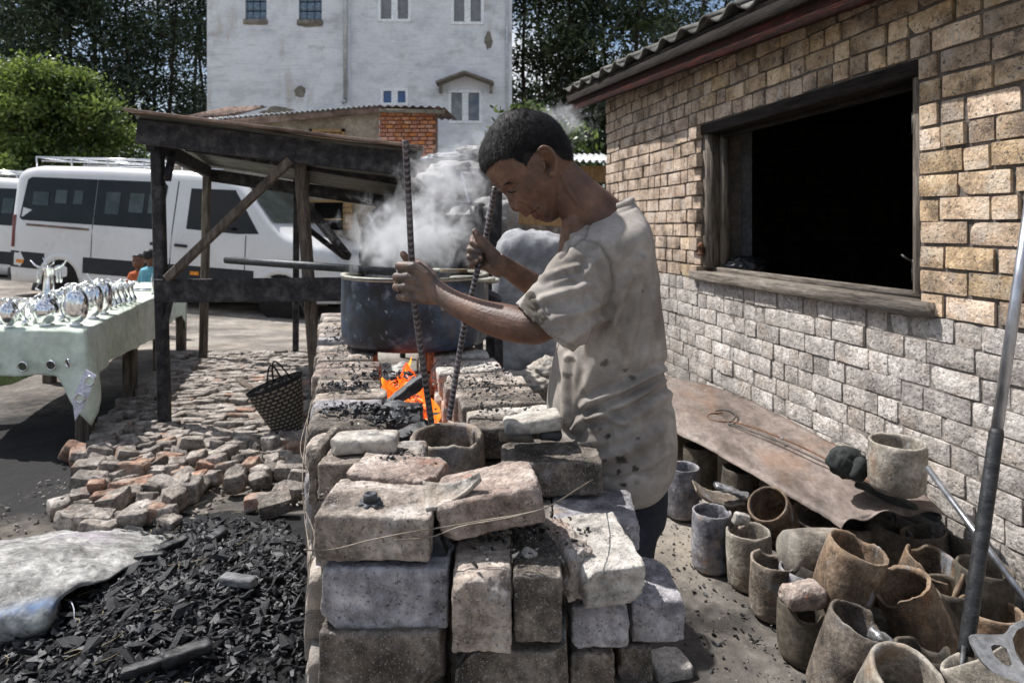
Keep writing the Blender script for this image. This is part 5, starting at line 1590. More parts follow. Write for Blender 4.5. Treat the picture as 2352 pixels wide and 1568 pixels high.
for i in range(22000):
    j = rh.choice(cand); v = HVn[j]
    c = hp(S_C, T_C, 0); nrm = (v - c); nrm.y *= 1.4; nrm.normalize()
    flow = (v - crown); flow -= nrm * flow.dot(nrm)
    if flow.length < 1e-5: continue
    flow.normalize()
    dr = (flow * .8 + nrm * rh.uniform(.15, .6) + Vector((rh.gauss(0, .18), rh.gauss(0, .18), rh.gauss(0, .18)))).normalized()
    w_ = dr.cross(nrm).normalized() * .0004
    L_ = rh.uniform(.006, .012) * min(1, .35 + hairy(*HST[j][:2]) / 60)
    b = v - nrm * .001 + Vector((rh.gauss(0, .001), rh.gauss(0, .001), rh.gauss(0, .001)))
    k = len(SV); SV += [tuple(b - w_), tuple(b + w_), tuple(b + dr * L_)]; SF.append((k, k + 1, k + 2))
hm.add(SV, SF)
hm.build('hair', 'hair', man)
# eyebrow and lash line
def facept(x, y, lift=.0):
    """point on the near side of the face under picture position"""
    X, Y = c3(x, y)
    dd = np.hypot(px_ - X, py_ - Y); ix = np.where((dd < 2.2) & (co[:, 2] > 1.35))[0]
    if not len(ix): return hp(*st(x, y), .05)
    k = ix[np.argmin(co[ix, 1])]
    return Vector(co[k]) + Vector(no[k]) * lift
eb = MB()
for i in range(120):
    u = rh.random() ** 1.5; x = 384 + 90 * u; y = 700 - 22 * math.sin(u * 2.2) + rh.gauss(0, 4.5 - 3 * u)
    b = facept(x, y, .0002); dr = Vector((.5, -.25, .1 + rh.gauss(0, .25))).normalized(); w_ = Vector((.0, 0, .0006))
    eb.add([tuple(b - w_), tuple(b + w_), tuple(b + dr * .006)], [(0, 1, 2)])
eb.build('eyebrow', 'hair', man)
lash = [facept(x, y, .0006) for x, y in [(440, 728), (452, 737), (466, 738), (482, 732), (496, 720)]]
obj('eyelashes', *tube(lash, [.0007, .0016, .0019, .0016, .0007], 6), 'hair', man)
M('nail', [(.30, .19, .15), (.38, .26, .21)], scale=20, rough=.35, bump=0)
def nail(c, ax, nrm, w, l):
    ax = Vector(ax).normalized(); nrm = Vector(nrm); nrm -= ax * nrm.dot(ax); nrm.normalize(); sd_ = ax.cross(nrm)
    V = []; F = []
    for i in range(6):
        for j in range(5):
            u = (i / 5 - .5) * 2; v = (j / 4 - .5) * 2
            V.append(tuple(Vector(c) + ax * l * u * math.sqrt(max(.05, 1 - .35 * v * v)) + sd_ * w * v + nrm * (.0009 - .0016 * v * v)))
    for i in range(5):
        for j in range(4): F.append((i * 5 + j, i * 5 + j + 1, i * 5 + j + 6, i * 5 + j + 5))
    obj('fingernail', V, F, 'nail', man)
nail(W(926, 582, 1.580), (-.45, 0, .9), (.5, -.8, .3), .0048, .0058)
nail(W(1093, 532, 1.6885), (-.45, 0, .9), (.35, -.9, .2), .0046, .0062)
nail(W(1103, 591, 1.6915), (1, 0, .05), (0, -1, .1), .0034, .0040)
nail(W(1094, 598, 1.6942), (.75, 0, .65), (0, -1, .1), .0034, .0042)
M('ring_metal', [(.45, .36, .2), (.6, .5, .3)], rough=.3, bump=0, metal=1.0)
a = W(920, 659, 1.55)
V = []; F = []
d_ = (W(911, 659, 1.555) - W(932, 659, 1.537)).normalized(); ua, ub = frame_of(d_)
P = [a + ua * .0122 * math.cos(k * math.pi / 8) + ub * .0122 * math.sin(k * math.pi / 8) for k in range(17)]
obj('ring', *tube(P, .0012, 6, False), 'ring_metal', man)

# ---- T-shirt
SH = MB()
# stations: front x, front y, back x, back y, half width
stn = [(1300, 1104, 1486, 1112, .150), (1296, 1100, 1512, 1104, .168), (1282, 1060, 1537, 1060, .186), (1268, 1010, 1546, 1012, .188), (1260, 960, 1547, 962, .185), (1259, 915, 1540, 915, .180), (1267, 862, 1527, 864, .174), (1278, 803, 1523, 800, .174),
       (1286, 740, 1517, 735, .180), (1289, 680, 1510, 670, .188), (1288, 625, 1502, 610, .196), (1286, 585, 1494, 560, .200), (1287, 556, 1485, 520, .182), (1291, 536, 1471, 489, .128), (1300, 524, 1456, 466, .088), (1303, 517, 1448, 460, .076)]
A = crom(np.array(stn), 90)
def ringpts(row, n=72, off=0.0):
    f = W(row[0], row[1], 1.665); b = W(row[2], row[3], 1.665)
    c = (f + b) / 2; a = (b - f) / 2
    out = []
    for k in range(n):
        an = 2 * math.pi * k / n
        ca, sa = math.cos(an), math.sin(an)
        e = .82
        ca = math.copysign(abs(ca) ** e, ca); sa = math.copysign(abs(sa) ** e, sa)
        out.append(c + a * ca * (1 - off / a.length) + Vector((0, sa * (row[4] - off), 0)))
    return out
V = []; F = []
rows = [ringpts(A[0], off=.009)] if False else []
inner = [ringpts(A[k], off=.012) for k in (8, 5, 2)]
rows = inner + [ringpts(r_) for r_ in A]
n = 72
for r_ in rows: V += [tuple(p) for p in r_]
for i in range(len(rows) - 1):
    for k in range(n): F.append((i * n + k, i * n + (k + 1) % n, (i + 1) * n + (k + 1) % n, (i + 1) * n + k))
F.append(tuple(range(n - 1, -1, -1))); F.append(tuple((len(rows) - 1) * n + k for k in range(n)))
SH.add(V, F)
def sleeve(pts, lip_):
    """pts: centre px,py,d, r in the picture plane, r in depth, tilt of the ring; turned in at the cuff"""
    B = crom(np.array(pts), 34)
    n = 44; rows = []
    def ring(b, off=0.0):
        c = W(b[0], b[1], b[2]); an0 = b[5]
        u = Vector((math.cos(an0), 0, math.sin(an0))); v = Vector((0, 1, 0))
        return [c + u * (b[3] - off) * math.cos(2 * math.pi * k / n) + v * (b[4] - off) * math.sin(2 * math.pi * k / n) for k in range(n)]
    rows = [ring(b) for b in B] + [ring(B[-1], .006)] + [ring(B[-1 - k], .007) for k in (3, 6, 9)]
    V = []; F = []
    for r_ in rows: V += [tuple(p) for p in r_]
    for i in range(len(rows) - 1):
        for k in range(n): F.append((i * n + k, i * n + (k + 1) % n, (i + 1) * n + (k + 1) % n, (i + 1) * n + k))
    F.append(tuple(range(n - 1, -1, -1))); F.append(tuple((len(rows) - 1) * n + k for k in range(n)))
    SH.add(V, F)
# near sleeve, ring tilt: direction of the ring's long axis in the picture plane (radians above x)
sleeve([(1395, 600, 1.58, .080, .05, rad(-70)), (1372, 618, 1.53, .092, .062, rad(-62)), (1345, 650, 1.49, .092, .064, rad(-54)), (1318, 684, 1.46, .088, .062, rad(-48)), (1290, 715, 1.435, .082, .060, rad(-44)), (1262, 741, 1.42, .078, .058, rad(-42)), (1249, 753, 1.415, .077, .056, rad(-41))], .01)
sleeve([(1400, 600, 1.76, .075, .05, rad(-70)), (1375, 625, 1.84, .085, .06, rad(-60)), (1345, 652, 1.86, .082, .06, rad(-52)), (1312, 676, 1.87, .076, .058, rad(-48)), (1290, 690, 1.87, .074, .056, rad(-46))], .01)
co, no, Fs = remeshed('shirt', *SH.vf(), .0042, 5)
px_, py_ = topic(co)
folds = [([(1313, 988), (1335, 959), (1388, 955), (1430, 970)], .0095, 8), ([(1337, 941), (1350, 922), (1424, 897), (1524, 850)], .011, 9), ([(1350, 962), (1400, 940), (1460, 912), (1528, 872)], .009, 8), ([(1370, 985), (1440, 972), (1500, 930), (1540, 905)], .005, 11),
         ([(1451, 640), (1420, 720), (1380, 800), (1352, 890)], .0060, 12), ([(1480, 600), (1462, 720), (1440, 830)], .0055, 12), ([(1500, 680), (1490, 780), (1470, 850)], .0045, 11),
         ([(1405, 690), (1440, 640), (1470, 590)], .004, 12), ([(1400, 735), (1430, 760), (1445, 800)], .004, 11), ([(1350, 1060), (1430, 1040), (1520, 990)], .0045, 13), ([(1330, 1020), (1400, 1010), (1480, 980)], .004, 11),
         ([(1330, 610), (1290, 622), (1245, 640)], .0045, 7), ([(1355, 655), (1300, 672), (1236, 690)], .006, 9), ([(1375, 700), (1320, 722), (1262, 735)], .0045, 9), ([(1380, 735), (1340, 760), (1300, 785)], .004, 8), ([(1375, 590), (1340, 640), (1330, 680)], .003, 9),
         ([(1300, 820), (1294, 900), (1296, 980)], .006, 7), ([(1350, 770), (1348, 860), (1330, 930)], .004, 10), ([(1300, 560), (1330, 590)], .004, 8), ([(1310, 540), (1360, 560)], .003, 8), ([(1222, 690), (1240, 706), (1250, 730)], .007, 6)]
near = co[:, 1] < 1.665
disp = np.zeros(len(co))
for (pl_, am, sg) in folds:
    best = np.full(len(co), 1e9)
    for (x0, y0), (x1, y1) in zip(pl_, pl_[1:]):
        dx, dy = x1 - x0, y1 - y0
        u = np.clip(((px_ - x0) * dx + (py_ - y0) * dy) / (dx * dx + dy * dy), 0, 1)
        best = np.minimum(best, np.hypot(px_ - x0 - dx * u, py_ - y0 - dy * u))
    (ex0, ey0), (ex1, ey1) = pl_[0], pl_[-1]
    disp += near * am * (np.exp(-(best / sg) ** 2) - .75 * np.exp(-((best - sg * 1.9) / sg) ** 2))
wn_ = .35 + .65 * np.clip((px_ < 1345) * 1.0 + np.clip((py_ - 800) / 120, 0, 1), 0, 1)
disp += wn_ * np.array([.0042 * noise.fractal(Vector((a * 6, b * 6, c * 4)), 1, 2, 2) + .0022 * (.3 - abs(noise.noise(Vector((a * 9 + c * 6, b * 8, c * 6 - a * 8))))) for a, b, c in co])
# seams and hems
def seam(pl_, w_, am):
    best = np.full(len(co), 1e9)
    for (x0, y0), (x1, y1) in zip(pl_, pl_[1:]):
        dx, dy = x1 - x0, y1 - y0
        u = np.clip(((px_ - x0) * dx + (py_ - y0) * dy) / (dx * dx + dy * dy), 0, 1)
        best = np.minimum(best, np.hypot(px_ - x0 - dx * u, py_ - y0 - dy * u))
    return near * am * np.exp(-(best / w_) ** 2)
SEAM = [(1288, 592), (1312, 562), (1344, 547), (1378, 562), (1400, 600), (1409, 650), (1405, 700), (1396, 728)]
disp += seam(SEAM, 4.0, -.0065) + seam([(1365, 482), (1352, 515), (1344, 547)], 4, -.003)
disp += seam([(1205, 694), (1222, 730), (1258, 765), (1318, 796)], 3.5, -.003)
disp += seam([(1330, 1092), (1420, 1098), (1500, 1080), (1532, 1050)], 4, -.0035)
disp += seam([(1300, 526), (1330, 522), (1390, 500), (1456, 476)], 3.5, -.003)
co2 = co + no * disp[:, None]
spot = np.zeros(len(co)); grime = np.zeros(len(co))
for k, (x, y, rx_, ry_) in enumerate([(1388, 834, 13, 12), (1437, 850, 9, 6), (1302, 861, 11, 9), (1395, 1001, 11, 7), (1426, 1055, 15, 13), (1457, 1076, 12, 8), (1420, 1083, 8, 8), (1433, 1113, 11, 8), (1308, 827, 16, 10), (1466, 1005, 6, 4), (1440, 1062, 5, 4), (1455, 868, 10, 5), (1391, 1058, 6, 4), (1478, 668, 5, 5), (1380, 985, 5, 4)]):
    am = 1 if y > 990 else .75
    spot = np.maximum(spot, near * am * blob(px_, py_, x, y, rx_ * .8, ry_ * .8, .6, .13, k * 3.1))
for k, (x, y, rx_, ry_, am) in enumerate([(1222, 700, 16, 30, 1.0), (1240, 735, 14, 16, .8), (1205, 705, 12, 14, .9), (1285, 640, 30, 22, .35), (1460, 760, 50, 130, .22), (1320, 900, 30, 90, .3), (1400, 700, 16, 40, .5), (1350, 560, 30, 14, .3), (1292, 540, 14, 26, .8), (1440, 560, 24, 30, .25), (1450, 950, 80, 20, .25), (1500, 1040, 40, 50, .35), (1240, 760, 60, 10, .4), (1420, 1070, 90, 34, .45), (1360, 1000, 50, 60, .4), (1480, 880, 60, 40, .3), (1330, 600, 30, 40, .3)]):
    grime = np.maximum(grime, near * am * blob(px_, py_, x, y, rx_, ry_, .8, .05, k * 2.7 + 40))
M('shirt_cloth', [(.215, .19, .168), (.31, .28, .252), (.385, .355, .325)], scale=7, rough=.95, grain=.10, mid=.16, bump=.12, bscale=300, spec=.1, bdist=.0006,
  stains=[((.17, .16, .15), 6, .52, .70, .6), ((.40, .37, .335), 5, .56, .72, .5), ((.19, .155, .12), 11, .58, .72, .35)])
attmix('shirt_cloth', 'grime', (.085, .075, .062), .95)
attmix('shirt_cloth', 'spot', (.032, .026, .024), .92)
shirt = obj('t_shirt', co2, Fs, 'shirt_cloth', man)
for pl_ in (SEAM, [(1365, 482), (1352, 515), (1344, 547)], [(1205, 694), (1222, 730), (1258, 765), (1318, 796)]):
    grime = np.maximum(grime, np.abs(seam(pl_, 2.4, .6)))
for nm, a in (('spot', spot), ('grime', grime)):
    q = shirt.data.attributes.new(nm, 'FLOAT', 'POINT'); q.data.foreach_set('value', a)
# collar band
r0 = ringpts(np.array([1298, 521, 1456, 463, .082]), 48); r1 = ringpts(np.array([1306, 508, 1450, 452, .072]), 48)
V = []; F = []
for k in range(48):
    a, b = r0[k], r1[k]; m_ = (a + b) / 2
    ou = (a - (r0[0] + r0[24]) / 2).normalized() * .003
    for q in (a, m_ + ou, b, b - ou * 1.3, m_ - ou, a - ou * 2): V.append(tuple(q))
for k in range(48):
    for j in range(6): F.append((k * 6 + j, k * 6 + (j + 1) % 6, ((k + 1) % 48) * 6 + (j + 1) % 6, ((k + 1) % 48) * 6 + j))
obj('collar', V, F, 'shirt_cloth', man)
# ---- trousers and shoes
M('navy_cloth', [(.012, .014, .020), (.028, .031, .042)], scale=9, rough=.95, bump=.3, bscale=120, bdist=.002)
tr = MB()
smoothtube(tr, [(1408, 1000, 1.68, .10, .13), (1415, 1090, 1.68, .115, .15), (1418, 1135, 1.68, .118, .155), (1418, 1190, 1.68, .105, .15), (1415, 1230, 1.68, .06, .10)], 30, 24)
for sg in (-1, 1):
    hip = Vector((.255, 1.68 + sg * .08, .70)); kn = Vector((.235, 1.70 + sg * .10, .42)); an_ = Vector((.28, 1.71 + sg * .11, .09))
    tr.tube([hip + Vector((0, 0, .06)), hip, hip.lerp(kn, .5), kn, kn.lerp(an_, .5), an_], [.07, .088, .078, .064, .060, .058], 18)
V, F = tr.vf(); c2, n2, f2 = remeshed('trousers', V, F, .007, 4)
c2 = c2 + n2 * np.array([[.004 * noise.fractal(Vector(c * 12), 1, 2, 2)] for c in c2])
obj('trousers', c2, f2, 'navy_cloth', man)
for sg in (-1, 1):
    V, F = stone(.26, .095, .075, n=(14, 8, 6), r=.036, amp=.003, seed=3)
    V[:, 2] += np.where(V[:, 0] < 0, V[:, 0] * .12 * (V[:, 2] > 0), 0)
    obj('shoe', place(V, (.23, 1.71 + sg * .11, .045)), F, 'iron', man)

# =================================================================== the two rods
M('rebar', [(.022, .018, .020), (.05, .043, .046), (.10, .088, .09)], edge=((.34, .31, .32), .9), scale=14, rough=.5, bump=.35, bscale=70, metal=.6, bdist=.002, stains=[((.10, .06, .04), 12, .58, .7, .5)])
def rebar(pts, r, pitch, label, seed):
    A = crom(np.array([list(W(*p)) for p in pts]), 260)
    P = [Vector(a) for a in A]
    L = [0]
    for a, b in zip(P, P[1:]): L.append(L[-1] + (b - a).length)
    n = 14; V = []; F = []
    # resample densely along the length for the ribs
    m = int(L[-1] / (pitch / 5)); tt = np.linspace(0, L[-1], m)
    X = np.stack([np.interp(tt, L, [p[i] for p in P]) for i in range(3)], 1)
    for i in range(m):
        t = Vector(X[min(i + 2, m - 1)] - X[max(i - 2, 0)]).normalized()
        a, b = frame_of(t, (0, 1, .1))
        for k in range(n):
            an = 2 * math.pi * k / n
            ph = (tt[i] / pitch + .35 * math.sin(an)) % 1.0
            rib = max(0, 1 - abs(ph - .5) / .22)
            rib *= 1 if abs(math.sin(an)) > .12 else 0
            lon = 1 if abs(math.sin(an)) < .1 else 0
            rr_ = r * (1 + .30 * rib ** .7 + .20 * lon)
            V.append(tuple(Vector(X[i]) + a * rr_ * math.cos(an) + b * rr_ * math.sin(an)))
    for i in range(m - 1):
        for k in range(n): F.append((i * n + k, i * n + (k + 1) % n, (i + 1) * n + (k + 1) % n, (i + 1) * n + k))
    F.append(tuple(range(n - 1, -1, -1))); F.append(tuple((m - 1) * n + k for k in range(n)))
    return solo('rebar_rod', V, F, 'rebar', label, 'rod')
rebar([(931, 322, 1.535), (938, 450, 1.55), (946, 604, 1.566), (953, 702, 1.578), (972, 840, 1.60), (991, 972, 1.625)], .0062, .014, 'ribbed steel rod gripped by the near hand, rising highest of the two', 1)
rebar([(1137, 430, 1.735), (1118, 533, 1.728), (1092, 640, 1.712), (1067, 745, 1.69), (1046, 870, 1.665), (1031, 965, 1.64)], .0060, .012, 'ribbed steel rod gripped by the far hand in front of the face', 2)
# =================================================================== timber shelter
M('char_wood', [(.012, .012, .014), (.032, .030, .032), (.075, .07, .07)], scale=4, sx=(3, 3, 3), rough=.75, bump=.8, bscale=26, bdist=.005, wave=None, stains=[((.13, .115, .10), 9, .60, .72, .5)])
M('grey_brown_wood', [(.045, .036, .030), (.11, .088, .07), (.17, .14, .115)], scale=4, sx=(8, 8, 1.2), rough=.85, bump=.7, bscale=20, bdist=.005)
M('tin_underside', [(.085, .083, .075), (.17, .165, .15)], scale=2, rough=.6, bump=.2, metal=.4, sx=(1, 4, 4))
SHL = thing('timber_shelter', 'blackened timber shelter frame with a sloping corrugated tin roof', 'shelter', (-2.2, 5.6, 0))
def beam(name, a, b, w, t, mat='char_wood', par=SHL):
    V, F = bar(a, b, w, t); return obj(name, V, F, mat, par, smooth=False)
beam('post', W(379, 985, 4.71) + Vector((0, 0, -.05)), W(361, 330, 4.66), .072, .072)
beam('post', W(466, 835, 6.95) + Vector((0, 0, -.05)), W(476, 388, 7.0), .07, .07, 'grey_brown_wood')
beam('post', W(735, 985, 4.72) + Vector((0, 0, -.05)), W(689, 372, 4.68), .072, .072, 'grey_brown_wood')
beam('post', W(679, 815, 7.25) + Vector((0, 0, -.05)), W(681, 395, 7.1), .055, .055)
beam('post', W(925, 815, 7.25) + Vector((0, 0, -.05)), W(925, 470, 7.1), .055, .055)
FLc, FRc = W(306, 262, 4.48), W(972, 347, 4.48)
BLc, BRc = W(462, 376, 7.15), W(925, 452, 7.15)
beam('fascia', W(318, 302, 4.56), W(958, 380, 4.56), .05, .165)
beam('rear_beam', W(478, 402, 7.08), W(918, 468, 7.08), .05, .13)
beam('side_beam', W(345, 328, 4.6), W(480, 396, 7.05), .05, .12)
beam('side_beam', W(935, 396, 4.62), W(912, 462, 7.05), .05, .12)
beam('rafter', W(690, 352, 4.65), W(705, 425, 7.05), .05, .08)
beam('rail', W(357, 668, 4.62), W(798, 664, 4.55), .035, .158)
beam('brace', W(384, 640, 4.56), W(668, 368, 4.54), .05, .055, 'grey_brown_wood')
beam('brace', W(384, 412, 4.66), W(397, 350, 4.8), .045, .045)
beam('brace', W(378, 756, 4.66), W(392, 690, 4.66), .03, .03)
beam('brace', W(706, 474, 4.75), W(800, 590, 5.3), .045, .06)
beam('brace', W(700, 520, 5.1), W(792, 592, 5.5), .035, .035)
beam('brace', W(715, 742, 4.7), W(694, 690, 4.8), .035, .035)
V = []; F = []
nC = 26; seg = 6; m_ = nC * seg
for l in range(9):
    for i in range(m_ + 1):
        u = i / m_; v = l / 8
        p = FLc.lerp(BLc, u).lerp(FRc.lerp(BRc, u), v) + Vector((0, 0, .014 * math.sin(2 * math.pi * nC * u) + .01 * math.sin(v * 7)))
        V.append(tuple(p))
for l in range(8):
    for i in range(m_): F.append((l * (m_ + 1) + i, l * (m_ + 1) + i + 1, (l + 1) * (m_ + 1) + i + 1, (l + 1) * (m_ + 1) + i))
k = len(V); V += [(x, y, z - .004) for x, y, z in V]; F += [tuple(i + k for i in reversed(f)) for f in F]
F += [(l * (m_ + 1), (l + 1) * (m_ + 1), k + (l + 1) * (m_ + 1), k + l * (m_ + 1)) for l in range(8)]
obj('roof_sheet', V, F, 'tin_underside', SHL)
beam('roof_edge', FLc + Vector((-.02, -.02, .018)), FRc + Vector((0, -.02, .018)), .12, .018, 'rust_sheet')
beam('purlin', FLc.lerp(BLc, .5) + Vector((.1, 0, -.035)), FRc.lerp(BRc, .5) + Vector((-.05, 0, -.035)), .05, .05)

# =================================================================== minibuses
M('van_white', [(.62, .62, .62), (.72, .72, .72)], grain=.02, mid=.03, scale=.8, rough=.3, bump=0, spec=.5, coat=.4, stains=[((.45, .42, .37), 1.4, .55, .75, .35)])
M('van_dark', [(.02, .021, .024), (.03, .031, .034)], scale=4, rough=.6, bump=0)
M('van_glass', [(.006, .006, .007), (.011, .011, .012)], scale=3, rough=.12, bump=0, spec=.28)
M('van_screen', [(.020, .028, .027), (.06, .08, .077)], scale=1.5, rough=.12, bump=0, spec=.4)
M('tyre', [(.018, .018, .019), (.035, .034, .033)], scale=9, rough=.85, bump=.3)
M('alloy', [(.62, .63, .65), (.75, .76, .78)], scale=6, rough=.35, bump=0, metal=.2)
M('chrome', [(.75, .76, .78), (.85, .86, .88)], scale=4, rough=.12, bump=0, metal=1)
M('amber', [(.7, .22, .02), (.8, .28, .03)], rough=.3, bump=0)
M('tail_red', [(.10, .012, .012), (.16, .02, .02)], rough=.25, bump=0)
M('seat_grey', [(.16, .17, .17), (.24, .26, .25)], rough=.8, bump=0)
rwc = W(150, 648, 13.1); fwc = W(636, 685, 12.2)
vx = (fwc - rwc).normalized(); WB = (fwc - rwc).length
vy = Vector((0, 0, 1)).cross(vx).normalized(); vz = vx.cross(vy).normalized()
vm = Matrix((vx, vy, vz)).transposed()
van = thing('minibus', 'white long minibus with dark side windows and a roof rack behind the shelter', 'minibus', rwc - vm @ Vector((1.22, -.86, .35)))
van.rotation_euler = vm.to_euler(); van.scale = (1.02, 1.02, 1.03)
VL = WB + 1.22 + 1.0
def vtop(x): return float(np.interp(x, [0, .03, .15, .5, 2, 3.8, 4.4, 4.75, WB + 1.22 - .1, WB + 1.9, WB + 2.1, VL], [2.2, 2.35, 2.44, 2.50, 2.52, 2.50, 2.46, 2.36, 1.50, 1.28, 1.10, .72]))
def vwid(x): return float(np.interp(x, [0, .05, .3, 4.6, WB + 1.2, WB + 1.9, VL - .06, VL], [.88, .94, .985, .985, .97, .90, .74, .66]))
def vside(x, z):
    return vwid(x) * float(np.interp(z, [.3, .5, 1.3, 1.5, 2.3, 2.55], [.97, 1.0, 1.0, .985, .90, .86]))
V = []; F = []
xs = sorted(set([0, .03, .08, .15, .3, .5] + [round(.3 * i, 2) for i in range(3, 25) if .3 * i < VL - .1] + [VL - .3, VL - .15, VL - .06, VL]))
nr = 36
for x in xs:
    zt = vtop(x); zb = .30; h = zt - zb
    ring = []
    nh = nr // 2
    rc = min(.16, h * .3)
    prof_ = []
    for k in range(nh):
        u = k / (nh - 1)
        if u < .72: z = zb + (h - rc) * u / .72; y = vside(x, z)
        else:
            a = (u - .72) / .28 * math.pi / 2
            z = zt - rc + rc * math.sin(a); y = vside(x, zt - rc) - rc * 1.3 * (1 - math.cos(a)); 
        prof_.append((y, z))
    prof_.append((prof_[-1][0] * .5, zt + .015))
    for y, z in prof_: ring.append((x, -y, z))
    for y, z in reversed(prof_): ring.append((x, y, z))
    V += ring
nn = len(ring)
for i in range(len(xs) - 1):
    for k in range(nn): F.append((i * nn + k, (i + 1) * nn + k, (i + 1) * nn + (k + 1) % nn, i * nn + (k + 1) % nn))
F.append(tuple(range(nn))); F.append(tuple(reversed([(len(xs) - 1) * nn + k for k in range(nn)])))
obj('van_body', V, F, 'van_white', van, local=True)
def vpanel(name, pts, mat, off=.006, par=van, side=-1, sub=5):
    """panel following the side of the body"""
    P = []
    for a, b in zip(pts, pts[1:] + pts[:1]):
        for k in range(sub): P.append((a[0] + (b[0] - a[0]) * k / sub, a[1] + (b[1] - a[1]) * k / sub))
    cx = sum(p[0] for p in P) / len(P); cz = sum(p[1] for p in P) / len(P)
    V = [(cx, side * (vside(cx, cz) + off), cz)] + [(x, side * (vside(x, z) + off), z) for x, z in P]
    n = len(P); V += [(x, side * (vside(x, z) - .01), z) for x, z in P]
    F = [(0, 1 + i, 1 + (i + 1) % n) for i in range(n)] + [(1 + i, n + 1 + i, n + 1 + (i + 1) % n, 1 + (i + 1) % n) for i in range(n)]
    return obj(name, V, F, mat, par, local=True, smooth=False)
win_ = vpanel('side_window', [(.24, 1.50), (.32, 1.46), (1.868, 1.44), (1.868, 2.27), (.42, 2.27), (.33, 2.22)], 'van_glass')
win2 = vpanel('side_window', [(1.88, 1.44), (3.20, 1.42), (3.30, 1.50), (3.36, 2.20), (3.28, 2.27), (1.88, 2.27)], 'van_glass')
vpanel('side_window', [(3.82, 1.46), (4.85, 1.42), (5.25, 1.44), (4.72, 2.18), (3.84, 2.18)], 'van_glass')
for k, (x0, x1, z0, z1) in enumerate([(.5, .85, 1.75, 2.0), (1.0, 1.25, 1.8, 2.05), (1.4, 1.6, 1.8, 2.05), (2.1, 2.4, 1.65, 2.05), (2.6, 2.9, 1.7, 2.05), (3.0, 3.2, 1.7, 2.05)]):
    vpanel('window_view', [(x0, z0), (x1, z0), (x1, z1), (x0, z1)], 'van_screen', .012, win_ if k < 3 else win2)
vpanel('rub_strip', [(.05, .58), (.85, .56), (.85, .86), (.05, .88)], 'van_dark')
vpanel('rub_strip', [(1.70, .55), (3.7, .53), (WB + .72, .53), (WB + .72, .80), (3.7, .82), (1.70, .84)], 'van_dark')
vpanel('door_gap', [(3.50, .55), (3.52, .55), (3.58, 2.3), (3.56, 2.3)], 'van_dark', .004)
vpanel('door_gap', [(1.86, .55), (1.875, .55), (1.875, 1.44), (1.86, 1.44)], 'van_dark', .004)
vpanel('door_gap', [(5.0, .80), (5.015, .80), (5.015, 1.40), (5.0, 1.40)], 'van_dark', .004)
vpanel('rail_trim', [(.42, 1.36), (1.80, 1.33), (1.80, 1.37), (.42, 1.40)], 'rust_sheet', .012)
vpanel('rear_lamp', [(.02, .95), (.14, .95), (.14, 1.55), (.02, 1.55)], 'tail_red', .01)
vpanel('head_lamp', [(WB + 1.55, .95), (WB + 1.85, .85), (WB + 1.98, .95), (WB + 1.75, 1.22)], 'alloy', .012)
for x in (.22, 3.95): vpanel('marker_lamp', [(x, .66), (x + .17, .66), (x + .17, .72), (x, .72)], 'amber', .012)
for x in (3.12, 3.62): vpanel('door_handle', [(x, 1.14), (x + .24, 1.13), (x + .24, 1.18), (x, 1.19)], 'van_dark', .03)
# windscreen
x0, x1 = 4.85, WB + 1.22 - .22
V = []
for (x, f_) in ((x0, .78), (x1, .90)):
    for s_ in (-1, 0, 1): V.append((x + .02 + (.05 if s_ == 0 else 0), s_ * vwid(x) * f_, vtop(x) + .035))
obj('windscreen', V, [(0, 3, 4, 1), (1, 4, 5, 2)], 'van_screen', van, local=True)
for yy in (-.45, .0, .45): pass
o = obj('bumper', *bbox((VL - .08, 0, .48), (.3, 1.55, .32), None, .25), 'van_white', van, local=True)
obj('bumper', *bbox((.04, 0, .45), (.2, 1.8, .26), None, .25), 'van_dark', van, local=True)
obj('door_mirror', *stone(.14, .2, .34, n=(6, 6, 6), r=.06, amp=0), 'chrome', van, local=True, loc=(4.72, -1.13, 1.62))
obj('mirror_arm', *tube([(4.75, -.94, 1.5), (4.72, -1.1, 1.52)], .03, 6), 'van_dark', van, local=True)
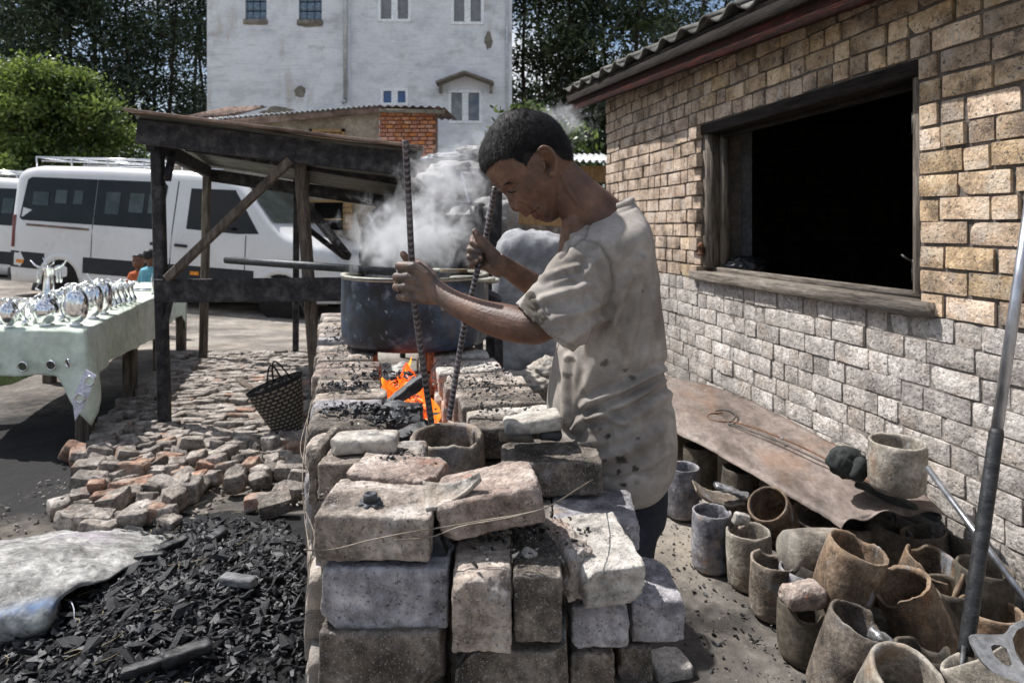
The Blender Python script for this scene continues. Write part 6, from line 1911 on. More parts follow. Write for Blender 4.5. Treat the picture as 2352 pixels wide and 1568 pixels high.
for wxp in (1.22, 1.22 + WB):
    for sd_ in (-1, 1):
        yy = sd_ * .905
        V, F = lathe([(.0, .10), (.20, .10), (.23, .12), (.33, .11), (.35, .06), (.35, -.10), (.33, -.12), (.0, -.12)], 32, rot=(rad(90) * -sd_, 0, 0))
        tw = obj('wheel', V, F, 'tyre', van, local=True, loc=(wxp, yy, .35))
        rm = MB()
        rm.add(*lathe([(.215, .105), (.225, .128), (.205, .125), (.20, .108)], 32, closed=True, rot=(rad(90) * -sd_, 0, 0)))
        for q in range(5):
            a = q * 2 * math.pi / 5 + .3
            rm.add(*bar((0, sd_ * .125, 0), (.21 * math.cos(a), sd_ * .12, .21 * math.sin(a)), .02, .07, up=(0, 1, 0)))
        rm.add(*lathe([(0, .115), (.06, .115), (.05, .14), (0, .145)], 16, rot=(rad(90) * -sd_, 0, 0)))
        obj('rim', *rm.vf(), 'alloy', tw, local=True)
        n = 22; V = []; F = []
        for k in range(n):
            a = math.pi * k / (n - 1) - .12 + .24 * k / (n - 1) * 0
            for (r_, off) in ((.40, .012), (.50, .012), (.54, -.02)):
                x = wxp + r_ * math.cos(a); z = .37 + r_ * math.sin(a); V.append((x, sd_ * (vside(x, z) + off), z))
            x = wxp + .40 * math.cos(a); z = .37 + .40 * math.sin(a); V.append((x, sd_ * (vside(x, z) - .06), z))
        for k in range(n - 1):
            for j in range(2): F.append((k * 4 + j, k * 4 + j + 1, k * 4 + j + 5, k * 4 + j + 4))
            F.append((k * 4 + 3, k * 4, k * 4 + 4, k * 4 + 7))
        obj('wheel_arch', V, F, 'van_white', van, local=True)
        V = [(wxp, sd_ * (vside(wxp, .4) + .004), .37)] + [(wxp + .41 * math.cos(2 * math.pi * k / 24), sd_ * (vside(wxp, .5) + .004), .37 + .41 * math.sin(2 * math.pi * k / 24)) for k in range(24)]
        obj('wheel_well', V, [(0, 1 + k, 1 + (k + 1) % 24) for k in range(24)], 'black_hole', van, local=True, smooth=False)
rk = MB()
for yy in (-.62, .62): rk.tube([(.2, yy, 2.66), (3.5, yy, 2.68)], .022, 6); rk.tube([(.2, yy * .8, 2.60), (3.5, yy * .8, 2.62)], .015, 6)
for x in (.2, 1.0, 1.8, 2.6, 3.4): rk.tube([(x, -.62, 2.66), (x, .62, 2.66)], .016, 6); rk.tube([(x, -.62, 2.66), (x, -.6, 2.48)], .015, 5); rk.tube([(x, .62, 2.66), (x, .6, 2.48)], .015, 5)
obj('roof_rack', *rk.vf(), 'chrome', van, local=True)
def dup(root, off, label, name=None):
    r = root.copy(); COL.objects.link(r); r.location = root.location + Vector(off); r['label'] = label
    for ch in list(root.children):
        c = ch.copy(); COL.objects.link(c); c.parent = r
        for g in list(ch.children):
            q = g.copy(); COL.objects.link(q); q.parent = c
    return r
van['group'] = 'white minibuses parked in the yard'
dup(van, (-4.9, 3.4, .05), 'second white minibus cut off by the left edge, parked behind the first')

# =================================================================== display table
M('mint_cloth', [(.50, .57, .48), (.62, .68, .58), (.70, .74, .67)], scale=3, grain=.12, mid=.12, rough=.9, bump=.5, bscale=14, bdist=.01, stains=[((.34, .40, .30), 4, .55, .72, .45)])
M('green_cloth', [(.20, .25, .10), (.30, .36, .16)], scale=3, rough=.9, bump=.3)
M('white_strip', [(.55, .55, .64), (.64, .64, .72)], scale=5, rough=.8, bump=.2)
M('silver', [(.70, .70, .71), (.82, .82, .83)], scale=6, rough=.07, bump=.08, bscale=20, metal=1)
TZ = .748
NRc = W(193, 757, 4.3); NRc.z = TZ; FRt = W(428, 647, 7.9); FRt.z = TZ
NLc = W(-170, 757, 4.32); NLc.z = TZ; FLt = FRt + (NLc - NRc)
tb = thing('display_table', 'long wooden trestle table standing on dark ground at the left', 'table', ((NRc.x + NLc.x) / 2, 5.6, 0))
ctr = (NRc + FRt + NLc + FLt) / 4
V = [tuple(p + (ctr - p) * .03 + Vector((0, 0, dz))) for dz in (-.05, -.014) for p in (NLc, NRc, FRt, FLt)]
obj('tabletop', V, BOXF, 'grey_brown_wood', tb, smooth=False)
for k, (u, v) in enumerate([(.04, .04), (.04, .35), (.04, .65), (.04, .97), (.9, .05), (.9, .5), (.9, .97)]):
    p = NRc.lerp(FRt, v).lerp(NLc.lerp(FLt, v), u)
    V, F = bar((p.x, p.y, -.04), (p.x, p.y, TZ - .05), .095, .075); obj('leg', V, F, 'grey_brown_wood', tb, smooth=False)
for v in (.06, .94): pass
V, F = bar(NRc.lerp(FRt, .03) + Vector((-.05, 0, -.10)), NRc.lerp(FRt, .97) + Vector((-.05, 0, -.10)), .04, .09); obj('side_board', V, F, 'grey_brown_wood', tb, smooth=False)
# cloth
clothr = thing('tablecloth', 'pale green curtain cloth with eyelets draped over the display table', 'tablecloth', (ctr.x, ctr.y, TZ))
V = []; F = []
nu, nv = 40, 60
for j in range(nv + 1):
    for i in range(nu + 1):
        u = i / nu; v = j / nv
        p = NLc.lerp(NRc, u).lerp(FLt.lerp(FRt, u), v)
        e = min(u, 1 - u, v, 1 - v)
        V.append((p.x, p.y, p.z + .004 * noise.noise(Vector((p.x * 5, p.y * 5, 0))) - .006 * math.exp(-e * 60) + .003))
F = [(j * (nu + 1) + i, j * (nu + 1) + i + 1, (j + 1) * (nu + 1) + i + 1, (j + 1) * (nu + 1) + i) for j in range(nv) for i in range(nu)]
k0 = len(V)
per = []
n1_, n2_, n3_ = 60, 110, 30
for i in range(n1_): per.append((NLc.lerp(NRc, i / n1_), Vector((0, -1, 0)), 'f', i / n1_))
sn = (FRt - NRc).normalized(); so_ = Vector((sn.y, -sn.x, 0))
for i in range(n2_): per.append((NRc.lerp(FRt, i / n2_), so_, 's', i / n2_))
for i in range(n3_ + 1): per.append((FRt.lerp(FLt, i / n3_), Vector((0, 1, 0)), 'b', i / n3_))
Lf = (NRc - NLc).length; Ls = (FRt - NRc).length
m = 16
for q, (p, o_, sd_, u) in enumerate(per):
    if sd_ == 'f':
        dist = (1 - u) * Lf; h = .285 + .30 * max(0, 1 - dist / .16) ** 1.3; out = o_
        if dist < .12: out = (o_.lerp(so_, .5 * (1 - dist / .12))).normalized()
    elif sd_ == 's':
        dist = u * Ls; h = .33 + .26 * max(0, 1 - dist / .16) ** 1.2 - .03 * math.sin(u * 9) + .22 * max(0, 1 - abs(u - .97) / .1); out = o_
        if dist < .12: out = (Vector((0, -1, 0)).lerp(so_, .5 + .5 * dist / .12)).normalized()
        dist = min(dist, 9)
    else:
        dist = u * Lf; h = .34 + .22 * max(0, 1 - dist / .3); out = o_
    cd = dist if sd_ != 'b' else 1
    for j in range(m + 1):
        t_ = j / m
        wv = .012 * math.sin(q * .55) * t_ + .016 * math.sin(q * .21 + 1) * t_ + .05 * t_ * math.exp(-(cd / .12) ** 2)
        pp = p + out * (.008 * min(1, t_ * 6) + .02 * t_ + wv) + Vector((0, 0, -h * t_ - .004 * noise.noise(Vector((p.x * 4, t_ * 3, p.y * 4)))))
        V.append(tuple(pp))
for q in range(len(per) - 1):
    for j in range(m): F.append((k0 + q * (m + 1) + j, k0 + (q + 1) * (m + 1) + j, k0 + (q + 1) * (m + 1) + j + 1, k0 + q * (m + 1) + j + 1))
cl = obj('cloth', V, F, 'mint_cloth', clothr)
md = cl.modifiers.new('t', 'SOLIDIFY'); md.thickness = .003
M('eyelet_dark', [(.05, .055, .045), (.09, .10, .07)], rough=.8, bump=0)
def eyelet(c, nrm, r=.029, dark='eyelet_dark'):
    a, b = frame_of(nrm); c = Vector(c)
    P = [c + a * r * math.cos(k * math.pi / 10) + b * r * math.sin(k * math.pi / 10) for k in range(21)]
    e = obj('eyelet', *tube(P, .0055, 6, False), 'silver', clothr)
    V = [tuple(c)] + [tuple(p) for p in P[:-1]]
    obj('hole', V, [(0, 1 + i, 1 + (i + 1) % 20) for i in range(20)], dark, e, smooth=False)
for (px, py) in [(52, 842), (117, 839), (-20, 844)]: eyelet(W(px, py, 4.24), (0, 1, .1))
eyelet(W(156, 834, 4.20), (.7, 1, .1), .024)
V = [W(196, 848, 4.17), W(221, 862, 4.16), W(196, 925, 4.17), W(172, 966, 4.18), W(166, 918, 4.17)]
V2 = [v + Vector((0, .004, 0)) for v in V]; n = 5
obj('white_strip', [tuple(v) for v in V + V2], [tuple(range(n)), tuple(reversed(range(n, 2 * n)))] + [(i, n + i, n + (i + 1) % n, (i + 1) % n) for i in range(n)], 'white_strip', clothr, smooth=False)
eyelet(W(206, 875, 4.15), (0, 1, 0), .027, 'mint_cloth'); eyelet(W(184, 914, 4.15), (0, 1, 0), .027, 'mint_cloth')
# darker green underlayer hanging further back
V = []; F = []
for i in range(25):
    u = i / 24; p = W(-160 + 310 * u, 770, 4.9)
    bot = .34 + (-.12 if u > .6 else 0) * (u - .6) / .4 + .42 * (1 - u) ** 2 * .4
    for j in range(5): V.append((p.x, p.y + .02 * math.sin(i), TZ - .02 - (bot + .1) * j / 4))
F = [(i * 5 + j, (i + 1) * 5 + j, (i + 1) * 5 + j + 1, i * 5 + j + 1) for i in range(24) for j in range(4)]
obj('under_cloth', V, F, 'green_cloth', clothr)
# ---- silver ware
def scroll(mb, c, ang, s, r=.0035, up=.35):
    c = Vector(c); d = Vector((math.cos(ang), math.sin(ang), 0))
    P = []
    for k in range(11):
        t_ = k / 10
        P.append(c + d * s * (t_ * 1.0) + Vector((0, 0, s * up * math.sin(t_ * math.pi * 1.15) + s * .25 * t_ ** 2)))
    e = P[-1]
    for k in range(1, 6):
        a = k / 5 * 4.2
        P.append(e + d * s * .14 * math.sin(a) + Vector((0, 0, s * .14 * (math.cos(a) - 1))))
    mb.tube(P, [r] * len(P), 5)
def ontable(px, py): 
    d = (CAMZ - TZ - .004) * FP / (py - 519)
    return W(px, py, d), d
rv = random.Random(19)
VG = 'silver vases crowded on the display table'
def vase(px, py, w_px, h_px, kind, label):
    c, d = ontable(px, py)
    w = w_px / FP * d / 2; h = h_px / FP * d
    t = thing('silver_vase', label, 'vase', c, VG)
    if kind == 'disc':      # flattened round flask
        bh = h * .78
        pr = [(.55 * w, 0), (.6 * w, .008), (.28 * w, .016)] + [(w * math.sin(math.pi * (.06 + .88 * k / 16)) ** .9, .018 + bh * (1 - math.cos(math.pi * k / 16)) / 2) for k in range(17)] + [(.14 * w, bh + .02), (.13 * w, h * .9), (.2 * w, h * .93)]
        V, F = lathe(pr, 26, sx=1.0, sy=.62); obj('flask', V, F, 'silver', t, local=True); top = h * .86
    elif kind == 'round':
        bh = h * .72
        pr = [(.6 * w, 0), (.62 * w, .008), (.35 * w, .014)] + [(w * max(.3, math.sin(math.pi * (.1 + .82 * k / 14)) ** .7), .016 + bh * k / 14) for k in range(15)] + [(.2 * w, bh + .02), (.26 * w, h * .9)]
        V, F = lathe(pr, 24); obj('flask', V, F, 'silver', t, local=True); top = h * .82
    else:                    # twisted slim vase
        V = []; F = []; n = 14; m = 18
        for j in range(m + 1):
            u = j / m; cx = w * .5 * math.sin(u * 6.3); rr_ = w * (.55 + .25 * math.sin(u * 9 + 1) - .2 * u)
            for k in range(n): V.append((cx + rr_ * math.cos(2 * math.pi * k / n), rr_ * math.sin(2 * math.pi * k / n), h * .85 * u))
        for j in range(m):
            for k in range(n): F.append((j * n + k, j * n + (k + 1) % n, (j + 1) * n + (k + 1) % n, (j + 1) * n + k))
        F.append(tuple(range(n - 1, -1, -1))); F.append(tuple(m * n + k for k in range(n)))
        obj('flask', V, F, 'silver', t, local=True); top = h * .82
    mb = MB()
    for k in range(6): scroll(mb, (0, 0, top), k * math.pi / 3 + rv.uniform(-.3, .3) + (0 if k % 3 else .1), max(.045, w * rv.uniform(.7, 1.15)), .0042, .3)
    obj('scroll_rim', *mb.vf(), 'silver', t, local=True)
vase(175, 748, 55, 98, 'disc', 'largest flat round silver vase at the near right corner of the table')
vase(214, 732, 46, 92, 'disc', 'second flat round silver vase, just behind the corner one')
vase(238, 721, 40, 86, 'disc', 'third flat round silver vase in the row along the table edge')
vase(108, 747, 52, 80, 'round', 'squat round silver jug left of the corner vase')
vase(22, 752, 38, 74, 'round', 'small round silver vase nearest the left edge')
for i, (px, py) in enumerate([(55, 746), (80, 741), (140, 738), (150, 728), (5, 743), (40, 735), (68, 731), (98, 729), (122, 724), (170, 722), (190, 716), (150, 712), (180, 706), (205, 706), (130, 709), (215, 700), (195, 698), (228, 694), (165, 698)]):
    vase(px, py, rv.uniform(18, 26), rv.uniform(42, 58), rv.choice(('round', 'disc', 'twist')), 'small silver vessel with a curled rim in the crowd behind the front row')
for i, (px, py) in enumerate([(250, 710), (262, 706), (272, 702), (283, 700), (296, 697), (305, 694), (256, 698), (270, 694), (285, 690)]):
    vase(px, py, 17, 54, 'twist', 'slim twisted silver vase in the right hand rows of the table')
# tall cup with horns and hanging drops
c, d = ontable(112, 700)
c = W(112, 700, 5.6); c.z = TZ + .004
t = thing('horned_stand', 'tall tapered silver stand with curved horns and hanging drops', 'ornament', c)
V, F = lathe([(.07, 0), (.06, .02), (.045, .1), (.035, .22), (.032, .30), (.05, .31), (.0, .315)], 18); obj('column', V, F, 'silver', t, local=True)
mb = MB()
for s_ in (-1, 1):
    mb.tube([(0, 0, .30), (s_ * .06, 0, .30), (s_ * .11, 0, .325), (s_ * .155, 0, .37)], [.012, .011, .009, .003], 7)
    mb.tube([(0, 0, .31), (s_ * .03, .01, .34), (s_ * .05, 0, .39)], [.008, .006, .003], 6)
obj('horns', *mb.vf(), 'silver', t, local=True)
for x in (-.09, .07, .10):
    V, F = lathe([(0, 0), (.010, .01), (.012, .04), (.004, .09), (.0015, .13), (.0, .13)], 10, (x, 0, .18)); obj('drop', V, F, 'silver', t, local=True)
c, d = ontable(238, 676)
t = thing('silver_basket', 'openwork silver basket with an arched handle on the table middle', 'basket', c)
mb = MB()
for k in range(12): mb.tube([(.05 * math.cos(k * .52), .05 * math.sin(k * .52), 0), (.10 * math.cos(k * .52), .10 * math.sin(k * .52), .09)], .004, 5)
for r_, z in ((.05, .003), (.10, .09)): mb.tube([(r_ * math.cos(k * .262), r_ * math.sin(k * .262), z) for k in range(25)], .005, 5)
obj('bowl', *mb.vf(), 'silver', t, local=True)
obj('handle', *tube([(-.16, 0, .20), (-.12, 0, .14), (-.06, 0, .11), (.03, 0, .12), (.10, 0, .07), (.12, 0, .0)], [.003, .006, .006, .006, .005, .004], 6), 'silver', t, local=True)
for i, (px, py, lab) in enumerate([(362, 672, 'thin silver figurine standing at the table edge by the shelter post'), (350, 676, 'thin silver figurine left of the one beside the shelter post')]):
    c, d = ontable(px, py)
    t = thing('silver_figurine', lab, 'figurine', c)
    mb = MB(); mb.tube([(0, 0, 0), (.006, 0, .07), (-.004, 0, .14), (0, 0, .19)], [.012, .007, .010, .004], 8); mb.tube([(-.05, 0, .09), (0, 0, .12), (.05, 0, .08)], .004, 6); mb.tube([(-.04, 0, .0), (0, 0, .06), (.04, 0, 0)], .004, 6)
    obj('figure', *mb.vf(), 'silver', t, local=True)
for i, (px, py, lab) in enumerate([(300, 668, 'pale glass tray lying on the far half of the table'), (335, 668, 'low silver tray at the far right of the table'), (285, 655, 'folded pale packet at the far end of the table')]):
    c, d = ontable(px, py)
    V, F = bbox(c + Vector((0, 0, .012)), (.2, .14, .02), (0, 0, .3 * i), .2)
    solo('tray', V, F, 'silver' if i == 1 else 'white_strip', lab, 'tray')

# =================================================================== two children by the minibus
M('skin_child', [(.12, .052, .03), (.17, .078, .046)], scale=12, rough=.5, bump=.1, spec=.4)
M('blue_cloth', [(.10, .30, .38), (.18, .42, .50)], scale=6, rough=.9, bump=.2)
M('orange_cloth', [(.38, .085, .03), (.50, .13, .05)], scale=6, rough=.9, bump=.2)
M('white_print', [(.6, .6, .58), (.7, .7, .68)], rough=.8, bump=0)
M('grey_cloth', [(.07, .08, .10), (.12, .13, .16)], scale=6, rough=.9, bump=.2)
M('black_hair', [(.008, .008, .009), (.02, .019, .02)], scale=20, rough=.5, bump=.6, bscale=60)
def child(label, px, py, d, face, shirt, sleeves):
    c = W(px, py, d); g = gz(c.x, c.y)
    t = thing('person', label, 'person', (c.x, c.y, g))
    H = c.z - g   # height of the head centre
    sg = -1 if face else 1
    mb = MB()
    V, F = stone(.135, .165, .185, n=(14, 14, 14), r=.066, amp=.0); mb.add(place(V, (0, 0, H)), F)
    mb.add(*capsule((0, sg * .082, H - .015), (0, sg * .088, H - .03), .012, .014, 10, 4))
    for s_ in (-1, 1): mb.add(*capsule((s_ * .072, 0, H - .01), (s_ * .074, .01, H - .03), .015, .012, 8, 3))
    mb.add(*capsule((0, 0, H - .08), (0, 0, H - .15), .032, .036))
    for s_ in (-1, 1):
        mb.add(*capsule((s_ * .10, 0, H - .19), (s_ * .14, sg * .02, H - .36), .032, .026)); mb.add(*capsule((s_ * .14, sg * .02, H - .36), (s_ * .10, sg * .12, H - .46), .025, .020))
        mb.add(*capsule((s_ * .10, sg * .12, H - .46), (s_ * .085, sg * .16, H - .49), .022, .018))
    mb.add(*capsule((0, 0, H - .2), (0, 0, H - .5), .08, .085))
    for s_ in (-1, 1): mb.add(*capsule((s_ * .05, 0, H - .5), (s_ * .055, 0, .05), .055, .032)); mb.add(*capsule((s_ * .055, 0, .03), (s_ * .055, sg * .09, .02), .03, .022))
    co, no, Fs = remeshed('b', *mb.vf(), .008, 3)
    obj('body', co, Fs, 'skin_child', t, local=True)
    V, F = stone(.148, .178, .16, n=(14, 14, 10), r=.074, amp=.004, seed=2)
    V = place(V, (0, -sg * .012, H + .028)); V[:, 2] = np.maximum(V[:, 2], H + (.045 if face else -.075) - (V[:, 1] * -sg) * .5)
    obj('hair', V, F, 'black_hair', t, local=True)
    mb = MB(); mb.add(*tube([(0, 0, H - .13), (0, 0, H - .17), (0, 0, H - .3), (0, 0, H - .48)], [(.05, .045), (.125, .08), (.12, .085), (.13, .09)], 20))
    for s_ in (-1, 1): mb.add(*capsule((s_ * .09, 0, H - .19), (s_ * .135, sg * .02, H - .31), .045, .045))
    co, no, Fs = remeshed('s', *mb.vf(), .009, 2); obj('shirt', co, Fs, shirt, t, local=True)
    V, F = tube([(0, 0, H - .46), (0, 0, H - .56), (0, 0, H - .66)], [(.11, .085), (.125, .09), (.13, .08)], 18); obj('shorts', V, F, 'grey_cloth', t, local=True)
    if face:
        for s_ in (-1, 1):
            V, F = lathe([(0, 0), (.010, .002), (.0, .006)], 8, (s_ * .030, -.082, H + .012), rot=(rad(90), 0, 0)); obj('eye', V, F, 'black_hair', t, local=True)
        obj('mouth', *bbox((0, -.081, H - .052), (.036, .008, .008), None, .3), 'orange_cloth', t, local=True)
        mb = MB()
        for k in range(5): mb.tube([(-.05 + k * .025, -.094, H - .40), (-.03 + k * .015, -.10, H - .33), (-.045 + k * .022, -.098, H - .27)], .008, 5)
        obj('shirt_print', *mb.vf(), 'white_print', t, local=True)
    return t
child('small child in an orange shirt with a white print facing the camera by the minibus', 318, 600, 9.6, True, 'orange_cloth', 1)
child('dark haired child in a light blue shirt seen from behind beside the shelter post', 345, 590, 9.2, False, 'blue_cloth', 1)
# =================================================================== rubble bricks on the ground
M('rubble', [(.10, .087, .075), (.235, .205, .18), (.38, .345, .31)], scale=7, rough=.95, bump=1.0, bscale=35, bdist=.012, grain=.35, mid=.45, speck=(.6, .3, .9), rnd=.22, huer=.01, stains=[((.13, .12, .11), 6, .55, .72, .7), ((.36, .19, .12), 5, .60, .70, .7)])
M('rubble_red', [(.17, .105, .075), (.29, .165, .115), (.38, .29, .23)], scale=7, rough=.95, bump=1.0, bscale=35, bdist=.012, grain=.35, mid=.45, speck=(.6, .3, .9), rnd=.2, stains=[((.30, .27, .24), 6, .5, .66, .8), ((.09, .07, .06), 8, .58, .7, .7)])
rr = random.Random(33)
rub = []
for i in range(12):
    V, F = stone(rr.uniform(.11, .16), rr.uniform(.055, .075), .07, n=(7, 5, 4), r=.011, amp=.007, seed=i * 3 + 400, fr=18, chips=3 + i % 3)
    rub.append((V, F))
rubj = []
for i in range(12):
    V, F = stone(rr.uniform(.08, .16), rr.uniform(.07, .11), rr.uniform(.05, .10), n=(7, 6, 5), r=.010, amp=.010, seed=i * 3 + 500, fr=18, chips=6)
    rubj.append((V, F))
def inrub(px, py):
    left = np.interp(py, [805, 830, 860, 900, 960, 1040, 1100, 1160, 1215, 1240], [470, 400, 372, 330, 245, 175, 140, 150, 120, 120])
    right = np.interp(py, [805, 900, 1000, 1100, 1180, 1240], [735, 720, 715, 712, 705, 640])
    return left < px < right and 812 < py < 1232
spots_ = []
y = 3.05
while y < 7.4:
    step = .070 if y > 4.2 else .085
    x = -4.0 + rr.uniform(0, .15)
    while x < -.5:
        X = x + rr.gauss(0, .012 if y > 4.2 else .03); Y = y + rr.gauss(0, .008 if y > 4.2 else .025)
        px = 1176 + X / Y * FP; py = 519 + CAMZ / Y * FP
        if inrub(px, py) and not (1120 < py and px > 430 and rr.random() < .75) and rr.random() > .03: spots_.append((X, Y))
        x += .145 if y > 4.2 else .115
    y += step
shared = {}
spots_.sort(key=lambda p: p[1])
stf = MB()
for i, (X, Y) in enumerate(spots_):
    jum = Y < 4.25
    k = rr.randrange(12)
    V, F = (rubj if jum else rub)[k]
    red = rr.random() < (.16 if jum else .05)
    zc = gz(X, Y) + (.032 if jum else .018) + rr.uniform(-.012, .022) + (.03 if jum and rr.random() < .3 else 0)
    rot = (rr.gauss(0, .2 if jum else .09), rr.gauss(0, .2 if jum else .09), rr.uniform(0, 3.1) if jum and rr.random() < .6 else rr.gauss(.05, .09 if not jum else .25))
    if i < 298:
        key = (jum, k, red)
        if key not in shared:
            me = bpy.data.meshes.new('loose_brick'); me.from_pydata(V.tolist(), [], F); me.materials.append(MAT['rubble_red' if red else 'rubble'])
            me.polygons.foreach_set('use_smooth', [True] * len(me.polygons)); me.set_sharp_from_angle(angle=rad(28)); shared[key] = me
        o = bpy.data.objects.new('loose_brick', shared[key]); COL.objects.link(o); o.location = (X, Y, zc); o.rotation_euler = rot
        tag(o, 'worn orange red broken brick in the rubble left of the furnace' if red else ('weathered grey broken brick in the jumbled rubble left of the furnace' if jum else 'worn grey paving brick set flat between the table and the furnace'),
            'brick', 'red bricks in the rubble' if red else ('broken bricks in the rubble' if jum else 'paving bricks behind the rubble'))
    else: stf.add(place(V, (X, Y, zc), rot), F)
V, F = stf.vf()
if len(V): solo('paving_bricks', V, F, 'rubble', 'far part of the worn brick paving reaching the open yard', 'bricks', kind='stuff')
def one_brick(px, py, size, rot, mat, label, seed, z=0.0):
    V, F = stone(*size, n=(14, 9, 8), r=.016, amp=.006, seed=seed, chips=3, fr=12, fine=.001)
    p = G(px, py, z); solo('loose_brick', place(V, p + Vector((0, 0, size[2] / 2)), rot), F, mat, label, 'brick')
one_brick(385, 1140, (.19, .11, .09), (0, .1, -.3), 'rubble', 'large half brick lying askew at the front of the rubble', 1)
one_brick(438, 1150, (.10, .12, .11), (.1, 0, .2), 'rubble', 'squarish brick end facing the camera at the rubble edge', 2)
one_brick(170, 1058, (.13, .09, .10), (.3, .5, .4), 'rubble_red', 'pointed brick shard at the far left corner of the rubble', 3)
one_brick(318, 1142, (.15, .11, .09), (.1, -.1, .5), 'rubble_red', 'orange edged broken brick left of the large half brick', 4)
one_brick(1535, 1545, (.13, .11, .05), (.05, .05, .3), 'fire_brick_pale', 'pale flat stone on the ground at the foot of the furnace', 5)
V, F = bar(G(548, 870, .10), G(592, 905, .06), .05, .02)
solo('plank_offcut', V, F, 'grey_brown_wood', 'short plank offcut lying on the paving bricks', 'plank')
# small rubble and grit
def gspot(x0, x1, y0, y1, z=0.0):
    def f(r_):
        X = r_.uniform(x0, x1); Y = r_.uniform(y0, y1); return (X, Y, gz(X, Y) + z), None
    return f
M('grit', [(.16, .145, .13), (.30, .27, .24)], scale=20, rough=.95, bump=.3)
V, F = scatter(gspot(-2.6, -.62, 2.9, 4.4), 900, .006, .04, 71); solo('grit', V, F, 'grit', 'grey brick crumbs scattered among the rubble', 'gravel', kind='stuff', smooth=False)
V, F = scatter(gspot(.35, 1.5, 1.2, 3.6), 3600, .002, .014, 72, 3); solo('grit', V, F, 'grit', 'small grey crumbs on the ground beside the crucibles', 'gravel', kind='stuff', smooth=False)
V, F = scatter(gspot(.35, 1.15, 1.5, 3.2), 1500, .002, .026, 73, 4); solo('charcoal_grit', V, F, 'charcoal', 'black charcoal bits strewn on the ground between furnace and crucibles', 'charcoal', kind='stuff', smooth=False)
V, F = scatter(gspot(-.1, .6, 3.3, 5.2), 500, .008, .06, 74, 2.5); solo('debris', V, F, 'grit', 'pale stone debris on the ground behind the furnace', 'gravel', kind='stuff')
# =================================================================== charcoal heap and its sack
HC = (-1.02, 2.45)
def hh(x, y):
    a = ((x - HC[0]) / .62) ** 2 + ((y - HC[1]) / .58) ** 2
    return .13 * math.exp(-a * 1.3) + .02 * math.exp(-a * .4)
V = []; n = 60
for j in range(n + 1):
    for i in range(n + 1):
        x = HC[0] - 1.1 + 2.2 * i / n; y = HC[1] - 1.0 + 2.0 * j / n
        if x > -.36: x = -.36
        e = max(abs(i / n - .5), abs(j / n - .5)) * 2
        V.append((x, y, hh(x, y) + .018 * fbm((x, y, 0), 12, 3, 1) * (1 - e) - .03 * max(0, e - .75) / .25 * 1.2 + .004))
F = [(j * (n + 1) + i, j * (n + 1) + i + 1, (j + 1) * (n + 1) + i + 1, (j + 1) * (n + 1) + i) for j in range(n) for i in range(n)]
M('coal_dust', [(.010, .010, .011), (.022, .022, .023)], scale=14, rough=.95, bump=1.0, bscale=60, bdist=.01)
solo('charcoal_dust', V, F, 'coal_dust', 'bed of black charcoal dust under the spilled heap', 'charcoal dust', kind='stuff')
rc_ = random.Random(77)
ch_m = []
for i in range(22):
    ch_m.append(shard(rc_, 1, rc_.choice((.2, .3, .4, .6, .75)), rc_.uniform(.15, .4), rc_.choice((9, 11, 14))))
stf = MB(); meshes = {}
def cpos():
    while True:
        x = rc_.gauss(HC[0], .40); y = rc_.gauss(HC[1], .42)
        px = 1176 + x / max(y, .5) * FP; py = 519 + (CAMZ - .05) / max(y, .5) * FP
        if 1.75 < y < 3.6 and px < 695 - 30 * (py < 1250) and (py > 1180 + .05 * abs(px - 450)): return x, y
for i in range(9000):
    x, y = cpos(); s = .007 + .05 * rc_.random() ** 2.4
    V0, F0 = rc_.choice(ch_m)
    rot = (rc_.gauss(0, .5), rc_.gauss(0, .35), rc_.uniform(0, 6.3))
    stf.add(place(V0 * s, (x, y, hh(x, y) + s * .15 + .006 + .01 * rc_.random()), rot), F0)
V, F = stf.vf(); solo('charcoal_heap', V, F, 'charcoal', 'heap of small black charcoal pieces spilled from the sack', 'charcoal', kind='stuff', smooth=False)
for i in range(230):
    x, y = cpos(); s = .045 + .07 * rc_.random() ** 1.5
    k = rc_.randrange(22)
    if k not in meshes:
        me = bpy.data.meshes.new('charcoal_lump'); V0, F0 = ch_m[k]; me.from_pydata(V0.tolist(), [], F0); me.materials.append(MAT['charcoal']); meshes[k] = me
    o = bpy.data.objects.new('charcoal_lump', meshes[k]); COL.objects.link(o)
    o.location = (x, y, hh(x, y) + s * .16 + .012); o.rotation_euler = (rc_.gauss(0, .4), rc_.gauss(0, .3), rc_.uniform(0, 6.3)); o.scale = (s, s * rc_.uniform(.6, 1), s * rc_.uniform(.6, 1))
    tag(o, 'black charcoal lump lying on the spilled heap', 'charcoal', 'large charcoal lumps on the heap')
for (px, py, L, wd_, rz, lab, mt) in [(548, 1388, .14, .042, -.32, 'pale ashen split stick on the charcoal heap', 'charcoal_ashen'), (395, 1262, .14, .04, .9, 'long dark branch piece at the sack mouth', 'charcoal'), (345, 1290, .12, .035, .1, 'thick rounded charcoal log near the sack mouth', 'charcoal'),
                                      (430, 1520, .13, .05, .5, 'broad flat charcoal plate at the near side of the heap', 'charcoal'), (330, 1540, .12, .035, .45, 'grey sheened charcoal stick close to the bottom edge', 'charcoal'), (500, 1245, .09, .045, 1.2, 'stubby charcoal log at the top of the heap', 'charcoal')]:
    V, F = stone(L, wd_, wd_ * .8, n=(14, 6, 6), r=wd_ * .25, amp=wd_ * .12, seed=px, fr=20, chips=4)
    p = G(px, py, .10); solo('charcoal_stick', place(V, (p.x, p.y, hh(p.x, p.y) + wd_ * .5 + .02), (.1, -.06, rz)), F, mt, lab, 'charcoal')
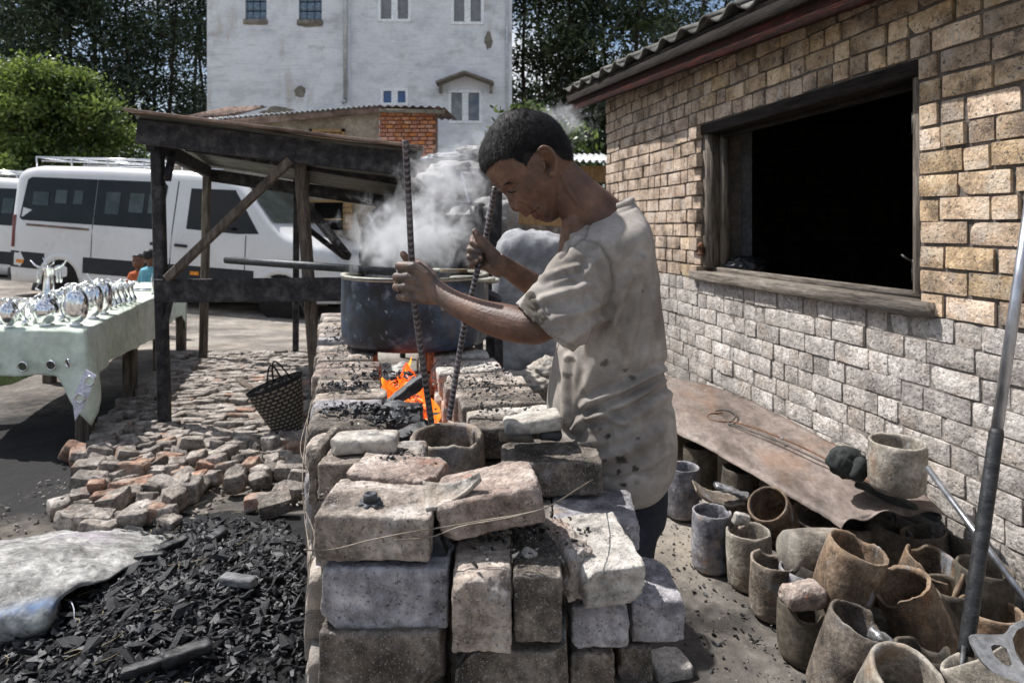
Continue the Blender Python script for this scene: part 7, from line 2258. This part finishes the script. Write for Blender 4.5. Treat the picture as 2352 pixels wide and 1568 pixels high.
M('sack_cloth', [(.12, .118, .11), (.25, .245, .235), (.37, .365, .35)], scale=7, rough=.85, mid=.6, speck=(.4, .3, 1), bump=.9, bscale=28, bdist=.005, stains=[((.28, .24, .29), 3, .54, .66, .55), ((.14, .14, .14), 11, .56, .68, .8), ((.33, .38, .34), 4, .60, .70, .5)])
secs = [[G(-330, 1500, .0), G(-330, 1430, .14), G(-330, 1340, .22), G(-330, 1290, .20), G(-330, 1262, .02)],
        [G(-120, 1498, .0), G(-120, 1430, .14), G(-120, 1335, .215), G(-120, 1282, .20), G(-100, 1255, .02)],
        [G(5, 1493, .0), G(5, 1430, .13), G(20, 1330, .20), G(30, 1268, .18), G(40, 1238, .02)],
        [G(92, 1482, .0), G(98, 1425, .13), G(120, 1330, .18), G(140, 1258, .17), G(160, 1216, .02)],
        [G(135, 1460, .0), G(130, 1400, .13), G(175, 1335, .16), G(235, 1268, .15), G(280, 1213, .02)],
        [G(153, 1445, .0), G(141, 1362, .12), G(215, 1345, .135), G(330, 1284, .11), G(420, 1238, .03)]]
S = np.array([[list(p) for p in s_] for s_ in secs])
S1_ = np.stack([crom(S[:, j, :], 60) for j in range(5)], 1)
SS = np.stack([crom(S1_[i], 44) for i in range(60)], 0)
V = []; F = []
for l in (0, 1):
    for i in range(60):
        for j in range(44):
            p = SS[i, j]
            w_ = .014 * noise.fractal(Vector((p[0] * 7, p[1] * 7, p[2] * 7)), 1, 2, 5) + .024 * (.3 - abs(noise.noise(Vector((p[0] * 6 + p[1] * 5, p[1] * 13 - p[0] * 4, 5))))) + .008 * abs(noise.noise(Vector((p[0] * 4 + p[1] * 6, p[1] * 3, 2))))
            V.append((p[0], p[1], max(.003, p[2] + w_ - l * .006)))
k = 60 * 44
for i in range(59):
    for j in range(43):
        a = i * 44 + j; F.append((a, a + 44, a + 45, a + 1)); F.append((k + a, k + a + 1, k + a + 45, k + a + 44))
for j in range(43): a = 59 * 44 + j; F.append((a, k + a, k + a + 1, a + 1))
sk = solo('charcoal_sack', V, F, 'sack_cloth', 'dirty white woven sack lying open, spilling charcoal', 'sack')
px_, py_ = topic(np.array(V))
bl = np.array([math.exp(-((b - (1395 + .02 * a + (a - 80) * -.25)) / 16) ** 2) * (a > -40) * (a < 230) for a, b in zip(px_, py_)])
q = sk.data.attributes.new('blue', 'FLOAT', 'POINT'); q.data.foreach_set('value', bl.astype(float))
attmix('sack_cloth', 'blue', (.13, .20, .33), .9, 14)
wire([G(150, 1405, .06), G(160, 1380, .12), G(170, 1400, .12), G(168, 1440, .08), G(150, 1475, .05), G(155, 1500, .03), G(180, 1510, .03)], 'white frayed string trailing from the sack mouth', .0016, 'white_strip')
# straw bits
mbs = MB()
for i in range(60):
    x = rc_.uniform(-1.6, -.5); y = rc_.uniform(1.9, 3.6); a = rc_.uniform(0, 3.1); L = rc_.uniform(.03, .10)
    if x > -.36 - .25 * y + .0: continue
    p = Vector((x, y, hh(x, y) + .03)); mbs.tube([p, p + Vector((math.cos(a), math.sin(a), .1)) * L * .5, p + Vector((math.cos(a + .3), math.sin(a + .3), 0)) * L], .0011, 4)
M('straw', [(.22, .18, .10), (.36, .30, .18)], rough=.9, bump=0)
V, F = mbs.vf(); solo('straw_bits', V, F, 'straw', 'thin dry straw stalks scattered over the charcoal', 'straw', kind='stuff')

# =================================================================== woven basket bag
m = bpy.data.materials.new('weave'); MAT['weave'] = m; m.use_nodes = True; t = m.node_tree; N = t.nodes
uvn = N.new('ShaderNodeUVMap'); ck = N.new('ShaderNodeTexBrick')
ck.inputs['Scale'].default_value = 1; ck.offset = .5; ck.inputs['Color1'].default_value = (.30, .26, .19, 1); ck.inputs['Color2'].default_value = (.22, .19, .14, 1); ck.inputs['Mortar'].default_value = (.022, .018, .018, 1)
ck.inputs['Mortar Size'].default_value = .018; ck.inputs['Brick Width'].default_value = .10; ck.inputs['Row Height'].default_value = .065; ck.inputs['Mortar Smooth'].default_value = .0
t.links.new(uvn.outputs[0], ck.inputs['Vector']); t.links.new(ck.outputs['Color'], N['Principled BSDF'].inputs['Base Color'])
N['Principled BSDF'].inputs['Roughness'].default_value = .8
bmp = N.new('ShaderNodeBump'); bmp.inputs['Strength'].default_value = .5; bmp.inputs['Distance'].default_value = .004; t.links.new(ck.outputs['Fac'], bmp.inputs['Height']); bmp.invert = True; t.links.new(bmp.outputs[0], N['Principled BSDF'].inputs['Normal'])
bc = G(668, 1005, 0)
bk = thing('woven_basket', 'dark woven basket bag with pale checks leaning on the furnace side', 'basket', bc)
n = 40; mm_ = 14; V = []; F = []; UV = []
lean = Matrix.Rotation(rad(-14), 3, 'Y') @ Matrix.Rotation(rad(8), 3, 'X')
for j in range(mm_ + 1):
    u = j / mm_
    for k in range(n):
        a = 2 * math.pi * k / n; r_ = .065 + .115 * u ** .8
        V.append(tuple(lean @ Vector((r_ * 1.05 * math.cos(a), r_ * .55 * math.sin(a),   .38 * u + .02 * math.cos(a) * u))))
for j in range(mm_):
    for k in range(n): F.append((j * n + k, j * n + (k + 1) % n, (j + 1) * n + (k + 1) % n, (j + 1) * n + k))
F.append(tuple(range(n - 1, -1, -1)))
bo = obj('basket_body', V, F, 'weave', bk, local=True)
uvl = bo.data.uv_layers.new(name='UVMap')
for pl_ in bo.data.polygons:
    for li, vi in zip(pl_.loop_indices, pl_.vertices):
        kk = vi % n; jj = vi // n
        if kk == 0 and any((v_ % n) == n - 1 for v_ in pl_.vertices): kk = n
        uvl.data[li].uv = (kk / n * 2.2, jj / mm_ * 1.0)
md = bo.modifiers.new('t', 'SOLIDIFY'); md.thickness = .006
M('dark_weave', [(.012, .011, .012), (.03, .027, .027)], scale=20, rough=.85, bump=.6, bscale=60)
P = [lean @ Vector((.188 * math.cos(2 * math.pi * k / 30), .10 * math.sin(2 * math.pi * k / 30), .385 + .02 * math.cos(2 * math.pi * k / 30))) for k in range(31)]
obj('rim', *tube(P, .008, 6, False), 'dark_weave', bk, local=True)
for s_ in (-1, 1):
    P = [lean @ Vector((-.06 + .12 * k / 10 + .03, s_ * .07 * (1 - .5 * math.sin(math.pi * k / 10)), .37 + .15 * math.sin(math.pi * k / 10))) for k in range(11)]
    obj('handle', *tube(P, .006, 6), 'dark_weave', bk, local=True)

# =================================================================== crucible dump on the right
def aim(axis):
    return Vector((0, 0, 1)).rotation_difference(Vector(axis).normalized()).to_matrix()
def crucible(px, py, d, r, h, axis, label, mat='clay', seed=1, breaks=(), group=None, taper=.97, spin=0.0, belly=.03, wob=.03, th=.13):
    a = Vector(axis).normalized()
    V, F = crucible_geo(r, h, seed, taper=taper, breaks=breaks, wob=wob, belly=belly, th=th)
    rot = aim(a) @ Matrix.Rotation(spin, 3, 'Z')
    c = W(px, py, d) - a * h
    V = place(V, c, rot)
    zmin = V[:, 2].min()
    if zmin < .0: V[:, 2] += -zmin * .8
    return solo('crucible', V, F, mat, label, 'crucible', group)
Z = (0, 0, 1)
crucible(1568, 1070, 3.28, .080, .235, (.02, 0, 1), 'pale rimmed grey crucible nearest the man, standing by the sheet', 'clay_grey', 11)
crucible(1635, 1172, 2.79, .079, .235, (.01, 0, 1), 'bluish grey upright crucible with a rust flecked side', 'clay_grey', 12, belly=.02, breaks=((.3, .25, .05),))
crucible(1719, 1217, 2.66, .084, .215, (-.02, 0, 1), 'crucible holding a pale broken shard in its mouth', 'clay_pale', 13, breaks=((2.2, .4, .10), (-.4, .2, .05)))
crucible(1779, 1288, 2.46, .083, .20, (.02, -.03, 1), 'open crucible tucked left under the lying one', 'clay', 14, breaks=((1.4, .5, .12),))
crucible(1930, 1268, 2.47, .082, .21, (1, .12, -.04), 'crucible lying on its side with its base to the left', 'clay_pale', 15)
crucible(1762, 1156, 2.75, .082, .20, (-.50, -.42, .75), 'tilted crucible with its mouth open towards the furnace', 'clay_rust', 16)
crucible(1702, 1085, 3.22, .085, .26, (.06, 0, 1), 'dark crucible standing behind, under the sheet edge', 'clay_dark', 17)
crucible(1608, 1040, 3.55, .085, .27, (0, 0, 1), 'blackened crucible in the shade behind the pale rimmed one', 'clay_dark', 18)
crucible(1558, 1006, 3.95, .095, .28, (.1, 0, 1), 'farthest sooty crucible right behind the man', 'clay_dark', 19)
crucible(1655, 1150, 3.02, .080, .20, (0, 0, 1), 'crucible carrying the metal crusted shard', 'clay_pale', 20)
crucible(1870, 1178, 2.78, .086, .13, (-.15, -.35, .9), 'shallow broken crucible bowl against the sheet edge', 'clay', 21, breaks=((1.0, .9, .5), (-1.2, .5, .2)))
crucible(1973, 1255, 2.20, .092, .215, (.26, -.14, .93), 'brown crucible standing tilted on top of the pile', 'clay_rust', 22, belly=.04, breaks=((.9, .35, .05),))
crucible(1984, 1446, 1.98, .093, .25, (.27, -.10, .93), 'tilted crucible with silvery slag spilling over its rim', 'clay', 23, breaks=((.0, .5, .10), (.5, .3, .12)))
crucible(1850, 1390, 2.22, .085, .185, (0, 0, 1), 'jagged rimmed dark crucible under the pink brick chunk', 'clay_dark', 24, breaks=((-1.9, .5, .14), (-.9, .45, .12), (2.0, .8, .25)), belly=.05)
crucible(1850, 1330, 2.42, .088, .20, (0, 0, 1), 'grey crucible half hidden behind the pink brick chunk', 'clay_grey', 25)
crucible(2068, 1338, 2.15, .088, .265, (-.40, .02, .9), 'long brown crucible leaning left with a bright metal spot at its lip', 'clay_rust', 26, taper=.99, belly=.06, breaks=((-2.6, .4, .08),))
crucible(2148, 1285, 2.36, .092, .20, (.18, -.22, .95), 'broken crucible with a deep bite out of its orange rim', 'clay_rust', 27, breaks=((-1.15, .42, .42), (-1.9, .7, .12), (1.8, .4, .15)))
crucible(2262, 1300, 2.33, .085, .20, (.03, -.03, 1), 'dark crucible nested inside another behind the leaning pole', 'clay_dark', 28)
crucible(2276, 1398, 2.22, .092, .16, (0, 0, 1), 'reddish crucible cracked down its side behind the pole', 'clay_rust', 29)
crucible(2088, 1550, 1.70, .092, .22, (.12, -.40, .9), 'crucible tipped towards the camera at the bottom edge', 'clay_pale', 30, th=.16, breaks=((-2.4, .4, .08),))
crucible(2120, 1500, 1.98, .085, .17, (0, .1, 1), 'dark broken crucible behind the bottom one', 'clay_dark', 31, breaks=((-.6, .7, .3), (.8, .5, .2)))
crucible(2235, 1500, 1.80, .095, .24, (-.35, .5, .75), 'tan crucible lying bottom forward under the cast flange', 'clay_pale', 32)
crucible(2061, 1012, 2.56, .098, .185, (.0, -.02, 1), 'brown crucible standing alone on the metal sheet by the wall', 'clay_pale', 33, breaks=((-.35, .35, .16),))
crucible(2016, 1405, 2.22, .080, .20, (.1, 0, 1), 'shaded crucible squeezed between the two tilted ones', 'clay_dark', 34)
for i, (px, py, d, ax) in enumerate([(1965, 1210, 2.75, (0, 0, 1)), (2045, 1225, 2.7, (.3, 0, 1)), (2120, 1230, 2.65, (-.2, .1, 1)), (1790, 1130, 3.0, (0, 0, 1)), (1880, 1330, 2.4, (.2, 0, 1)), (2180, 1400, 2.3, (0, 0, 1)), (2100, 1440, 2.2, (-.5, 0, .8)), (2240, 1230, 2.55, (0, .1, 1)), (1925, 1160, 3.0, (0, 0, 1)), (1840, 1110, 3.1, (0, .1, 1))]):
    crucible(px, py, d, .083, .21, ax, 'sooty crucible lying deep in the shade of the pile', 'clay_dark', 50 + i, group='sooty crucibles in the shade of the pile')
rock('brick_chunk', 1842, 1364, 2.20, (.13, .085, .065), 'fire_brick_red', 'rough pinkish brick chunk wedged on the jagged crucible', 'brick', 61, (.1, -.1, .1))
rock('slag_crust', 2030, 1475, 1.93, (.09, .05, .035), 'slag', 'silvery slag crust on the rim of the tilted crucible', 'slag', 62, (.2, .6, .2), fr=26, amp=.010)
rock('clay_shard', 1702, 1192, 2.64, (.065, .03, .05), 'fire_brick_pale', 'pale upright shard sticking out of a crucible mouth', 'shard', 63, (.2, .3, .2), n=(10, 6, 8))
rock('clay_shard', 1708, 1222, 2.62, (.03, .02, .06), 'clay', 'rounded tan shard below the pale one in the crucible mouth', 'shard', 64, (.1, -.4, .2), n=(10, 6, 8))
# long shard crusted with metal
V = []; F = []; nu, nv = 26, 8
for l in (0, 1):
    for i in range(nu + 1):
        for j in range(nv + 1):
            u = i / nu; v = j / nv - .5
            a = -1.1 + 1.9 * u
            V.append((.13 * math.sin(a), v * .09 * (1 + .3 * noise.noise(Vector((u * 6, v * 3, 1)))), -.075 * math.cos(a) + l * .012 + .004 * noise.noise(Vector((u * 12, v * 12, l)))))
k = (nu + 1) * (nv + 1)
for i in range(nu):
    for j in range(nv):
        a = i * (nv + 1) + j; F.append((a, a + 1, a + nv + 2, a + nv + 1)); F.append((k + a, k + a + nv + 1, k + a + nv + 2, k + a + 1))
for l_ in ([i * (nv + 1) for i in range(nu + 1)], [i * (nv + 1) + nv for i in range(nu, -1, -1)], list(range(nv, -1, -1)), [nu * (nv + 1) + j for j in range(nv + 1)]):
    for a, b in zip(l_, l_[1:]): F.append((a, b, b + k, a + k))
shd = thing('crucible_shard', 'long curved shard with a silvery metal crust bridging two crucibles', 'shard', W(1660, 1120, 2.9))
obj('shard', place(V, W(1660, 1112, 2.9), (.15, .16, -.05)), F, 'clay', shd)
V, F = stone(.15, .05, .022, n=(26, 9, 5), r=.01, amp=.008, seed=5, fr=34)
obj('metal_crust', place(V, W(1680, 1138, 2.88) + Vector((0, 0, .02)), (.1, .30, -.05)), F, 'slag', shd)
# plastic bag
M('plastic', [(.42, .44, .41), (.58, .60, .57)], scale=6, rough=.3, bump=.6, bscale=30, spec=.5, bdist=.006, trans=.15)
V, F = cubegrid(34, 18, 8)
out = []
for v in V:
    nv_ = v / max(1e-6, np.linalg.norm(v)); k = 1 + .35 * abs(noise.noise(Vector(nv_ * 2.3))) + .35 * noise.fractal(Vector(nv_ * 5), 1, 2, 3)
    out.append(nv_ * np.array([.15, .055, .038]) * k)
p = G(1525, 1160, .03)
solo('plastic_bag', place(out, p, (0, .12, -.5)), F, 'plastic', 'crumpled translucent plastic bag on the ground behind the man', 'bag')
# metal sheet lying on the crucibles along the wall
M('rusty_plate', [(.10, .078, .066), (.185, .15, .13), (.25, .21, .185)], scale=3, rough=.6, bump=.3, bscale=26, metal=.15, bdist=.003, sx=(2, 1, 1), stains=[((.26, .14, .08), 2.2, .58, .72, .45), ((.44, .42, .38), 9, .68, .74, .6), ((.06, .05, .045), 5, .58, .7, .5)])
Lp = [G(1440, 905, .36), G(1545, 985, .335), (G(1620, 1022, .33)), G(1700, 1068, .32), G(1800, 1122, .31), G(1888, 1166, .30), G(1932, 1197, .285)]
Rp = [G(1450, 842, .43), G(1560, 866, .43), G(1640, 884, .42), G(1760, 935, .405), G(1900, 1012, .385), G(2080, 1108, .36), G(2178, 1192, .335)]
LA = crom([tuple(p) for p in Lp], 70); RA = crom([tuple(p) for p in Rp], 70)
nw = 26; V = []; F = []
for l in (0, 1):
    for i in range(70):
        for j in range(nw + 1):
            v = j / nw; p = LA[i] * (1 - v) + RA[i] * v
            u = i / 69
            z = p[2] + .010 * math.sin(v * 3.1 + u * 5) + .006 * fbm(p, 4, 2, 2) - (.018 * math.exp(-v * 30)) + .012 * math.sin(v * 16) * sstep(.92, 1.0, u)
            dy = -.0 - .05 * math.sin(v * math.pi) * sstep(.9, 1, u) * -1
            V.append((p[0] + .006 * noise.noise(Vector((u * 30, 0, 0))) * (v < .1), p[1] + dy, z - l * .0035))
k = 70 * (nw + 1)
for i in range(69):
    for j in range(nw):
        a = i * (nw + 1) + j; F.append((a, a + 1, a + nw + 2, a + nw + 1)); F.append((k + a, k + a + nw + 1, k + a + nw + 2, k + a + 1))
for l_ in ([i * (nw + 1) for i in range(69, -1, -1)], [i * (nw + 1) + nw for i in range(70)], [69 * (nw + 1) + j for j in range(nw, -1, -1)]):
    for a, b in zip(l_, l_[1:]): F.append((a, a + k, b + k, b))
solo('metal_sheet', V, F, 'rusty_plate', 'long brown rusty metal sheet lying over the crucibles along the brick wall', 'metal sheet')
def onsheet(px, py, dz=.012):
    """drop onto the sheet: find z by a few fixed steps"""
    z = .36
    for _ in range(6):
        p = G(px, py, z)
        d2 = (LA[:, 1] - p.y) ** 2; i = int(np.argmin(np.abs((LA[:, 1] + RA[:, 1]) / 2 - p.y)))
        l, r_ = LA[i], RA[i]
        v = max(0, min(1, (p.x - l[0]) / (r_[0] - l[0] + 1e-6))); z = l[2] * (1 - v) + r_[2] * v + dz
    return G(px, py, z)
tg = thing('tongs', 'long thin wire tongs with hooked jaws lying on the metal sheet', 'tongs', onsheet(1850, 1050))
for pts in [[(1660, 948), (1632, 950), (1625, 958), (1640, 966), (1668, 968), (1690, 970), (1760, 992), (1860, 1035), (1960, 1088), (2070, 1140)],
            [(1642, 944), (1670, 942), (1690, 952), (1682, 966), (1672, 972), (1700, 982), (1780, 1010), (1880, 1056), (1970, 1100), (2062, 1138)]]:
    P = crom([tuple(onsheet(x, y, .016)) for x, y in pts], 50); obj('arm', *tube([Vector(p) for p in P], .0042, 8), 'rust' if pts[0][0] == 1660 else 'iron', tg)
c = onsheet(1797, 1006, .018)
obj('clip', *bbox(c, (.012, .03, .014), (0, 0, -.6), .2), 'silver', tg)
M('dark_cloth', [(.022, .025, .024), (.055, .06, .056)], scale=8, rough=.9, bump=.5, bscale=60, bdist=.003)
capr = thing('dark_hat', 'crumpled dark hat lying between the tongs and the lone crucible', 'hat', onsheet(1950, 1085))
V, F = cubegrid(18, 18, 12); out = []
for v in V:
    nv_ = v / max(1e-6, np.linalg.norm(v)); k = 1 + .12 * noise.fractal(Vector(nv_ * 2.5), 1, 2, 3); out.append(nv_ * np.array([.085, .06, .062]) * k)
obj('crown', place(out, W(1946, 1062, 2.72), (.2, .15, .3)), F, 'dark_cloth', capr)
V, F = stone(.06, .05, .09, n=(10, 8, 10), r=.02, amp=.012, seed=8); obj('brim', place(V, W(1975, 1078, 2.66), (.2, .5, .3)), F, 'dark_cloth', capr)
V, F = stone(.30, .05, .022, n=(20, 6, 4), r=.01, amp=.008, seed=8); solo('dark_rag', place(V, onsheet(2060, 1148, .012), (0, .14, -.9)), F, 'dark_cloth', 'dark twisted rag under the lone crucible at the wall', 'rag')
# poles
M('galvanised', [(.26, .27, .29), (.38, .39, .42), (.48, .49, .52)], scale=9, rough=.35, bump=.15, metal=.85, sx=(1, 1, .3), stains=[((.10, .10, .10), 20, .66, .72, .8)])
a = W(2352, 560, 2.02); b = W(2290, 985, 1.93); c = W(2217, 1500, 1.84)
pl1 = thing('leaning_pole', 'thick steel pole leaning at the right edge, bright above and dark below', 'pole', c)
top = a + (a - b) * .6
V, F = tube([b, top], .0150, 20); obj('bright_tube', V, F, 'galvanised', pl1)
V, F = tube([b, b.lerp(c, .02), b.lerp(c, .98), c], [.0160, .0185, .0195, .021], 20); obj('dark_tube', V, F, 'dark_steel', pl1)
e = W(2205, 1600, 1.80); V, F = bar(c + Vector((0, 0, .02)), e, .012, .034); obj('flat_tip', V, F, 'dark_steel', pl1)
a = W(2130, 1073, 2.42); b = W(2420, 1462, 1.95)
V, F = tube([a, b], .0105, 16); V2, F2 = tube([a + (a - b).normalized() * .001, a + (b - a).normalized() * .03], .008, 12)
solo('thin_pole', V, F, 'galvanised', 'thinner silvery tube slanting down to the right against the wall', 'pole')
# cast flange
from mathutils.geometry import tessellate_polygon
def c5(x, y): return (1837.5 + .2385 * x, 1194.4 + .2385 * y)
outer = [c5(*p) for p in [(1640, 1130), (1665, 1105), (1720, 1098), (1900, 1104), (1978, 1100), (2015, 1070), (2045, 1020), (2100, 985), (2200, 950), (2400, 930), (2550, 1000), (2600, 1300), (2500, 1600), (2300, 1640), (2157, 1570), (2050, 1545), (1950, 1505), (1850, 1450), (1760, 1370), (1700, 1280), (1655, 1190)]]
h1 = [c5(*p) for p in [(1840, 1215), (1870, 1195), (1930, 1200), (1990, 1235), (2030, 1310), (2062, 1390), (2045, 1412), (1985, 1395), (1930, 1360), (1870, 1300)]]
h2 = [c5(*p) for p in [(2050, 1140), (2090, 1060), (2180, 1010), (2320, 1020), (2420, 1120), (2440, 1280), (2380, 1400), (2260, 1450), (2160, 1400), (2080, 1280)]]
def fl(p, dz): 
    d = 1.66 - (p[1] - 1500) * .0009
    return W(p[0], p[1], d + dz)
loops = [[fl(p, 0) for p in L_] for L_ in (outer, h1, h2)]
tris = tessellate_polygon(loops)
flat = [v for L_ in loops for v in L_]
V = [tuple(v) for v in flat] + [tuple(v + Vector((.003, .012, -.006))) for v in flat]
F = [tuple(t_) for t_ in tris] + [tuple(i + len(flat) for i in reversed(t_)) for t_ in tris]
o_ = 0
for L_ in loops:
    n = len(L_)
    for i in range(n): F.append((o_ + i, o_ + (i + 1) % n, len(flat) + o_ + (i + 1) % n, len(flat) + o_ + i))
    o_ += n
M('cast_alloy', [(.13, .135, .14), (.22, .225, .235), (.30, .305, .315)], scale=12, rough=.55, bump=.6, bscale=60, metal=.45, bdist=.003)
ff = solo('cast_flange', V, F, 'cast_alloy', 'grey cast metal flange with large holes at the bottom right corner', 'casting', smooth=False)
md = ff.modifiers.new('b', 'BEVEL'); md.width = .003; md.segments = 2; md.limit_method = 'ANGLE'
# black bag on the sill
V, F = cubegrid(20, 16, 12); out = []
for v in V:
    nv_ = v / max(1e-6, np.linalg.norm(v)); k = 1 + .2 * abs(noise.noise(Vector(nv_ * 3))) + .12 * noise.fractal(Vector(nv_ * 5), 1, 2, 3); out.append(nv_ * np.array([.15, .11, .065]) * k)
M('black_plastic', [(.010, .010, .011), (.02, .02, .021)], scale=6, rough=.28, bump=.8, bscale=22, spec=.6, bdist=.012)
solo('plastic_sack', place(out, W(1712, 612, 4.55)), F, 'black_plastic', 'crumpled black plastic sack lying inside the window on the sill', 'bag')

# =================================================================== junk behind the pot
M('canvas_grey', [(.16, .155, .15), (.30, .29, .28), (.42, .41, .40)], scale=4, rough=.9, bump=.8, bscale=14, bdist=.02, stains=[((.07, .065, .06), 5, .52, .68, .7)])
M('canvas_white', [(.17, .175, .185), (.27, .275, .29), (.38, .385, .40)], scale=3, rough=.75, bump=.6, bscale=12, bdist=.012, stains=[((.22, .20, .18), 5, .58, .72, .6)])
def rag(px, py, d, size, mat, label, seed, rot=(0, 0, 0), amp=.3, name='rag_bundle', cat='rags', rn=(20, 14, 14), pw=2.0):
    V, F = cubegrid(*rn); out = []
    for v in V:
        nv_ = v / max(1e-6, (np.abs(v) ** pw).sum() ** (1 / pw)); k = 1 + amp * (abs(noise.noise(Vector(nv_ * 1.9) + Vector((seed, 0, 0)))) - .2) + amp * .5 * noise.fractal(Vector(nv_ * 4) + Vector((0, seed, 0)), 1, 2, 3)
        out.append(nv_ * np.array(size) / 2 * k)
    V = place(out, W(px, py, d), rot)
    V[:, 2] = np.maximum(V[:, 2], gz(W(px, py, d).x, d) + .002)
    return solo(name, V, F, mat, label, cat)
rag(1215, 695, 5.4, (.58, .45, 1.12), 'canvas_white', 'big dirty white sack standing behind the forearms', 1, amp=.07, name='large_sack', cat='sack', pw=5.0, rot=(.06, .06, 0))
rag(1130, 520, 6.3, (.9, .6, .55), 'canvas_grey', 'grey canvas bundle on the junk pile left of the face', 2)
rag(1060, 420, 6.6, (.8, .6, .40), 'canvas_grey', 'flat grey rag bundle at the top of the junk pile', 3)
rag(1045, 368, 7.0, (.7, .5, .14), 'canvas_white', 'bright white folded sheet on top of the junk pile', 4)
rag(1090, 352, 7.0, (.4, .4, .14), 'canvas_grey', 'small grey bundle above the white folded sheet', 5)
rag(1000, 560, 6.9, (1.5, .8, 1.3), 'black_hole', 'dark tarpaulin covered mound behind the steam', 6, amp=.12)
rag(1170, 620, 6.6, (1.2, .8, 1.5), 'canvas_grey', 'sagging grey canvas mound behind the white sack', 7, amp=.2)
rag(1300, 640, 7.2, (1.2, .9, 1.2), 'canvas_grey', 'grey heap of scrap cloth behind the man', 8, amp=.25)
rag(1190, 880, 4.9, (.5, .4, .16), 'lump_stone', 'flat broken slab on the ground behind the furnace', 9, amp=.3, name='broken_slab', cat='stone')
rag(1270, 850, 5.0, (.35, .3, .2), 'lump_stone', 'rough stone lump against the foot of the white sack', 10, amp=.3, name='stone_lump', cat='stone')
tbn = thing('dark_bench', 'low black scrap wood bench behind the furnace', 'bench', (W(1130, 800, 4.6).x, 4.6, 0))
for (a, b, w_, t_) in [(W(1085, 655, 4.4), W(1150, 690, 4.4), .3, .03), (W(1100, 640, 4.5), W(1100, 905, 4.5), .05, .05), (W(1145, 700, 4.4), W(1148, 930, 4.4), .05, .05), (W(1090, 760, 4.4), W(1165, 772, 4.4), .04, .05), (W(1125, 700, 4.5), W(1128, 900, 4.5), .06, .03)]:
    V, F = bar(a, b, w_, t_); obj('board', V, F, 'char_wood', tbn, smooth=False)
shf = thing('scrap_shelf', 'dark scrap shelf with a thin top among the steam', 'shelf', (W(1050, 700, 5.8).x, 5.8, 0))
for (a, b, w_, t_) in [(W(996, 468, 5.8), W(1112, 470, 5.8), .4, .02), (W(1002, 472, 5.7), W(1002, 700, 5.7), .06, .06), (W(1100, 470, 5.7), W(1100, 930, 5.7), .07, .07), (W(1140, 440, 5.6), W(1130, 930, 5.6), .10, .06), (W(1000, 560, 5.9), W(1110, 560, 5.9), .3, .5)]:
    V, F = bar(a, b, w_, t_); obj('board', V, F, 'char_wood', shf, smooth=False)
V, F = bar(W(1192, 492, 6.0), W(1300, 500, 6.0), .04, .17); bd = solo('brown_board', V, F, 'shutter_wood', 'brown wooden board behind the chin', 'board', smooth=False)
V, F = bar(W(1060, 395, 5.9), W(1120, 640, 5.9), .02, .02); solo('pale_stick', V, F, 'white_strip', 'thin pale stick leaning on the scrap shelf', 'stick', smooth=False)
V, F = bbox(W(945, 352, 5.0), (.22, .3, .03), (0, .15, 0), .1)

# =================================================================== steam
def steam(name, c, size, dens, label, sc, thr, seed, stretch=(1, 1, .8)):
    V, F = box((0, 0, 0), (2, 2, 2))
    m = bpy.data.materials.new(name); MAT[name] = m; m.use_nodes = True; t = m.node_tree; t.nodes.clear(); N = t.nodes; L = t.links.new
    out = N.new('ShaderNodeOutputMaterial'); pv = N.new('ShaderNodeVolumePrincipled')
    pv.inputs['Color'].default_value = (.95, .96, .98, 1); pv.inputs['Anisotropy'].default_value = .2
    L(pv.outputs[0], out.inputs['Volume'])
    tc_ = N.new('ShaderNodeTexCoord')
    g = N.new('ShaderNodeNewGeometry')
    mp_ = N.new('ShaderNodeMapping'); mp_.inputs['Scale'].default_value = stretch; mp_.inputs['Location'].default_value = (seed, seed * .7, seed * .3)
    L(g.outputs['Position'], mp_.inputs[0])
    n = N.new('ShaderNodeTexNoise'); n.inputs['Scale'].default_value = sc; n.inputs['Detail'].default_value = 4; n.inputs['Roughness'].default_value = .62; n.inputs['Distortion'].default_value = 1.1
    L(mp_.outputs[0], n.inputs['Vector'])
    # soft edge: distance from the domain's axis
    ln = N.new('ShaderNodeVectorMath'); ln.operation = 'LENGTH'; L(tc_.outputs['Object'], ln.inputs[0])
    fa = N.new('ShaderNodeMapRange'); fa.inputs[1].default_value = .25; fa.inputs[2].default_value = 1.0; fa.inputs[3].default_value = .16; fa.inputs[4].default_value = -.30
    L(ln.outputs['Value'], fa.inputs[0])
    ad = N.new('ShaderNodeMath'); ad.operation = 'ADD'; L(n.outputs['Fac'], ad.inputs[0]); L(fa.outputs[0], ad.inputs[1])
    mr = N.new('ShaderNodeMapRange'); mr.inputs[1].default_value = thr; mr.inputs[2].default_value = thr + .34; mr.inputs[3].default_value = 0; mr.inputs[4].default_value = dens
    L(ad.outputs[0], mr.inputs[0]); L(mr.outputs[0], pv.inputs['Density'])
    o = obj(name, V, F, name, local=True, smooth=False, loc=c); o.scale = size
    return tag(o, label, 'steam', kind='stuff')
steam('steam', W(940, 550, 2.72), (.47, .34, .29), 18, 'thick white steam billowing off the pot', 11.0, .51, 3)
steam('steam_plume', W(1015, 440, 2.9), (.38, .28, .36), 13, 'thinner steam plume rising above the pot in front of the junk', 13.0, .53, 8)
steam('steam_drift', W(1120, 345, 3.4), (.34, .24, .24), 6, 'thin steam drifting up past the shelter roof towards the head', 13.0, .54, 21)
steam('steam_wisp', W(1290, 280, 3.2), (.34, .2, .20), 13, 'faint steam wisps drifting behind the head', 12.0, .57, 12)
